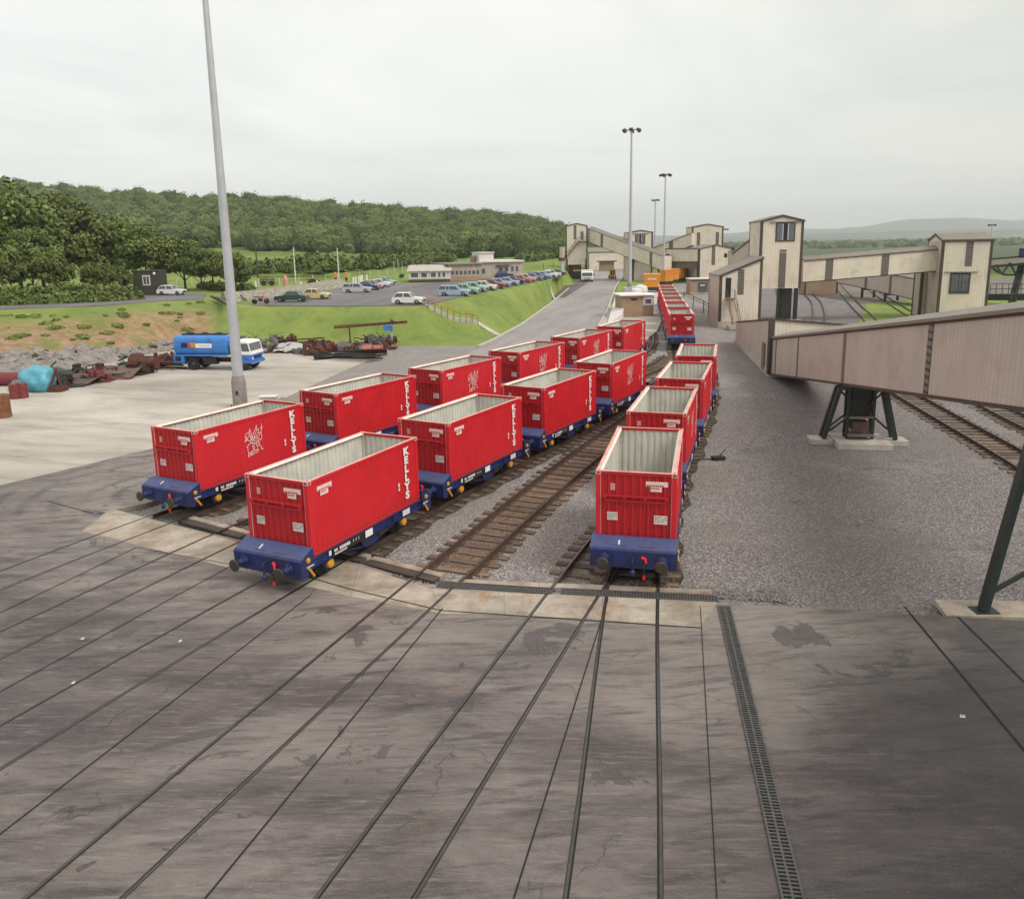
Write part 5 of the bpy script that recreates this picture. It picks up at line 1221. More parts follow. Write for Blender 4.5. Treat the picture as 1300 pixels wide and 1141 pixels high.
# ------------------------------------------------------------------ cars
def carmat(name, c): return simple(name, c, .28, var=.06, scale=1, spec=.6)
CARP = {}
def make_car(body, kind='saloon', L=4.15, W=1.62, Hh=1.36):
    """local: nose towards -x? length along x (nose at +x), centre at origin on the ground"""
    t = thing('parked_car', '', 'car')
    h = L/2
    z0, zb, zr = .24, .82, Hh
    if kind == 'saloon': g0, g1, r0, r1 = -.62, .42, -.38, .16   # glasshouse feet / roof in fractions of half length
    elif kind == 'hatch': g0, g1, r0, r1 = -.90, .36, -.68, .10
    elif kind == 'estate': g0, g1, r0, r1 = -.97, .40, -.84, .14
    def wheelarch(xc, n=8, r=.34):
        return [(xc-r*math.cos(a), z0+r*1.0*math.sin(a)) for a in [pi*i/n for i in range(n+1)]]
    low = [(-h, .38), (-h*.97, z0)]+wheelarch(-h*.60)+wheelarch(h*.64)+[(h*.98, z0), (h, .42)]
    up = [(h*.995, .64), (h*.93, .74), (h*g1, zb+.03), (h*g0, zb+.04), (-h*.95, zb-.02 if kind != 'saloon' else zb), (-h*.995, .66)]
    prof = low+up
    b = MB(); n = len(prof); w = W/2
    # body lofted in three widths for slight tumblehome
    rings = []
    for y, sx in ((-w, .985), (-w*.96, 1), (w*.96, 1), (w, .985)):
        rings.append([(x*sx, y, z if abs(y) < w else (z*.985+.006)) for x, z in prof])
    for r in range(3):
        for i in range(n): j = (i+1) % n; b.add([rings[r][i], rings[r][j], rings[r+1][j], rings[r+1][i]], [(0,1,2,3)])
    b.add(rings[0], [tuple(range(n))]); b.add(rings[3], [tuple(range(n))])
    bo = b.build('body', body, t, bevel=.025)
    wr = w*.74; wbm = w*.93
    # glasshouse
    b = MB(); v = [(h*g0, -wbm, zb), (h*g1, -wbm, zb), (h*g1, wbm, zb), (h*g0, wbm, zb), (h*r0, -wr, zr-.05), (h*r1, -wr, zr-.05), (h*r1, wr, zr-.05), (h*r0, wr, zr-.05)]
    b.add(v, [(0,3,2,1),(4,5,6,7),(0,1,5,4),(1,2,6,5),(2,3,7,6),(3,0,4,7)]); b.build('windows', M['glasscar'], t)
    b = MB(); b.add([(h*r0-.04, -wr-.02, zr-.06), (h*r1+.05, -wr-.02, zr-.06), (h*r1+.05, wr+.02, zr-.06), (h*r0-.04, wr+.02, zr-.06), (h*r0+.05, -wr+.1, zr), (h*r1-.08, -wr+.1, zr), (h*r1-.08, wr-.1, zr), (h*r0+.05, wr-.1, zr)], [(0,3,2,1),(4,5,6,7),(0,1,5,4),(1,2,6,5),(2,3,7,6),(3,0,4,7)])
    for s in (-1, 1):
        for a0, a1 in ((g0, r0), (g1, r1)): b.bar((h*a0, s*wbm, zb), (h*a1, s*(wr+.01), zr-.05), .07, .05)
        mid = (g0+g1)/2+.03; b.bar((h*mid, s*(wbm+.005), zb), (h*mid, s*(wr+.01), zr-.05), .07, .03)
        if kind == 'estate': b.bar((h*-.5, s*(wbm+.005), zb), (h*-.48, s*(wr+.01), zr-.05), .07, .03)
    b.build('roof', body, t)
    for xc in (-h*.60, h*.64):
        for s in (-1, 1):
            a, c = s*(w-.20), s*(w-.01); k = MB(); k.lathe((xc, 0, .29), [(.2, a), (.29, a+s*.01), (.29, c-s*.01), (.24, c)], 14, 0, 'y'); wo = k.build('wheel', M['tire'], t)
            k = MB(); k.lathe((xc, 0, .29), [(.17, c-s*.02), (.15, c+s*.006), (.04, c+s*.012)], 12, 0, 'y'); k.build('rim', M['chrome'], wo)
    for s in (-1, 1):
        k = MB(); k.box(min(s*h, s*(h+.07)), max(s*h, s*(h+.07)), -w*.97, w*.97, .36, .50); k.build('bumper', M['chrome' if kind == 'saloon' else 'black'], t, bevel=.02)
        k = MB(); k.box(h-.03, h+.012, s*w*.62-.16, s*w*.62+.16, .54, .68); k.build('headlight', M['lamp'], t)
        k = MB(); k.box(-h-.012, -h+.03, s*w*.72-.14, s*w*.72+.14, .52, .68); k.build('tail_light', M['redcap'], t)
    k = MB(); k.box(h-.02, h+.006, -w*.4, w*.4, .52, .66); k.build('grille', M['black'], t)
    return t
CARC = dict(green=(.012, .06, .035, 1), cream=(.62, .50, .20, 1), white=(.72, .72, .70, 1), pale_blue=(.30, .42, .52, 1), silver=(.42, .44, .46, 1), red=(.30, .02, .02, 1), mint=(.30, .50, .36, 1),
  navy=(.02, .04, .16, 1), orange_red=(.55, .12, .08, 1), grey=(.20, .21, .23, 1), blue=(.05, .14, .42, 1), pink=(.60, .36, .34, 1), yellow=(.65, .42, .05, 1), brown=(.12, .06, .03, 1))
CM = {k: carmat('car_'+k, v) for k, v in CARC.items()}
def recolor(o, mat, old):
    for ch in [o]+list(o.children_recursive):
        if ch.type == 'MESH' and ch.name.split('.')[0] in ('body', 'roof'):
            me = ch.data.copy(); me.materials[0] = mat; ch.data = me
templ = {k: make_car(CM['white'], k, *dim) for k, dim in (('saloon', (4.2, 1.64, 1.36)), ('hatch', (3.75, 1.58, 1.38)), ('estate', (4.35, 1.65, 1.40)))}
def car(kind, color, p, rz, label, group, tint=None):
    c = inst(templ[kind]); c.location = p; c.rotation_euler = (0, 0, rz); tag(c, label, 'car', group); recolor(c, CM[color], None); return c
z5 = cpz+.035
GP = 'cars parked in the raised car park'
def gp(px, py): return g(px, py, z5)
car('saloon', 'green', gp(371, 383), R(176), 'dark green saloon car parked beside the cream car on the left of the car park', GP)
car('saloon', 'cream', gp(400, 379.5), R(-8), 'cream-yellow saloon car half hidden behind the dark green one', GP)
car('hatch', 'white', gp(519, 386), R(-10), 'white hatchback with black windows alone at the near edge of the car park', GP)
car('estate', 'silver', gp(454, 371.3), R(-2), 'silver estate car, nearest of the small middle cluster', GP)
for (x, y, k, c, l) in ((467, 368.3, 'saloon', 'navy', 'navy blue car behind the silver estate'), (475, 366.3, 'hatch', 'pink', 'pale pinkish car between the navy and white cars of the small middle cluster'), (482, 364.2, 'saloon', 'white', 'white saloon car in the small middle cluster'), (489, 361.8, 'hatch', 'pale_blue', 'pale blue car farthest back in the small middle cluster')):
    car(k, c, gp(x, y), R(-14), l, GP)
row = [('estate','pale_blue','pale blue car with bare wheels, nearest of the long line of parked cars'),('saloon','mint','pale mint car second in the long line'),('hatch','mint','second mint-green car, third in the long line'),('saloon','white','white car between the mint and dark red cars'),
 ('estate','red','dark red estate car in the long line below the office'),('hatch','pale_blue','light blue hatchback just beyond the dark red estate'),('saloon','silver','silver car beyond the light blue hatchback'),('hatch','navy','dark blue hatchback before the orange-red car'),('saloon','orange_red','orange-red car halfway along the long line'),
 ('hatch','pink','pinkish car beyond the orange-red one'),('saloon','grey','grey car before the bright blue one'),('estate','blue','bright blue estate car in the far half of the line'),('hatch','silver','silver hatchback beyond the bright blue estate'),('saloon','white','white car third from the far end of the line'),('hatch','white','white hatchback second from the far end of the line'),('saloon','brown','brown car at the far end of the line near the road tower')]
pa = gp(577, 375.3); pb = gp(707, 350)
for i, (k, c, l) in enumerate(row):
    f = (i/15)**1.0; p_ = pa.lerp(pb, f)
    car(k, c, p_, R(random.uniform(-14, -8)), l, GP)
for i, (x, y, k, c, l) in enumerate(((569, 352.6, 'hatch', 'white', 'white car just left of the office block'), (640, 352.5, 'hatch', 'navy', 'navy car parked against the office wall'))):
    car(k, c, gp(x, y), R(10), l, GP)
car('hatch', 'white', g(218.5, 374.5, 4.06), R(-6), 'white car on the upper left road beside the dark cabin', 'cars on the upper road')
for o in templ.values():
    for c in list(o.children_recursive)+[o]: bpy.data.objects.remove(c)
# yellow flatbed by the canteen
l = gp(531, 357.2); t = thing('flatbed_truck', 'yellow flatbed pickup in front of the white canteen cabin', 'pickup', l, R(3)); s1 = l.y/F
b = MB(); b.box(-10*s1, 2*s1, -.9, .9, .75, 1.15); b.build('flatbed', M['yellow'], t); b = MB(); b.prism([(2*s1, .5), (10*s1, .5), (10.4*s1, .95), (7.5*s1, 1.1), (6.2*s1, 1.75), (2.4*s1, 1.75)], -.85, .85, 'y'); b.build('cab', M['yellow'], t)
b = MB(); b.prism([(3*s1, 1.15), (6.9*s1, 1.12), (6.0*s1, 1.65), (3*s1, 1.65)], -.87, .87, 'y'); b.build('window', M['glasscar'], t)
for x in (-7*s1, 7*s1):
    for y in (-.85, .85): b = MB(); b.cyl((x, y-.1, .36), (x, y+.1, .36), .36, n=12); b.build('wheel', M['tire'], t)
# motorbike
p_ = g(331, 386, 3.56); t = thing('motorcycle', 'red trail motorcycle standing at the edge of the car park', 'motorcycle', p_, R(4))
for x in (-.72, .74):
    b = MB(); b.lathe((x, 0, .34), [(.27, -.03), (.34, -.035), (.34, .035), (.27, .03)], 18, 0, 'y')
    for k in range(5): a = k*pi/5; b.bar((x-.28*math.cos(a), 0, .34-.28*math.sin(a)), (x+.28*math.cos(a), 0, .34+.28*math.sin(a)), .012, .012)
    b.cyl((x, -.08, .34), (x, .08, .34), .06, n=8); b.build('wheel', M['tire'], t)
b = MB(); b.prism([(-.05, .78), (.15, .98), (.42, .98), (.46, .80), (.15, .70)], -.14, .14, 'y'); b.build('fuel_tank', M['redcap'], t, bevel=.03)
b = MB(); b.prism([(-.75, .82), (-.05, .80), (-.05, .90), (-.75, .93)], -.12, .12, 'y'); b.build('seat', M['black'], t)
b = MB(); b.prism([(-.80, .78), (-1.05, .84), (-1.0, .88), (-.75, .86)], -.09, .09, 'y'); b.prism([(.45, .74), (1.05, .72), (1.0, .78), (.5, .82)], -.07, .07, 'y'); b.build('mudguard', M['redcap'], t)
b = MB(); b.box(-.2, .25, -.16, .16, .32, .68); b.build('engine', M['black'], t, bevel=.03)
b = MB(); b.tube([(-.72, .07, .34), (-.25, .05, .62), (-.05, 0, .8)], .03); b.tube([(.74, .08, .34), (.50, .06, 1.0)], .03); b.tube([(.74, -.08, .34), (.50, -.06, 1.0)], .03); b.tube([(.42, -.36, 1.12), (.5, 0, 1.05), (.42, .36, 1.12)], .022); b.tube([(.2, -.1, .5), (-.5, -.14, .5), (-.95, -.14, .66)], .035); b.build('frame', M['chrome'], t)

# ------------------------------------------------------------------ blue tank lorry
pr0 = g(245, 469); pf = g(327, 471.5); rz = math.atan2(pf.y-pr0.y, pf.x-pr0.x)
t = thing('tank_lorry', 'blue tank lorry with a white and blue cab parked by the scrap', 'tank lorry', (g(230, 467.5).x, g(230, 467.5).y+.2, 0), R(-9))
bl = simple('tanker_blue', (.045, .20, .55, 1), .35, var=.12, scale=1.2, dirt=(.03, .10, .28, 1)); LL = 7.4; w = 1.2
b = MB(); n = 20; pts = []
for k in range(n):
    a = 2*pi*k/n; x = math.copysign(abs(math.cos(a))**.45, math.cos(a))*1.2; z = 2.12+math.copysign(abs(math.sin(a))**.55, math.sin(a))*.86; pts.append((x, z))
b.prism(pts, .12, 5.1, 'x'); tk = b.build('tank', bl, t, bevel=.06)
b = MB(); b.box(.5, 4.6, -.35, .35, 2.97, 3.04); b.tube([(.4, -.45, 3.1), (4.8, -.45, 3.1)], .025)
for x in (1.2, 2.5, 3.8): b.lathe((x, 0, 3.02), [(.28, 0), (.28, .1), (.2, .14)], 12)
b.build('walkway', M['black'], tk)
b = MB(); b.box(0, 1.0, -1.18, 1.18, .62, 1.35); b.box(1.0, 5.0, -1.18, -1.0, 1.22, 1.36); b.build('skirt', bl, t); b = MB(); b.box(.22, .72, -1.2, -1.185, .78, 1.18); b.build('locker', M['dark'], t)
b = MB(); b.box(.1, 7.1, -.45, .45, .62, .95); b.box(2.7, 3.9, -1.05, -.5, .5, 1.1); b.build('chassis', M['black'], t)
yq = -1.2055
b = MB(); b.box(.85, 1.45, yq, yq+.02, 1.95, 2.38); b.build('stripe_navy', simple('navy_stripe', (.01, .01, .12, 1), .4), tk)
b = MB(); b.prism([(1.45, 2.38), (1.75, 2.38), (1.75, 1.95), (1.62, 1.95)], yq, yq+.02, 'y'); b.build('stripe_red', M['redcap'], tk)
b = MB(); b.prism([(1.66, 2.38), (2.15, 2.38), (2.2, 1.95), (1.80, 1.95)], yq-.004, yq+.01, 'y'); b.build('stripe_yellow', M['yellow'], tk)
b = MB(); b.box(2.2, 3.7, yq, yq+.02, 1.95, 2.32); pl = b.build('name_panel', M['white'], tk)
b = MB()
for k in range(11): b.box(2.5+k*.1, 2.56+k*.1, yq-.004, yq-.001, 2.08, 2.19)
b.build('panel_lettering', simple('pale_grey_letters', (.42, .42, .46, 1), .5), pl)
# cab
b = MB(); b.prism([(5.35, .60), (7.15, .60), (7.22, .85), (7.2, 1.35), (5.35, 1.35)], -1.15, 1.15, 'y'); b.build('cab_lower', simple('cab_blue', (.05, .16, .50, 1), .35, var=.1), t, bevel=.05)
b = MB(); b.prism([(5.35, 1.355), (7.2, 1.355), (7.17, 1.62), (5.35, 1.62)], -1.15, 1.15, 'y'); b.build('cab_band', M['white'], t)
b = MB(); b.prism([(5.38, 1.62), (7.12, 1.62), (6.95, 2.34), (5.38, 2.38)], -1.08, 1.08, 'y'); b.build('windscreen', M['winglass'], t)
b = MB(); b.prism([(5.35, 2.32), (6.98, 2.30), (6.9, 2.46), (5.5, 2.50), (5.35, 2.42)], -1.12, 1.12, 'y')
for s in (-1, 1): b.bar((7.13, s*1.09, 1.6), (6.96, s*1.09, 2.36), .07, .07); b.bar((6.3, s*1.1, 1.6), (6.25, s*1.1, 2.36), .09, .05); b.bar((5.4, s*1.1, 1.6), (5.4, s*1.1, 2.36), .14, .06)
b.bar((7.15, -1.1, 1.62), (7.15, 1.1, 1.62), .05, .05); b.build('cab_roof', M['white'], t)
b = MB(); b.box(7.2, 7.27, -.7, .7, 1.0, 1.2); b.build('grille', M['black'], t); b = MB(); b.box(7.1, 7.32, -1.15, 1.15, .55, .78); b.build('bumper', bl, t)
for s in (-.9, .9): b = MB(); b.lathe((7.2, s, 1.0), [(.12, 0), (.12, .06), (.05, .08)], 12, 0, 'x'); b.build('headlight', M['lamp'], t)
for x, rr in ((1.75, .52), (6.35, .48)):
    for s in (-1, 1):
        b = MB(); b.lathe((x, 0, rr), [(rr*.6, s*.72), (rr, s*.74), (rr, s*1.12), (rr*.62, s*1.14), (rr*.5, s*1.05)], 20, 0, 'y'); wo = b.build('wheel', M['tire'], t)
        b = MB(); b.lathe((x, 0, rr), [(rr*.5, s*1.0), (rr*.32, s*1.12), (rr*.1, s*1.14)], 12, 0, 'y'); b.build('hub', M['trim'], wo)
        b = MB(); b.prism([(x-.62, rr+.35), (x-.42, rr+.58), (x+.42, rr+.58), (x+.62, rr+.35), (x+.58, rr+.32), (x+.40, rr+.53), (x-.4, rr+.53), (x-.58, rr+.32)], *sorted((s*.72, s*1.16)), 'y'); b.build('mudguard', M['black'], t)

# ------------------------------------------------------------------ white lorry and orange truck on the road
l = g(745.5, 357.8); s1 = l.y/F; t = thing('white_lorry', 'white lorry facing the viewer on the road below the road tower', 'lorry', l, R(-5)); w = 7.4*s1
b = MB(); b.prism([(0, .6), (0, 6.5*s1), (.3, 12.2*s1), (2.0, 12.6*s1), (2.0, .6)], -w, w, 'x'); b.build('cab', M['white'], t, bevel=.08)
b = MB(); b.prism([(-.02, 7.0*s1), (.24, 11.2*s1), (.3, 11.2*s1), (.1, 7.0*s1)], -w*.86, w*.86, 'x'); b.build('windscreen', M['glasscar'], t)
b = MB(); b.box(-w*.9, w*.9, -.14, -.01, 1.5*s1, 3.0*s1); b.build('bumper', M['black'], t); b = MB(); b.box(-w*.7, w*.7, -.05, -.01, 4*s1, 5*s1); b.build('grille', M['trim'], t)
b = MB(); b.box(-w, w, 2.2, 8.5, 3.2*s1, 14.*s1); b.build('load_body', M['offwhite'], t)
for s in (-1, 1):
    for y in (1.0, 6.8): b = MB(); b.cyl((s*w*.6, y, .6), (s*w*.97, y, .6), .6, n=14); b.build('wheel', M['tire'], t)
    b = MB(); b.box(s*w*.7-.25, s*w*.7+.25, -.16, -.14, 2*s1, 2.6*s1); b.build('headlight', M['lamp'], t)
    b = MB(); b.box(s*w*1.15-.2, s*w*1.15+.2, .1, .2, 8*s1, 10*s1); b.build('mirror', M['black'], t)
l = g(779, 354.5); s1 = l.y/F; t = thing('fork_lift', 'small orange fork-lift truck parked at the roadside near the small hut', 'fork-lift', l, R(8)); w = 3.1*s1
b = MB(); b.prism([(0, .5), (3, .5), (3, 5.5*s1), (1.4, 6*s1), (0, 4*s1)], -w, w, 'x'); b.build('body', M['orange'], t, bevel=.05)
b = MB(); b.box(-w*.8, w*.8, .9, 2.2, 5*s1, 11*s1); b.build('cab', M['glasscar'], t); b = MB(); b.box(-w*.9, w*.9, .8, 2.3, 11*s1, 11.7*s1); b.build('cab_roof', M['orange'], t)
b = MB(); b.box(-w*.7, -w*.5, -.4, -.2, .2, 13*s1); b.box(w*.5, w*.7, -.4, -.2, .2, 13*s1); b.box(-w*.7, w*.7, -.4, -.2, 7*s1, 7.6*s1); b.build('mast', M['orange'], t)
for s in (-1, 1):
    for y in (.3, 2.5): b = MB(); b.cyl((s*w*.7, y, .5), (s*w*1.05, y, .5), .5, n=12); b.build('wheel', M['tire'], t)

# ------------------------------------------------------------------ orange wagons
def orange(label, p, rz, w, h, L, plate=True):
    t = thing('orange_container_wagon', label, 'railway wagon', p, rz, 'orange wagons near the loading shed')
    b = MB(); b.prism([(-w/2, .75*h), (-w/2, h), (w/2, h), (w/2, .75*h), (w*.42, .28*h), (-w*.42, .28*h)], 0, L, 'y'); b.build('body', M['orange'], t)
    b = MB(); 
    for k in range(7): y = L*k/6; b.box(-w/2-.05, w/2+.05, y-.05, y+.05, .7*h, h+.02)
    b.box(-w/2-.08, w/2+.08, -.08, L+.08, h, h+.12); b.build('rib_frame', M['orange'], t)
    if plate: b = MB(); b.box(-w*.27, w*.27, -.10, -.07, .72*h, .80*h); b.build('label_plate', M['offwhite'], t)
    b = MB(); b.box(-w*.46, w*.46, 0, L, .1*h, .25*h); b.build('underframe', M['black'], t)
    for s in (-1, 1):
        for y in (.25*L, .78*L): b = MB(); b.cyl((s*w*.36, y, .5), (s*w*.42, y, .5), .5, n=12); b.build('wheel', M['tire'], t)
l = g(827.5, 371); s1 = l.y/F
orange('bright orange wagon with a pale label plate, standing behind the white-roofed hut', l, R(-9), 20*s1, 21.5*s1, 6)
for k, (x, y, w_, h_) in enumerate(((841, 363, 13, 19), (849, 360.5, 11, 17.5), (857, 358.5, 10, 16.5), (864, 357, 9, 15.5))):
    l = g(x, y); s1 = l.y/F; orange(['first', 'second', 'third', 'last'][k]+' orange hopper wagon of the line inside the open loading shed, counted from the left', l, R(-42), w_*s1*.72, h_*s1, 3.6, False)

# ------------------------------------------------------------------ road side bits near the hut
def bag(label, p, r, mat, name='white_sack'):
    b = MB(); bmr = 7
    vs = []; 
    t = thing(name, label, 'sack', p)
    b.lathe((0, 0, 0), [(r*.9, 0), (r*1.05, r*.4), (r*.9, r*.9), (r*.3, r*1.15)], 9); b.build('sack_body', M[mat], t, smooth=True)
for i, (x, y, r) in enumerate(((807, 375, 1.3), (813, 372, 1.5), (803, 370, 1.0))):
    bag(['pale sack beside the mast cabinet', 'large pale sack left of the bright orange wagon', 'small pale sack behind the mast cabinet'][i], g(x, y), r, 'offwhite')
t = thing('concrete_ramp', 'pale wedge of concrete left of the brick weighbridge hut', 'ramp', (0, 0, 0))
b = MB(); a = [g(770, 414), g(790, 408), g(793, 398), g(781, 391)]; b.add([(a[0].x, a[0].y, .03), (a[1].x, a[1].y, .03), (a[1].x, a[1].y, 1.0), (a[3].x, a[3].y, .03), (a[3].x, a[3].y, 1.7), (a[2].x, a[2].y, 1.7), (a[2].x, a[2].y, .03)], [(0,1,2),(0,2,4),(0,4,3),(1,6,5,2),(2,5,4),(3,4,5,6),(0,3,6,1)]); b.build('slab', M['offwhite'], t)
# kerb and yellow verge stones along the road
kr = MB(); pts = [g(x, y) for x, y in ((757, 420), (771, 395), (776, 380), (781, 366), (789, 353))]
for u, v in zip(pts, pts[1:]): kr.bar(u+Vector((0, 0, .05)), v+Vector((0, 0, .05)), .3, .25)
tag(kr.build('kerb', M['concrete']), kind='structure')
kr = MB(); pts = [g(x, y) for x, y in ((608, 440), (628, 431), (664, 411), (700, 385), (722, 366))]
for u, v in zip(pts, pts[1:]): kr.bar(u+Vector((0, 0, .03)), v+Vector((0, 0, .03)), .35, .2)
tag(kr.build('kerb', M['path']), kind='structure')
for i, (x, y) in enumerate(((600, 437), (606, 434))): pass
# pipe gantry over the scrap
t = thing('pipe_gantry', 'rusty horizontal pipe on thin posts with a small blue box above the scrap', 'gantry', g(445, 440.5)); o_ = t.location
def rel(px, py, Y): return at(px, py, Y)-o_
Yg = o_.y
b = MB(); b.bar(rel(424, 416, Yg), rel(517, 409, Yg), .12, .22); b.bar(rel(424, 413.5, Yg), rel(517, 407.5, Yg), .06, .06)
for k in range(9): x = 430+k*10; b.bar(rel(x, 415.6-.075*(x-424), Yg), rel(x+5, 413-.065*(x-424), Yg), .04, .04)
b.build('cross_pipe', M['rust'], t)
for x, y0, y1 in ((444, 416, 440), (497, 411, 439)): b = MB(); b.cyl(rel(x-.5, y0, Yg), rel(x+1, y1, Yg), .09, n=6); b.build('post', M['rust' if x < 450 else 'galv'], t)
b = MB(); q = rel(493, 416, Yg); b.box(q.x-.5, q.x+.45, q.y-.3, q.y+.1, q.z-.3, q.z+.25); b.build('blue_box', bl, t)
b = MB(); b.tube([rel(496, 410, Yg), rel(499, 406.5, Yg)], .2, 8); b.build('elbow', M['trim'], t)
# ------------------------------------------------------------------ scrap along the edge of the yard
def jit(mb, a): mb.v = [(x+random.uniform(-a, a), y+random.uniform(-a, a), z+random.uniform(-a, a)) for x, y, z in mb.v]; return mb
SC = 'scrap metal dumped along the yard edge'
rustr = simple('red_brown_rust', (.105, .036, .024, 1), .85, var=.5, scale=3, dirt=(.05, .02, .015, 1), bump=.4)
darkm = simple('oily_black_scrap', (.022, .02, .018, 1), .7, var=.6, scale=4, dirt=(.09, .045, .025, 1), bump=.4)
greysc = simple('dull_grey_scrap', (.14, .135, .13, 1), .6, var=.4, scale=3, dirt=(.12, .06, .035, 1), bump=.3)
paler = simple('bleached_sheet_metal', (.42, .42, .40, 1), .6, var=.25, scale=2, dirt=(.2, .13, .09, 1))
oxred = simple('oxide_red_drum', (.19, .028, .03, 1), .6, var=.3, scale=3, dirt=(.12, .03, .02, 1))
pinkr = simple('faded_red_cylinder', (.40, .13, .12, 1), .55, var=.3, scale=3, dirt=(.2, .06, .04, 1))
def scrap(kind, px, py, size, label, rz=None, z=0, mat=None):
    p = g(px, py); rz = random.uniform(0, pi) if rz is None else R(rz); s = size
    t = thing(kind, label, 'scrap', (p.x, p.y, z), rz, SC); b = MB()
    if kind == 'engine_block':
        b.box(-s*.4, s*.4, -s*.3, s*.3, 0, s*.38)
        for k in range(11):
            Mx = Matrix.Translation((random.uniform(-.45, .45)*s, random.uniform(-.4, .3)*s, random.uniform(.15, .55)*s)) @ Matrix.Rotation(random.uniform(0, 3), 4, 'Z') @ Matrix.Rotation(random.uniform(-.7, .7), 4, 'X')
            u, v, q = (random.uniform(.06, .24)*s for _ in range(3)); b.box(-u, u, -v*.6, v*.6, -q*.5, q*.5, 0, Mx)
        for k in range(3): a_ = Vector((random.uniform(-.5, .5)*s, random.uniform(-.45, .2)*s, random.uniform(.2, .5)*s)); b.cyl(a_, a_+Vector((random.uniform(-.3, .3)*s, random.uniform(-.2, .2)*s, random.uniform(0, .3)*s)), s*random.uniform(.05, .12), n=8)
        b.cyl((s*.5, 0, s*.3), (s*.68, 0, s*.3), s*.28, n=12); b.cyl((-s*.3, -s*.4, s*.2), (s*.4, -s*.42, s*.25), s*.09, n=8); b.box(-s*.7, -s*.5, -s*.2, s*.25, .05, s*.7)
        jit(b, s*.03).build('block', mat or darkm, t, bevel=.02)
        w = MB(); w.lathe((0, 0, s*.3), [(s*.1, s*.7), (s*.3, s*.71), (s*.3, s*.76), (s*.1, s*.78)], 12, 0, 'x'); w.build('flywheel', rustr, t)
    elif kind == 'steel_sheet':
        n = 5
        for k in range(n):
            x0 = -s+2*s*k/n; x1 = x0+2*s/n; za = .15+.10*s*math.sin(k*1.3); zb = .15+.10*s*math.sin((k+1)*1.3)
            b.add([(x0, -s*.6, za), (x1, -s*.6, zb), (x1, s*.6, zb+s*.35), (x0, s*.6, za+s*.35), (x0, -s*.6, za-.04), (x1, -s*.6, zb-.04), (x1, s*.6, zb+s*.35-.04), (x0, s*.6, za+s*.35-.04)], [(0,1,2,3),(7,6,5,4),(0,4,5,1),(1,5,6,2),(2,6,7,3),(3,7,4,0)])
        b.build('sheet', mat or paler, t); w = MB(); w.bar((-s, s*.5, .1), (s, s*.5, .12), .15, .2); w.build('edge_beam', rustr, t)
    elif kind == 'girder_stack':
        for k in range(5):
            y = random.uniform(-.4, .4)*s; z0 = k*.13; a = random.uniform(-.25, .25)
            b.bar((-s*1.2, y, z0+.08), (s*1.2, y+a*s, z0+.1), .22, .03); b.bar((-s*1.2, y, z0+.0), (s*1.2, y+a*s, z0+.02), .22, .03); b.bar((-s*1.2, y, z0+.04), (s*1.2, y+a*s, z0+.06), .03, .10)
        b.build('girders', mat or rustr, t)
    elif kind == 'wire_coil':
        for k in range(6): 
            r = s*(.5+.06*k); b.lathe((0, 0, .1+.07*k), [(r-.04, -.03), (r, -.03), (r, .03), (r-.04, .03)], 16)
        b.build('coil', mat or greysc, t)
    elif kind == 'broken_frame':
        for k in range(10):
            a = Vector((random.uniform(-s, s), random.uniform(-s*.6, s*.6), random.uniform(.05, s*.7))); c = a+Vector((random.uniform(-s, s), random.uniform(-s*.5, s*.5), random.uniform(-.4, .4)*s)); c.z = max(c.z, .05)
            b.bar(a, c, random.uniform(.05, .14), random.uniform(.04, .1))
        for k in range(4):
            c = Vector((random.uniform(-s*.7, s*.7), random.uniform(-s*.4, s*.4), 0)); b.lathe((c.x, c.y, random.uniform(0, s*.3)), [(.15*s, 0), (.22*s, .05*s), (.2*s, .3*s), (.08*s, .34*s)], 8)
        b.box(-s*.8, s*.8, -s*.4, s*.4, .0, .12); b.build('bent_bars', mat or darkm, t)
    elif kind == 'gearbox':
        b.lathe((0, 0, s*.45), [(s*.3, -s*.6), (s*.45, -s*.5), (s*.45, -s*.1), (s*.25, 0), (s*.22, s*.5), (s*.3, s*.6)], 12, 0, 'x'); b.box(-s*.5, s*.3, -s*.3, s*.3, 0, s*.3)
        b.build('casing', mat or rustr, t)
    elif kind == 'loose_pipe':
        b.cyl((-s, 0, .3*s), (s, .1, .3*s), .3*s, n=14); b.cyl((s, .1, .3*s), (s*1.05, .1, .3*s), .34*s, n=14); b.build('pipe', mat or oxred, t)
        w = MB(); w.lathe((0, 0, .3*s), [(.301*s, -.04), (.325*s, -.03), (.325*s, .03), (.301*s, .04)], 14, 0, 'x'); w.build('band', darkm, t)
    elif kind == 'oil_drum':
        b.lathe((0, 0, 0), [(s*.31, 0), (s*.32, .03), (s*.31, .28*s), (s*.33, .3*s), (s*.31, .32*s), (s*.31, .58*s), (s*.33, .6*s), (s*.31, .62*s), (s*.32, .88*s), (s*.30, .9*s)], 16)
        b.build('barrel', mat or oxred, t); w = MB(); w.lathe((s*.15, 0, s*.9), [(.05, 0), (.05, .03)], 8); w.build('bung', darkm, t)
    elif kind == 'coupler_stand':
        b.lathe((0, 0, 0), [(s*.35, 0), (s*.3, s*.2), (s*.2, s*.4), (s*.26, s*.8), (s*.1, s)], 10); b.bar((0, 0, s*.5), (s*.8, .1, s*.3), .12, .15); b.build('casting', mat or rustr, t)
    return t
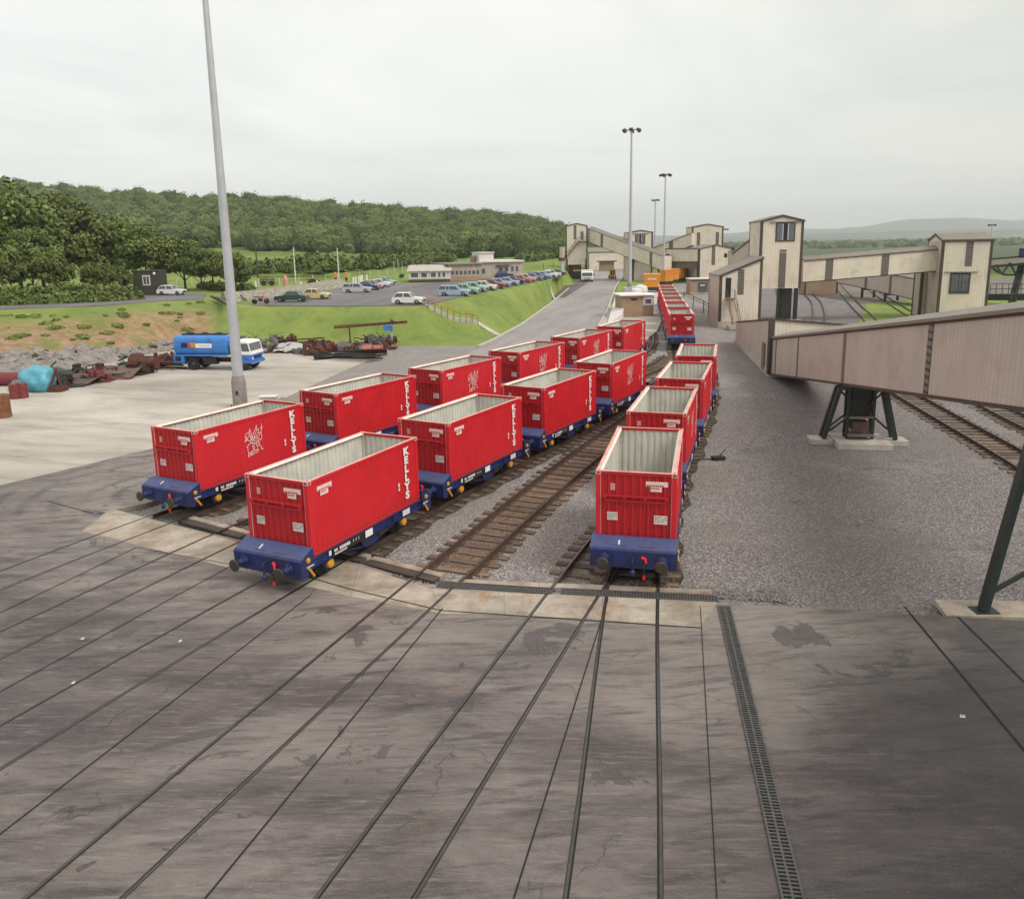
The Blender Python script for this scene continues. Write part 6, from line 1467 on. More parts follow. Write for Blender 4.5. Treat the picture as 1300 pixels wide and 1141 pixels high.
KS = [ # kind, px, py, size, mat, label
 ('loose_pipe', 2, 489, 1.7, oxred, 'dull red fat pipe lying against the boulders at the left edge'),
 ('oil_drum', 20, 505.5, 1.15, oxred, 'left of the pair of dark red drums by the left edge'), ('oil_drum', 29.5, 504.5, 1.15, oxred, 'right of the pair of dark red drums by the left edge'),
 ('oil_drum', 4, 529, 1.6, simple('orange_rust_drum', (.20, .08, .03, 1), .8, var=.4, scale=3), 'orange-rusted tall drum cut by the left edge'),
 ('steel_sheet', 36, 493, 1.2, greysc, 'grey bent sheet behind the blue tarpaulin'),
 ('broken_frame', 79, 491, 2.0, darkm, 'black tangle of frames just right of the blue tarpaulin'), ('steel_sheet', 73, 480, 1.6, simple('dark_plate', (.05, .05, .05, 1), .6), 'dark tilted plate leaning on the black tangle'),
 ('steel_sheet', 104, 487, 1.3, simple('brown_flat_plate', (.11, .085, .07, 1), .7, var=.3), 'brown flat plate lying before the boulders'),
 ('engine_block', 110, 478, 1.5, darkm, 'black engine lump left of the red scrap frame'), ('broken_frame', 124, 484, 1.5, oxred, 'red bent frame beside the brown sheet'), ('engine_block', 137, 477, 1.4, None, 'dark engine block behind the leaning brown sheet'),
 ('steel_sheet', 149, 479, 1.7, simple('brown_sheet', (.14, .09, .065, 1), .75, var=.3), 'large leaning brown sheet in the left scrap line'), ('girder_stack', 162, 473, 1.7, paler, 'pale girders behind the leaning brown sheet'),
 ('broken_frame', 172, 474, 1.7, darkm, 'dark scrap tangle left of the rusty casing'), ('gearbox', 184, 473, 1.9, rustr, 'round rusty gearbox casing in the left scrap line'), ('engine_block', 189, 466, 1.3, None, 'black engine behind the rusty gearbox'),
 ('girder_stack', 203, 468, 1.9, rustr, 'rusty girders just behind the tank lorry'), ('engine_block', 214, 463, 1.6, rustr, 'rust-brown machine lump behind the tank lorry'), ('girder_stack', 207, 460, 1.5, darkm, 'dark beams lying on the boulders behind the lorry'),
 ('broken_frame', 311, 437, 1.6, greysc, 'grey tangle above the cab of the tank lorry'), ('wire_coil', 327, 438, 1.6, greysc, 'grey coil right of the lorry cab'), ('broken_frame', 341, 441, 1.7, greysc, 'grey bent bars beyond the lorry cab'),
 ('broken_frame', 353, 446, 1.3, darkm, 'dark scrap left of the pale sheets'), ('steel_sheet', 368, 446.5, 1.5, paler, 'left pale flat sheet on the yard edge'), ('steel_sheet', 382, 446, 1.7, paler, 'right pale flat sheet on the yard edge'), ('engine_block', 362, 437.5, 1.6, rustr, 'rusty engine behind the pale sheets'),
 ('girder_stack', 380, 437, 2.2, rustr, 'long rusty girders behind the pale sheets'), ('engine_block', 402, 450, 1.8, rustr, 'big reddish rusty block right of the pale sheets'), ('engine_block', 407, 445, 1.7, rustr, 'second rusty block behind the big reddish one'),
 ('broken_frame', 420, 446, 1.5, darkm, 'black tangle right of the rusty blocks'), ('engine_block', 430, 446, 1.3, oxred, 'small red and grey engine in the middle of the heap'), ('gearbox', 439, 447, 1.3, greysc, 'grey gearbox in the middle of the heap'),
 ('broken_frame', 447, 445, 1.5, darkm, 'dark frame by the gantry post'), ('girder_stack', 427, 455, 1.7, darkm, 'dark flat girders lying in front of the heap'), ('girder_stack', 453, 457, 1.8, darkm, 'dark flat bars in front of the pinkish cylinders'),
 ('loose_pipe', 459, 444, 1.0, pinkr, 'pinkish red cylinder lying in the heap, left one'), ('loose_pipe', 473, 446, 1.0, pinkr, 'pinkish red cylinder lying in the heap, right one'), ('engine_block', 481, 438, 1.6, greysc, 'grey machine right of the pinkish cylinders'),
 ('girder_stack', 466, 452, 1.6, rustr, 'rusty flat bars under the pinkish cylinders'), ('broken_frame', 488, 442, 1.6, rustr, 'rusty bent bars at the right end of the heap'), ('engine_block', 492, 436, 1.3, darkm, 'black lump at the right end of the heap'), ('broken_frame', 470, 436, 1.4, darkm, 'black tangle behind the pinkish cylinders')]
for k, x, y, s, m, l in KS: scrap(k, x, y, s, l, mat=m, rz=(random.uniform(-25, 25)))
_rs = random.Random(9)
_adj = ['small rusty', 'small black', 'small dull grey', 'little brown']
for i_ in range(26):
    left_ = i_ % 2; px_ = _rs.uniform(85, 215) if left_ else _rs.uniform(345, 492); py_ = (np.interp(px_, [85, 215], [489, 466]) if left_ else np.interp(px_, [345, 400, 492], [446, 451, 441]))+_rs.uniform(-5, 3)
    k_ = _rs.choice(['engine_block', 'broken_frame', 'broken_frame', 'gearbox', 'wire_coil']); a_i = i_ % 3
    o_ = scrap(k_, px_, float(py_), _rs.uniform(.6, 1.0), '', mat=(rustr, darkm, greysc)[a_i])
    o_['label'] = _adj[a_i]+' piece of broken machinery in the '+('left scrap line by the boulders' if left_ else 'scrap heap below the pipe gantry')
    o_['group'] = ['small scrap pieces in the right heap', 'small scrap pieces in the left line'][left_]+' '+_adj[a_i]
p_ = g(912, 578); t = thing('point_lever', 'small dark track switch lever and box beside the right-hand wagons', 'switch lever', (p_.x, p_.y, -.2), R(8)); b = MB(); b.box(-.3, .3, -.18, .18, 0, .16); b.build('box', M['black'], t); b = MB(); b.bar((-1.3, 0, .06), (-.3, 0, .06), .06, .05); b.cyl((0, 0, .12), (.35, 0, .5), .025, n=6); b.build('rod', M['railside'], t)
# blue tarpaulin over a rusty machine
p_ = g(53, 496); t = thing('tarpaulin_bundle', 'bright blue tarpaulin draped over a rusty machine by the boulders', 'tarpaulin', p_)
import bmesh
bm = bmesh.new(); bmesh.ops.create_icosphere(bm, subdivisions=3, radius=1)
from mathutils import noise as mnoise
for v in bm.verts:
    n = mnoise.noise(v.co*1.6)*.45+mnoise.noise(v.co*4)*.18; v.co = Vector((v.co.x*(1.35+n), v.co.y*(1.0+n), max(v.co.z, -.7)*(1.05+n)+.85))
me = bpy.data.meshes.new('tarp'); bm.to_mesh(me); bm.free(); me.materials.append(simple('blue_tarpaulin', (.10, .36, .46, 1), .45, var=.3, scale=2, bump=.3, bscale=4)); me.polygons.foreach_set('use_smooth', [True]*len(me.polygons)); o = bpy.data.objects.new('tarpaulin', me); COL.objects.link(o); o.parent = t
b = MB(); b.box(.9, 1.9, -.7, .3, 0, .35); b.bar((1.0, -.6, .3), (1.5, -.3, 1.7), .18, .2); b.bar((1.8, -.4, .2), (1.3, -.2, 1.6), .12, .14); b.build('machine', rustr, t)

# ------------------------------------------------------------------ boulders
RM = []
rockm = simple('grey_mauve_rock', (.26, .232, .212, 1), .9, var=.35, scale=1.4, dirt=(.14, .10, .08, 1), bump=.5, bscale=4)
for k in range(7):
    bm = bmesh.new(); bmesh.ops.create_icosphere(bm, subdivisions=2, radius=1); so = Vector((k*7.3, k*2.1, 0))
    for v in bm.verts:
        c = v.co.copy(); n = mnoise.noise(c*.9+so)*.5+mnoise.noise(c*2.2+so)*.2
        q = Vector((round(c.x*1.6)/1.6, round(c.y*1.6)/1.6, round(c.z*1.6)/1.6)); c = c.lerp(q, .55)*(1+n); v.co = (c.x*1.15, c.y*.9, c.z*.72)
    me = bpy.data.meshes.new('boulder'); bm.to_mesh(me); bm.free(); me.materials.append(rockm); RM.append(me)
def boulder(x, y, s, z):
    o = bpy.data.objects.new('boulder', random.choice(RM)); COL.objects.link(o); o.location = (x, y, z); o.rotation_euler = (random.uniform(-.4, .4), random.uniform(-.4, .4), random.uniform(0, 6.28)); o.scale = (s*random.uniform(.8, 1.3), s*random.uniform(.8, 1.1), s*random.uniform(.75, 1.1))
    tag(o, 'grey angular boulder piled along the foot of the bare earth bank', 'boulder', 'boulders along the foot of the bank')
k = 0
while k < 250:
    px = random.uniform(-25, 232); b_ = colb(px); yF = float(np.interp(b_, fb, fy)); wdt = 6.5 if px < 110 else 5.0-(px-110)/60
    dd_ = random.uniform(-.6, wdt)*random.random()**.15; y = yF+dd_; x = b_*y; s = random.uniform(.35, .85)*(1. if px < 125 else .62)
    boulder(x, y, s, h1(x, y)+s*.12+ (.25 if dd_ > 0 else .2)); k += 1

# ------------------------------------------------------------------ posts, poles and fences in the upper field
def gz(px, py, zg=5): 
    p = g(px, py, zg)
    for _ in range(6): zg = h1(p.x, p.y); p = g(px, py, zg)
    return p
posts = [(325, 367, 9), (343, 362, 6), (383, 368, 9), (403, 365, 8), (458, 360, 8), (449, 362, 9), (452, 361, 8.5), (456, 360, 8), (460, 359, 9), (466, 358.5, 9)]
for i, (x, y, h_) in enumerate(posts):
    p_ = gz(x, y); s1 = p_.y/F; b = MB(); b.box(-.12, .12, -.12, .12, -.2, h_*s1); b.add([(-.14, -.14, h_*s1), (.14, -.14, h_*s1), (.14, .14, h_*s1), (-.14, .14, h_*s1), (0, 0, h_*s1+.15)], [(0,1,4),(1,2,4),(2,3,4),(3,0,4)])
    o = b.build('white_post', M['white']); o.location = p_; tag(o, 'white fence post standing on the grass beyond the car park', 'post', 'white posts beyond the car park')
for i, (x, y0, y1) in enumerate(((375.5, 359, 315), (430.5, 358, 316))):
    p_ = gz(x, y0); h_ = (y0-y1)*p_.y/F; t = thing('white_pole', ['left', 'right'][i]+' of the two tall thin white poles beyond the car park', 'pole', p_, 0, 'thin white poles'); b = MB(); b.cyl((0, 0, -.2), (0, 0, h_), .13, .09, n=8); b.build('pole', M['offwhite'], t); b = MB(); b.cyl((0, 0, h_), (0, 0, h_+.2), .16, .1, n=8); b.build('cap', M['trim'], t)
for i, (x, y0, y1, l) in enumerate(((327.5, 353, 299, 'brown wooden telegraph pole in the light green field left of the white poles'), (536, 345, 309, 'wooden telegraph pole against the woods above the canteen'))):
    p_ = gz(x, y0); h_ = (y0-y1)*p_.y/F; t = thing('telegraph_pole', l, 'telegraph pole', p_); b = MB(); b.cyl((0, 0, -.3), (0, 0, h_), .2, .13, n=8); b.build('pole', M['trim'], t); b = MB(); b.bar((-1, 0, h_-.6), (1, 0, h_-.6), .12, .14); b.build('crossarm', M['trim'], t)
for i, (x, l) in enumerate(((426.5, 'left'), (440, 'right'))):
    p_ = gz(x, 359.5); s1 = p_.y/F; t = thing('marker_post', l+' yellow and dark striped machine post among the white posts', 'post', p_, 0, 'yellow machine posts'); w = 2.2*s1
    b = MB(); b.box(-w, w, -.4, .4, -.2, 3*s1); b.box(-w*.8, w*.8, -.3, .3, 7*s1, 10.5*s1); b.lathe((0, 0, 11*s1), [(w*.9, 0), (w*.9, w*.8), (w*.3, w*1.2)], 8); b.build('yellow_body', M['yellow'], t); b = MB(); b.box(-w*.6, w*.6, -.35, .35, 3*s1, 7*s1); b.build('dark_middle', M['trim'], t)
p_ = gz(363, 364); s1 = p_.y/F; t = thing('red_tank', 'pinkish upright tank on the grass left of the white poles', 'tank', p_); b = MB(); b.lathe((0, 0, 0), [(2.6*s1, 0), (2.8*s1, 9*s1), (2.0*s1, 12*s1), (1.0*s1, 14*s1)], 12); b.build('body', simple('faded_pink', (.6, .28, .24, 1), .6), t); b = MB(); b.cyl((0, 0, 13.5*s1), (0, 0, 16*s1), .6*s1, n=8); b.build('spout', M['redcap'], t)
p_ = gz(342, 362.5); s1 = p_.y/F; t = thing('farm_trailer', 'brown railed farm trailer on the grass beyond the motorcycle', 'trailer', p_, R(-4)); b = MB(); b.box(-9*s1, 9*s1, -1, 1, 2*s1, 3*s1)
for k in range(9): x = (-9+k*2.25)*s1; b.box(x-.06, x+.06, -1, -.9, 3*s1, 9*s1)
for z in (5, 7, 9): b.box(-9*s1, 9*s1, -1, -.92, z*s1-.06, z*s1+.06)
b.build('railed_body', rustr, t)
for x in (-5, 5): b = MB(); b.cyl((x*s1, -1, .45), (x*s1, -.7, .45), .45, n=12); b.build('wheel', M['tire'], t)
p_ = gz(398, 363); s1 = p_.y/F; t = thing('farm_machine', 'small dark farm machine between the white posts', 'machine', p_); b = MB(); b.box(-4*s1, 4*s1, -.8, .8, 2*s1, 5*s1); b.box(-2*s1, 1*s1, -.6, .6, 5*s1, 9*s1); b.bar((-8*s1, 0, 8*s1), (8*s1, 0, 6*s1), .25, .2); b.build('body', rustr, t)
for x in (-3, 3): b = MB(); b.cyl((x*s1, -.9, .5), (x*s1, -.6, .5), .5, n=12); b.build('wheel', M['tire'], t)
def fence(label, pts, h_=1.1, step=4, name='post_and_wire_fence', mat='offwhite', rr=.06):
    t = thing(name, label, 'fence'); b = MB(); prev = None; wires = MB()
    for u, v in zip(pts, pts[1:]):
        u = Vector(u).to_2d(); v = Vector(v).to_2d(); n = max(1, int((v-u).length/step))
        for i in range(n):
            q = u.lerp(v, i/n); z = h1(q.x, q.y); c = Vector((q.x, q.y, z)); b.cyl(c-Vector((0, 0, .2)), c+Vector((0, 0, h_)), rr, n=5)
            if prev is not None:
                for k in (.35, .7, .95): wires.bar(prev+Vector((0, 0, h_*k)), c+Vector((0, 0, h_*k)), .03, .03)
            prev = c
    b.build('posts', M[mat], t); wires.build('wires', M['trim2'], t)
fence('wire fence with pale posts along the edge of the field behind the white posts', [gz(300, 366), gz(380, 361), gz(470, 352), gz(520, 347)], 1.5, 5)
fence('wire fence under the trees behind the dark cabin', [gz(205, 366), gz(262, 362), gz(300, 366)], 1.3, 3)
fence('wire fence on dark posts beyond the office block and car line', [gz(655, 346), gz(690, 345), gz(714, 343)], 2.2, 6, mat='trim')
fence('pale posts running across the slope above the office block', [gz(500, 344), gz(520, 341), gz(560, 338)], 2.4, 5)
# stone wall between car park and grass
wl = MB(); pts = [(285, 383, 3.7), (305, 383, 3.6), (340, 379.5, 3.5), (400, 370, 3.5), (436, 364, 3.5)]; wp = [g(x, y-1.5, z) for x, y, z in pts]
for u, v in zip(wp, wp[1:]):
    
    d_ = (v-u).to_2d().normalized(); n_ = Vector((-d_.y, d_.x)); vs_ = []
    for c_ in (u, v):
        for o_s, zz_ in ((-1.6, -.4), (.2, 1.15), (1.6, 1.1), (2.4, -.4)): vs_.append((c_.x+n_.x*o_s, c_.y+n_.y*o_s, c_.z+zz_))
    wl.add(vs_, [(0,1,5,4),(1,2,6,5),(2,3,7,6),(0,3,2,1),(4,5,6,7)])
stn = NT('rough_stone_bank'); v_ = stn.n.new('ShaderNodeTexVoronoi'); v_.inputs['Scale'].default_value = 2.2; stn.l.new(stn.tc.outputs['Object'], v_.inputs['Vector']); cc = stn.ramp(v_.outputs['Distance'], [(.1, (.46, .42, .35, 1)), (.6, (.25, .22, .18, 1))]); stn.col(stn.mix(cc, (.2, .22, .1, 1), stn.ramp(stn.noise(.8, 6, .7), [(.5, 0), (.7, .6)]))).set(.9); stn.bump(v_.outputs['Distance'], 1, -.3)
tag(wl.build('stone_bank', stn.mat), 'low rubble stone bank behind the green and cream cars', 'wall')
# planks on the bank by the cabin
t = thing('timber_pile', 'dark fallen timbers sloping down to the bank right of the white car', 'timber'); b = MB()
for k in range(4): b.bar(g(268+k*3, 376+k*.7, 4.4), g(284+k*2, 384.5+k, 3.9), .28, .2)
b.build('timbers', M['trim'], t)
# ------------------------------------------------------------------ foliage
def leafmat(name, dark, mid, light, objvar=.35):
    t = NT(name); a = t.attr('tint'); oi = t.n.new('ShaderNodeObjectInfo')
    cc = t.ramp(a, [(.05, dark), (.5, mid), (.95, light)])
    big = t.noise(.02, 3, .5); cc = t.mix(cc, sc(mid, .75), t.ramp(big, [(.4, 0), (.65, .5)]))
    hs = t.n.new('ShaderNodeHueSaturation'); t.l.new(cc, hs.inputs['Color'])
    t.l.new(t.math('ADD', t.math('MULTIPLY', oi.outputs['Random'], objvar), 1-objvar/2), hs.inputs['Value'])
    t.l.new(t.math('ADD', t.math('MULTIPLY', oi.outputs['Random'], .03), .485), hs.inputs['Hue'])
    t.col(hs.outputs[0]).set(.85, spec=.15)
    return t.mat
M['leaf'] = leafmat('tree_leaves', (.045, .065, .022, 1), (.11, .145, .042, 1), (.24, .27, .08, 1))
M['leaf_far'] = leafmat('woodland_leaves', (.045, .072, .022, 1), (.105, .15, .045, 1), (.20, .245, .075, 1), 0)
M['bark'] = simple('grey_brown_bark', (.09, .07, .05, 1), .9, var=.3, scale=4)
def quads(C, N, S, rng):
    """leaf quads centred at C with normals N and size S"""
    n = len(C); N = N/np.linalg.norm(N, axis=1, keepdims=True)
    a = np.cross(N, rng.normal(size=(n, 3))); a /= np.linalg.norm(a, axis=1, keepdims=True); b = np.cross(N, a)
    a = a*S[:, None]; b = b*S[:, None]*.7
    V = np.stack([C-a, C-b*.9, C+a, C+b*.9], 1).reshape(-1, 3); return V, np.arange(4*n).reshape(n, 4)
def crown_pts(rng, rx, rz, nclump, per, clump_r, leaf, low=-.55):
    Cs = []; Ns = []; T = []
    for k in range(nclump):
        d = rng.normal(size=3); d /= np.linalg.norm(d); d[2] = max(d[2], low) ; r = rng.uniform(.45, 1)**.6
        c = np.array([d[0]*rx*r, d[1]*rx*r, d[2]*rz*r]); cr = clump_r*rng.uniform(.6, 1.25)
        q = rng.normal(size=(per, 3)); q /= np.linalg.norm(q, axis=1, keepdims=True)
        rad = rng.uniform(.55, 1.08, size=(per, 1)); P_ = c+q*rad*cr*np.array([1.15, 1.15, .75])
        Cs.append(P_); Ns.append(q+rng.normal(size=(per, 3))*.55+np.array([0, 0, .35]))
        tt = rng.uniform(.15, .85)*.55+rng.uniform(0, .45, size=per); T.append(tt)
    C = np.concatenate(Cs); Nn = np.concatenate(Ns); T = np.concatenate(T)
    S = leaf*rng.uniform(.6, 1.4, size=len(C)); V, Fq = quads(C, Nn, S, rng); return V, Fq, np.repeat(np.clip(T, 0, 1), 4)
TREES = []
for k in range(5):
    rng = np.random.default_rng(40+k)
    rx, rz_ = [(4.2, 3.6), (3.4, 4.2), (4.8, 3.4), (3.0, 3.4), (3.8, 4.6)][k]
    V, Fq, T = crown_pts(rng, rx, rz_, [42, 38, 48, 30, 44][k], 170, 1.35, .24)
    V = V+np.array([0, 0, rz_*.8+3.2]); root = thing('broadleaf_tree', '', 'tree')
    npmesh('crown', V, Fq, M['leaf'], root, {'tint': T})
    b = MB(); hh = rz_*.8+3.2; lean = rng.uniform(-.5, .5)
    b.cyl((0, 0, -.4), (lean*.5, 0, 2.4), .24, .17, 7); b.cyl((lean*.5, 0, 2.4), (lean, .2, hh), .17, .08, 6)
    for j in range(6):
        a = j*1.05+rng.uniform(0, .5); z0 = rng.uniform(1.6, hh*.7); b.cyl((lean*z0/hh, 0, z0), (lean+math.cos(a)*rx*.7, math.sin(a)*rx*.7, z0+rng.uniform(1.5, 3)), .10, .03, 5)
    b.build('trunk', M['bark'], root); TREES.append(root)
spots = [] # px, py(base), zguess, height scale, label piece
def tree(k, px, py, zg, sc_, label, group, rz=None):
    p_ = gz(px, py, zg); hh = TREES_H[k]; o = inst(TREES[k]); o.location = p_-Vector((0, 0, .1)); o.rotation_euler = (0, 0, random.uniform(0, 6.28)); o.scale = (sc_*random.uniform(.92, 1.08), sc_, sc_*random.uniform(.95, 1.05)); return tag(o, label, 'tree', group)
TREES_H = [9.7, 10.8, 9.3, 9.0, 11.5]
def place_tree(k, px, top, Y, label, group):
    """px: column, top: pixel row of the crown's top, Y: distance"""
    x = colb(px)*Y; z = h1(x, Y); ht = at(px, top, Y).z-z
    o = inst(TREES[k]); s_ = ht/TREES_H[k]; o.location = (x, Y, z-.1); o.rotation_euler = (0, 0, random.uniform(0, 6.28)); o.scale = (s_*random.uniform(.95, 1.12), s_*random.uniform(.95, 1.12), s_); return tag(o, label, 'tree', group)
LIST = [
 (4, -40, 236, 128, 'tall dark tree at the far left edge'), (2, -8, 232, 126, 'tall dark broad tree, leftmost in view'), (0, 22, 243, 118, 'tall dark tree second from the left edge'), (1, 52, 250, 124, 'dark tree with a forked trunk near the left edge'),
 (4, 80, 248, 132, 'tall dark tree right of the forked one'), (2, 106, 264, 128, 'broad dark tree left of the dark cabin'), (0, 134, 278, 128, 'dark tree just left of the dark cabin'), (1, 156, 285, 132, 'tree whose crown rises behind the left side of the dark cabin'),
 (4, 183, 286, 130, 'tree directly behind the dark cabin'), (3, 207, 302, 128, 'lighter tree at the right corner of the dark cabin'), (0, 232, 302, 130, 'bright spreading tree right of the dark cabin'), (1, 252, 312, 126, 'small bright tree left of the tall mast'), (3, 268, 318, 127, 'low bushy tree just behind the tall mast'),
 (3, 292, 322, 124, 'small dark tree immediately right of the tall mast'), (3, 303, 335, 126, 'lowest bushy tree right of the tall mast'),
 (2, -70, 250, 135, 'dark tree beyond the left edge, partly in view'), (4, 38, 290, 112, 'shorter dark tree in front of the tall left trees'), (3, 8, 318, 106, 'dark bush-like tree low at the left edge'), (3, 66, 322, 108, 'low dark tree between the left trunks'), (3, 120, 334, 110, 'low leafy tree beside the access road'), (3, 148, 338, 112, 'low leafy tree hugging the left wall of the dark cabin')]
for k, px, top, Y, l in LIST: place_tree(k, px, top, Y, l, 'trees above the access road')
for k, px, top, Y, l in ((3, 475, 323, 235, 'round tree left of the white canteen cabin'), (3, 462, 331, 240, 'small bushy tree at the end of the white posts'), (0, 547, 332, 172, 'small tree in front of the canteen windows'), (2, 561, 322, 215, 'small tree behind the canteen roof'), (3, 509, 347, 168, 'tiny young tree left of the canteen cabin')): place_tree(k, px, top, Y, l, 'trees around the canteen')
for o in TREES:
    for c in list(o.children_recursive)+[o]: bpy.data.objects.remove(c)
# bushes at the road edge and on the bank
def bush_mass(name, spots, mat, tintlo=0, leaf=.3, per=60, seed=3, kind='stuff'):
    rng = np.random.default_rng(seed); Vs = []; Fs = []; Ts = []; n0 = 0
    for (x, y, z, r, h_) in spots:
        m = int(per*(.6+r*.5)); q = rng.normal(size=(m, 3)); q /= np.linalg.norm(q, axis=1, keepdims=True); q[:, 2] = np.abs(q[:, 2])
        bumpy = 1+.28*np.sin(q[:, 0]*5+x)*np.sin(q[:, 1]*5+y); C = np.stack([x+q[:, 0]*r*bumpy, y+q[:, 1]*r*bumpy, z+q[:, 2]*h_*bumpy-.1*h_], 1)
        V, Fq = quads(C, q+rng.normal(size=(m, 3))*.5, leaf*rng.uniform(.6, 1.4, m), rng); Vs.append(V); Fs.append(Fq+n0); n0 += len(V); t0 = rng.uniform(.1, .6); Ts.append(np.repeat(np.clip(t0+rng.uniform(-.1, .4, m)+.15*q[:, 2], 0, 1), 4))
    o = npmesh(name, np.concatenate(Vs), np.concatenate(Fs), mat, None, {'tint': np.concatenate(Ts)}); tag(o, kind=kind); return o
sp = []
for i in range(150):
    px = random.uniform(-30, 164); Y = float(np.interp(colb(px), tb, ty))+random.uniform(8.5, 14); x = colb(px)*Y; r = random.uniform(1.0, 2.0); sp.append((x, Y, h1(x, Y), r, r*random.uniform(.7, 1.3)))
for i in range(30):
    px = random.uniform(255, 315); Y = random.uniform(128, 136); x = colb(px)*Y; r = random.uniform(.6, 1.3); sp.append((x, Y, h1(x, Y), r, r))
tag(bush_mass('undergrowth', sp, M['leaf'], leaf=.22, per=260, seed=5), 'dark bushy undergrowth beneath the trees along the access road', 'undergrowth')
sp = []
for i in range(55):
    px = random.uniform(-10, 250); bb = colb(px); yF = float(np.interp(bb, fb, fy)); yT = float(np.interp(bb, tb, ty)); y = yF+(yT-yF)*random.uniform(.1, .9); r = random.uniform(.15, .55); sp.append((bb*y, y, h1(bb*y, y), r*1.3, r*.6))
M['scrubleaf'] = leafmat('bank_scrub_leaves', (.09, .12, .03, 1), (.15, .20, .05, 1), (.26, .28, .08, 1), 0)
tag(bush_mass('scrub', sp, M['scrubleaf'], leaf=.10, per=260, seed=6), 'scattered weeds and low scrub on the banks', 'scrub')
sp = []
for a in [(300, 347, 400, 340), (400, 340, 470, 338), (470, 339, 520, 335), (520, 334, 575, 331), (660, 331, 698, 328)]:
    for i in range(46):
        f = i/46+random.uniform(-.01, .01); px = a[0]+(a[2]-a[0])*f; py = a[1]+(a[3]-a[1])*f; q = gz(px, py, 5); r = random.uniform(1.5, 2.8); sp.append((q.x, q.y, q.z, r, random.uniform(2.0, 3.4)))
tag(bush_mass('hedgerow', sp, M['leaf_far'], leaf=.55, per=110, seed=8), 'thick field hedges between the green fields and the woods', 'hedge')
# tussocky grass tufts on the banks and verge
def tufts(name, fn, n, seed, h0=.28, mat=None):
    rng = np.random.default_rng(seed); P_ = []
    while len(P_) < n:
        q = fn(rng)
        if q is not None: P_.append(q)
    P_ = np.array(P_); reps = 5; C = np.repeat(P_, reps, 0); m = len(C); a = rng.uniform(0, 2*pi, m); l = rng.uniform(.5, 1.4, m)*h0; w = rng.uniform(.05, .12, m)*1.4
    off_ = rng.uniform(-.22, .22, (m, 2)); C[:, :2] += off_
    dx = np.stack([np.cos(a), np.sin(a), np.zeros(m)], 1); ln = np.stack([rng.uniform(-.5, .5, m), rng.uniform(-.5, .5, m), np.ones(m)], 1)
    V = np.stack([C-dx*w[:, None], C+dx*w[:, None], C+dx*w[:, None]*.3+ln*l[:, None], C-dx*w[:, None]*.3+ln*l[:, None]], 1).reshape(-1, 3)
    o = npmesh(name, V, np.arange(4*m).reshape(m, 4), mat or M['tuft'], None, {'tint': np.repeat(rng.uniform(0, 1, m)*.7+np.repeat(rng.uniform(0, .3, n), reps), 4)}); tag(o, kind='stuff'); return o
M['tuft'] = leafmat('grass_blades', (.19, .26, .06, 1), (.24, .32, .075, 1), (.36, .38, .11, 1), 0)
def on_bank(rng):
    px = rng.uniform(-40, 714); bb = colb(px); yF = np.interp(bb, fb, fy); yT = np.interp(bb, tb, ty); f = rng.uniform(.02, 1.0)
    if px < 262 and f < .62 and rng.uniform() < .93: return None
    y = yF+(yT-yF)*f
    return (bb*y, y, h1(bb*y, y)-.03)
def weeds(rng):
    u = rng.uniform(0, 1); pts = [(560, 741), (460, 716), (310, 688), (540, 741)]; 
    px = rng.uniform(300, 905); py = np.interp(px, [300, 455, 548, 905], [682, 711, 738, 748])+rng.normal()*2.0; q = g(px, py, -.12); return (q.x, q.y, -.15)
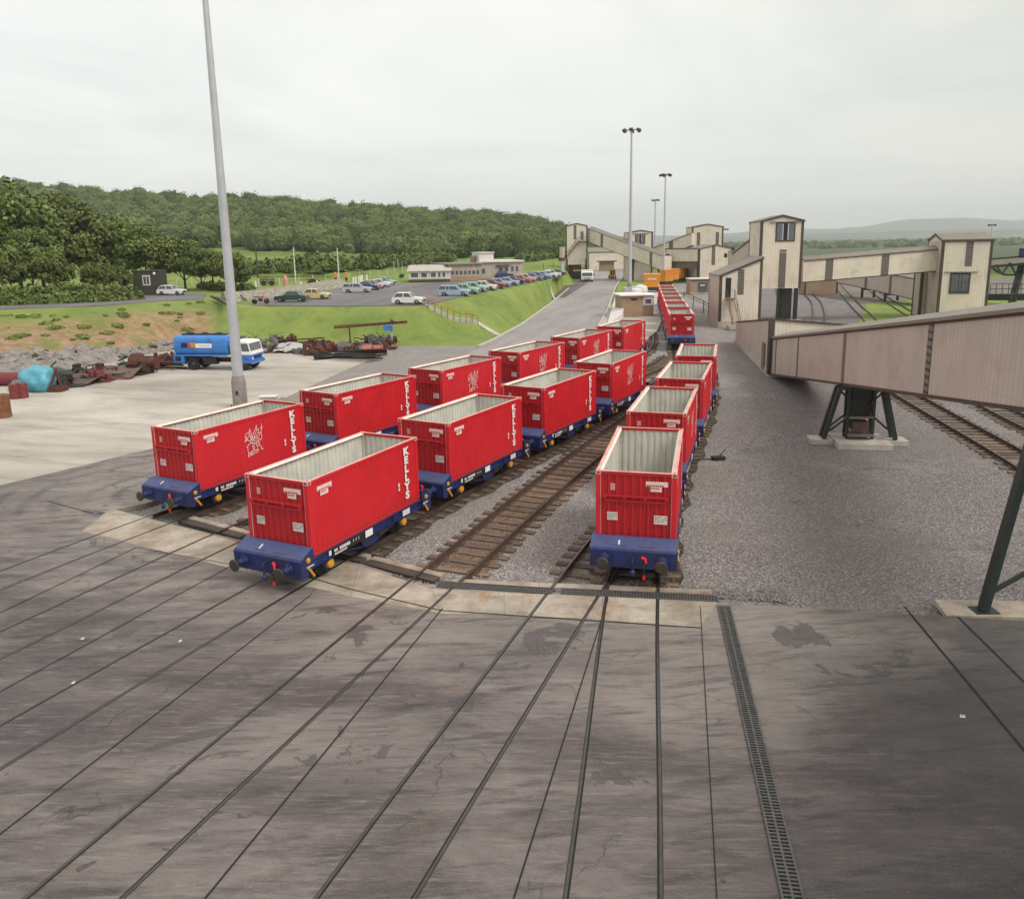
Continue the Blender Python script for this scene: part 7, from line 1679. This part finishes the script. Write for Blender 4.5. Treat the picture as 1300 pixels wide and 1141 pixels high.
# ------------------------------------------------------------------ woodland on the hill
def woodland(name, fn, n, seed, rbase, leafs, per, label):
    rng = np.random.default_rng(seed); Vs = []; Fs = []; Ts = []; n0 = 0; V3 = []; F3 = []; k = 0
    bm = bmesh.new(); bmesh.ops.create_icosphere(bm, subdivisions=2, radius=1); IV = np.array([v.co[:] for v in bm.verts]); IF = np.array([[v.index for v in f.verts] for f in bm.faces]); bm.free()
    T3 = []; m0 = 0
    while k < n:
        q = fn(rng)
        if q is None: continue
        x, y, z = q; k += 1; r = rbase*rng.uniform(.65, 1.3); hh = r*rng.uniform(.75, 1.05); tt = rng.uniform(.05, .72); cz = z+hh*.9
        nz = 1+.22*np.sin(IV[:, 0]*4+x)*np.sin(IV[:, 1]*4.3+y+k)+.12*np.sin(IV[:, 2]*7+k)
        V3.append(IV*nz[:, None]*np.array([r, r, hh])*.93+np.array([x, y, cz])); F3.append(IF+m0); m0 += len(IV); T3.append(np.full(len(IV), tt*.55))
        d = rng.normal(size=(per, 3)); d /= np.linalg.norm(d, axis=1, keepdims=True); d[:, 2] = np.where(d[:, 2] < -.3, -d[:, 2], d[:, 2]); d[:, 1] = np.where(d[:, 1] > .3, -d[:, 1], d[:, 1])
        nz = 1+.22*np.sin(d[:, 0]*4+x)*np.sin(d[:, 1]*4.3+y+k)+.12*np.sin(d[:, 2]*7+k)
        C = d*nz[:, None]*rng.uniform(.94, 1.06, (per, 1))*np.array([r, r, hh])+np.array([x, y, cz])
        V, Fq = quads(C, d+rng.normal(size=(per, 3))*.35+np.array([0, 0, .2]), leafs*rng.uniform(.5, 1.5, per), rng)
        Vs.append(V); Fs.append(Fq+n0); n0 += len(V); Ts.append(np.repeat(np.clip(tt+rng.uniform(-.12, .35, per), 0, 1), 4))
    V3 = np.concatenate(V3); F3 = np.concatenate(F3); Vq = np.concatenate(Vs); Fq = np.concatenate(Fs)
    # triangles of the inner masses stored as degenerate-free quads: split leaf quads in two triangles instead
    tri = np.concatenate([Fq[:, [0, 1, 2]], Fq[:, [0, 2, 3]]])
    o = npmesh(name, np.concatenate([Vq, V3]), np.concatenate([tri, F3+len(Vq)]), M['leaf_far'], None, {'tint': np.concatenate([np.concatenate(Ts), np.concatenate(T3)])})
    return tag(o, label, 'woodland', kind='stuff')
def hill_pt(rng):
    px = rng.uniform(-330, 765); y = 385+rng.uniform(0, 1)**.9*310; b_ = colb(px)
    if px > 716 and y < 450: return None
    # light green field keeps clear of trees
    if 180 < px < 470 and y < np.interp(px, [180, 300, 470], [440, 425, 400]): return None
    if rng.uniform() > y/695*.5+.55: return None
    x = b_*y; return (x, y, h1(x, y)-1.0)
woodland('wooded_hillside', hill_pt, 2700, 77, 5.8, .62, 210, 'dense broadleaf woods covering the long hill behind the yard')
def far_pt(rng):
    px = rng.uniform(900, 1420); y = rng.choice([rng.uniform(1350, 1500), rng.uniform(1900, 2100), rng.uniform(2700, 3100), rng.uniform(1300, 3600)]); b_ = colb(px); x = b_*y; return (x, y, h1(x, y)-5.)
woodland('distant_woods', far_pt, 1500, 78, 7.5, 2.2, 40, 'distant dark tree belts on the plain at the right')
def slope_pt(rng):
    px = rng.uniform(1040, 1180); y = rng.uniform(230, 420); x = colb(px)*y; return (x, y, h1(x, y)-1.2) if rng.uniform() < .5 else None
woodland('far_scrub', slope_pt, 50, 79, 2.2, .6, 60, 'scrubby bushes on the waste ground beyond the right-hand gallery')
# green patch and waste ground at the right
flat('green_patch', [g(1085, 420), g(1200, 420), g(1300, 420), g(1300, 372), g(1100, 384)], -.17, M['grass'])
flat('waste_ground', G2([(1020, 372), (1100, 384), (1300, 372), (1330, 345), (1100, 340), (1010, 350)]), -.16, simple('grey_brown_waste_ground', (.17, .14, .12, 1), .95, var=.4, scale=.1, dirt=(.08, .09, .04, 1)))
# hills on the horizon
def ridge(name, y, depth, prof, mat):
    xs = np.linspace(-.75, .95, 120); n = len(xs); rows = []
    for j, (fy_, fz) in enumerate(((0, 0), (.25, .3), (.5, .62), (.75, .88), (1, 1), (1.3, .8))):
        Yr_ = y+depth*fy_; b_ = xs; z = np.interp(b_, *np.array([(colb(p_), v) for p_, v in prof]).T); z = z*(1+.06*np.sin(b_*31+j)+.04*np.sin(b_*77+2*j)); rows.append(np.stack([b_*Yr_, np.full(n, Yr_), -8+z*fz], 1))
    V = np.concatenate(rows); idx = np.arange(6*n).reshape(6, n); Fq = np.stack([idx[:-1, :-1], idx[:-1, 1:], idx[1:, 1:], idx[1:, :-1]], -1).reshape(-1, 4)
    o = npmesh(name, V, Fq, mat); tag(o, kind='structure'); return o
hm = NT('distant_hill_cover'); hm.col(hm.mix(hm.ramp(hm.noise(.003, 6, .6), [(.4, (.05, .085, .03, 1)), (.6, (.10, .14, .05, 1))]), (.03, .05, .02, 1), hm.ramp(hm.noise(.0012, 5, .6), [(.45, 0), (.6, .8)]))).set(.95)
ridge('hills', 4300, 900, [(700, 0), (800, 18), (900, 40), (960, 45), (1030, 55), (1100, 64), (1200, 62), (1300, 70), (1500, 70)], hm.mat)
ridge('far_hills', 6200, 1600, [(500, 40), (640, 70), (760, 82), (900, 88), (940, 104), (1010, 128), (1060, 120), (1120, 175), (1180, 196), (1240, 190), (1300, 180), (1500, 175)], hm.mat)
tag(npmesh('plain', np.array([[-9000, 700, -9.5], [9500, 700, -9.5], [9500, 9500, -9.5], [-9000, 9500, -9.5]], float), np.array([[0, 1, 2, 3]]), M['grass'], None, {'far': np.ones(4), 'earth': np.zeros(4), 'dull': np.full(4, .85)}), kind='structure')

# ------------------------------------------------------------------ small litter so the ground does not look swept
lm = simple('pale_litter', (.55, .52, .48, 1), .7)
for i, (x, y) in enumerate(((228, 815), (1222, 911), (104, 812), (92, 868))):
    p_ = g(x, y); b = MB(); b.add([(-.06, 0, .012), (.05, -.03, .02), (.07, .05, .05), (-.02, .06, .015)], [(0, 1, 2, 3)]); b.add([(-.05, .02, .01), (0, .1, .04), (.02, .02, .02)], [(0, 1, 2)]); o = b.build('litter', lm); o.location = (p_.x, p_.y, 0); tag(o, 'scrap of pale litter lying on the dark concrete apron', 'litter', 'bits of litter on the apron')
st_ = MB(); rs = random.Random(5)
# scattered ballast stones over the slab edge
for i in range(1500):
    px = rs.uniform(380, 1000); py = np.interp(px, [380, 548, 900, 1000], [699, 742, 757, 764])-abs(rs.gauss(0, 1))*7+1; q = g(px, py, -.17)
    s = rs.uniform(.02, .045); z = -.17 if q.y > 21.2 else .02
    Mx = Matrix.Translation((q.x, q.y, z+s*.5)) @ Matrix.Rotation(rs.uniform(0, 3), 4, 'Z') @ Matrix.Rotation(rs.uniform(-.6, .6), 4, 'X'); st_.add([(-s, -s*.7, -s*.5), (s, -s*.8, -s*.5), (s*.9, s*.7, -s*.4), (-s*.8, s, -s*.5), (-s*.5, -s*.4, s*.5), (s*.5, -s*.3, s*.6), (s*.4, s*.5, s*.4), (-s*.4, s*.4, s*.5)], [(0,3,2,1),(4,5,6,7),(0,1,5,4),(1,2,6,5),(2,3,7,6),(3,0,4,7)], 0, Mx)
tag(st_.build('loose_stones', simple('loose_grey_stone', (.27, .25, .25, 1), .9, var=.5, scale=6)), 'loose ballast stones along the slab edge', 'stones', kind='stuff')
# ------------------------------------------------------------------ camera
cam = bpy.data.cameras.new('camera'); co = bpy.data.objects.new('camera', cam); COL.objects.link(co)
cam.sensor_width = 36; cam.sensor_fit = 'HORIZONTAL'; cam.lens = F/1300*36; cam.shift_y = -(570.5-CY)/1300; cam.clip_start = .3; cam.clip_end = 30000
up0 = Vector((0, math.sin(P), math.cos(P))); Xr = Vector((1, 0, 0))
cr = Xr*math.cos(RL)+up0*math.sin(RL); cu = Xr*-math.sin(RL)+up0*math.cos(RL); bk = -Vector((0, math.cos(P), -math.sin(P)))
mw = Matrix((cr, cu, bk)).transposed().to_4x4(); mw.translation = (0, 0, H); co.matrix_world = mw
scene.camera = co
# ------------------------------------------------------------------ light: bright overcast, weak sun from behind right
sv = Vector((.80, -.50, 1.05)).normalized()
el = math.asin(sv.z); rot = math.atan2(sv.x, sv.y)
sl = bpy.data.lights.new('sun', 'SUN'); sl.energy = 2.2; sl.angle = R(28); sl.color = (1, .955, .90)
so = bpy.data.objects.new('sun', sl); COL.objects.link(so); so.rotation_euler = sv.to_track_quat('Z', 'Y').to_euler(); so.location = (40, -30, 60)
w = bpy.data.worlds.new('World'); scene.world = w; w.use_nodes = True; nt = w.node_tree; N_, L_ = nt.nodes, nt.links
bg = N_['Background']; bg.inputs['Strength'].default_value = .1
sky = N_.new('ShaderNodeTexSky'); sky.sky_type = 'NISHITA'; sky.sun_disc = False; sky.sun_elevation = el; sky.sun_rotation = rot; sky.air_density = 1.2; sky.dust_density = 2.5
tc = N_.new('ShaderNodeTexCoord'); sp_ = N_.new('ShaderNodeSeparateXYZ'); L_.new(tc.outputs['Generated'], sp_.inputs[0])
# cloud layer: project the view direction on a flat deck
def mth(op, a, b=None):
    m = N_.new('ShaderNodeMath'); m.operation = op
    for i, x in ((0, a), (1, b)):
        if x is None: continue
        if isinstance(x, bpy.types.NodeSocket): L_.new(x, m.inputs[i])
        else: m.inputs[i].default_value = x
    return m.outputs[0]
zc = mth('ADD', mth('MAXIMUM', sp_.outputs[2], 0), .12); cb_ = N_.new('ShaderNodeCombineXYZ')
L_.new(mth('DIVIDE', sp_.outputs[0], zc), cb_.inputs[0]); L_.new(mth('DIVIDE', sp_.outputs[1], zc), cb_.inputs[1])
def wn(scale, det=5, rough=.55, d=.4):
    n = N_.new('ShaderNodeTexNoise'); n.inputs['Scale'].default_value = scale; n.inputs['Detail'].default_value = det; n.inputs['Roughness'].default_value = rough; n.inputs['Distortion'].default_value = d; L_.new(cb_.outputs[0], n.inputs['Vector']); return n.outputs['Fac']
def wr(fac, stops):
    r = N_.new('ShaderNodeValToRGB'); L_.new(fac, r.inputs[0]); e = r.color_ramp.elements
    while len(e) < len(stops): e.new(.5)
    for q, (p_, c) in zip(e, stops): q.position = p_; q.color = c
    return r.outputs[0]
k_ = 1.0
xg = wr(mth('MULTIPLY', mth('ADD', sp_.outputs[0], 1.), .5), [(.25, (1.06, 1.055, 1.045, 1)), (.60, (1.01, 1.005, .98, 1)), (.82, (.84, .835, .78, 1))])
cl = wr(wn(.55, 6, .55, .6), [(.34, (.715, .735, .715, 1)), (.48, (.85, .855, .82, 1)), (.62, (.98, .965, .915, 1))])
hz = wr(mth('ABSOLUTE', sp_.outputs[2]), [(0, (.66, .74, .71, 1)), (.10, (.69, .745, .71, 1)), (.28, (1, 1, 1, 1))])
mx = N_.new('ShaderNodeMix'); mx.data_type = 'RGBA'; mx.blend_type = 'MIX'
L_.new(wr(mth('ABSOLUTE', sp_.outputs[2]), [(0, (.85, .85, .85, 1)), (.10, (.5, .5, .5, 1)), (.30, (0, 0, 0, 1))]), mx.inputs[0]); L_.new(cl, mx.inputs[6]); mx.inputs[7].default_value = (.87, .905, .885, 1)
sclr = N_.new('ShaderNodeMix'); sclr.data_type = 'RGBA'; sclr.blend_type = 'MULTIPLY'; sclr.inputs[0].default_value = 1; L_.new(mx.outputs[2], sclr.inputs[6]); sclr.inputs[7].default_value = (10, 10, 10, 1); sclr.clamp_result = False
fin = N_.new('ShaderNodeMix'); fin.data_type = 'RGBA'; fin.inputs[0].default_value = .88; L_.new(sky.outputs[0], fin.inputs[6]); L_.new(sclr.outputs[2], fin.inputs[7]); xm = N_.new('ShaderNodeMix'); xm.data_type = 'RGBA'; xm.blend_type = 'MULTIPLY'; xm.inputs[0].default_value = 1; L_.new(fin.outputs[2], xm.inputs[6]); L_.new(xg, xm.inputs[7]); xm.clamp_result = False; L_.new(xm.outputs[2], bg.inputs['Color'])
# ------------------------------------------------------------------ haze
if HAZE:
    hb_ = MB(); hb_.box(-10500, 10500, -400, 9800, -14, 330); hm_ = bpy.data.materials.new('haze_air'); hm_.use_nodes = True; t_ = hm_.node_tree
    t_.nodes.remove(t_.nodes['Principled BSDF']); pv = t_.nodes.new('ShaderNodeVolumePrincipled'); pv.inputs['Color'].default_value = (.95, .985, 1, 1); pv.inputs['Density'].default_value = HAZE; pv.inputs['Anisotropy'].default_value = .2
    t_.links.new(pv.outputs[0], t_.nodes['Material Output'].inputs['Volume'])
    ho_ = hb_.build('haze', hm_); tag(ho_, kind='stuff')
scene.view_settings.view_transform = 'Standard'; scene.view_settings.look = 'None'; scene.view_settings.exposure = .25; scene.view_settings.gamma = 1
scene.render.engine = 'CYCLES'
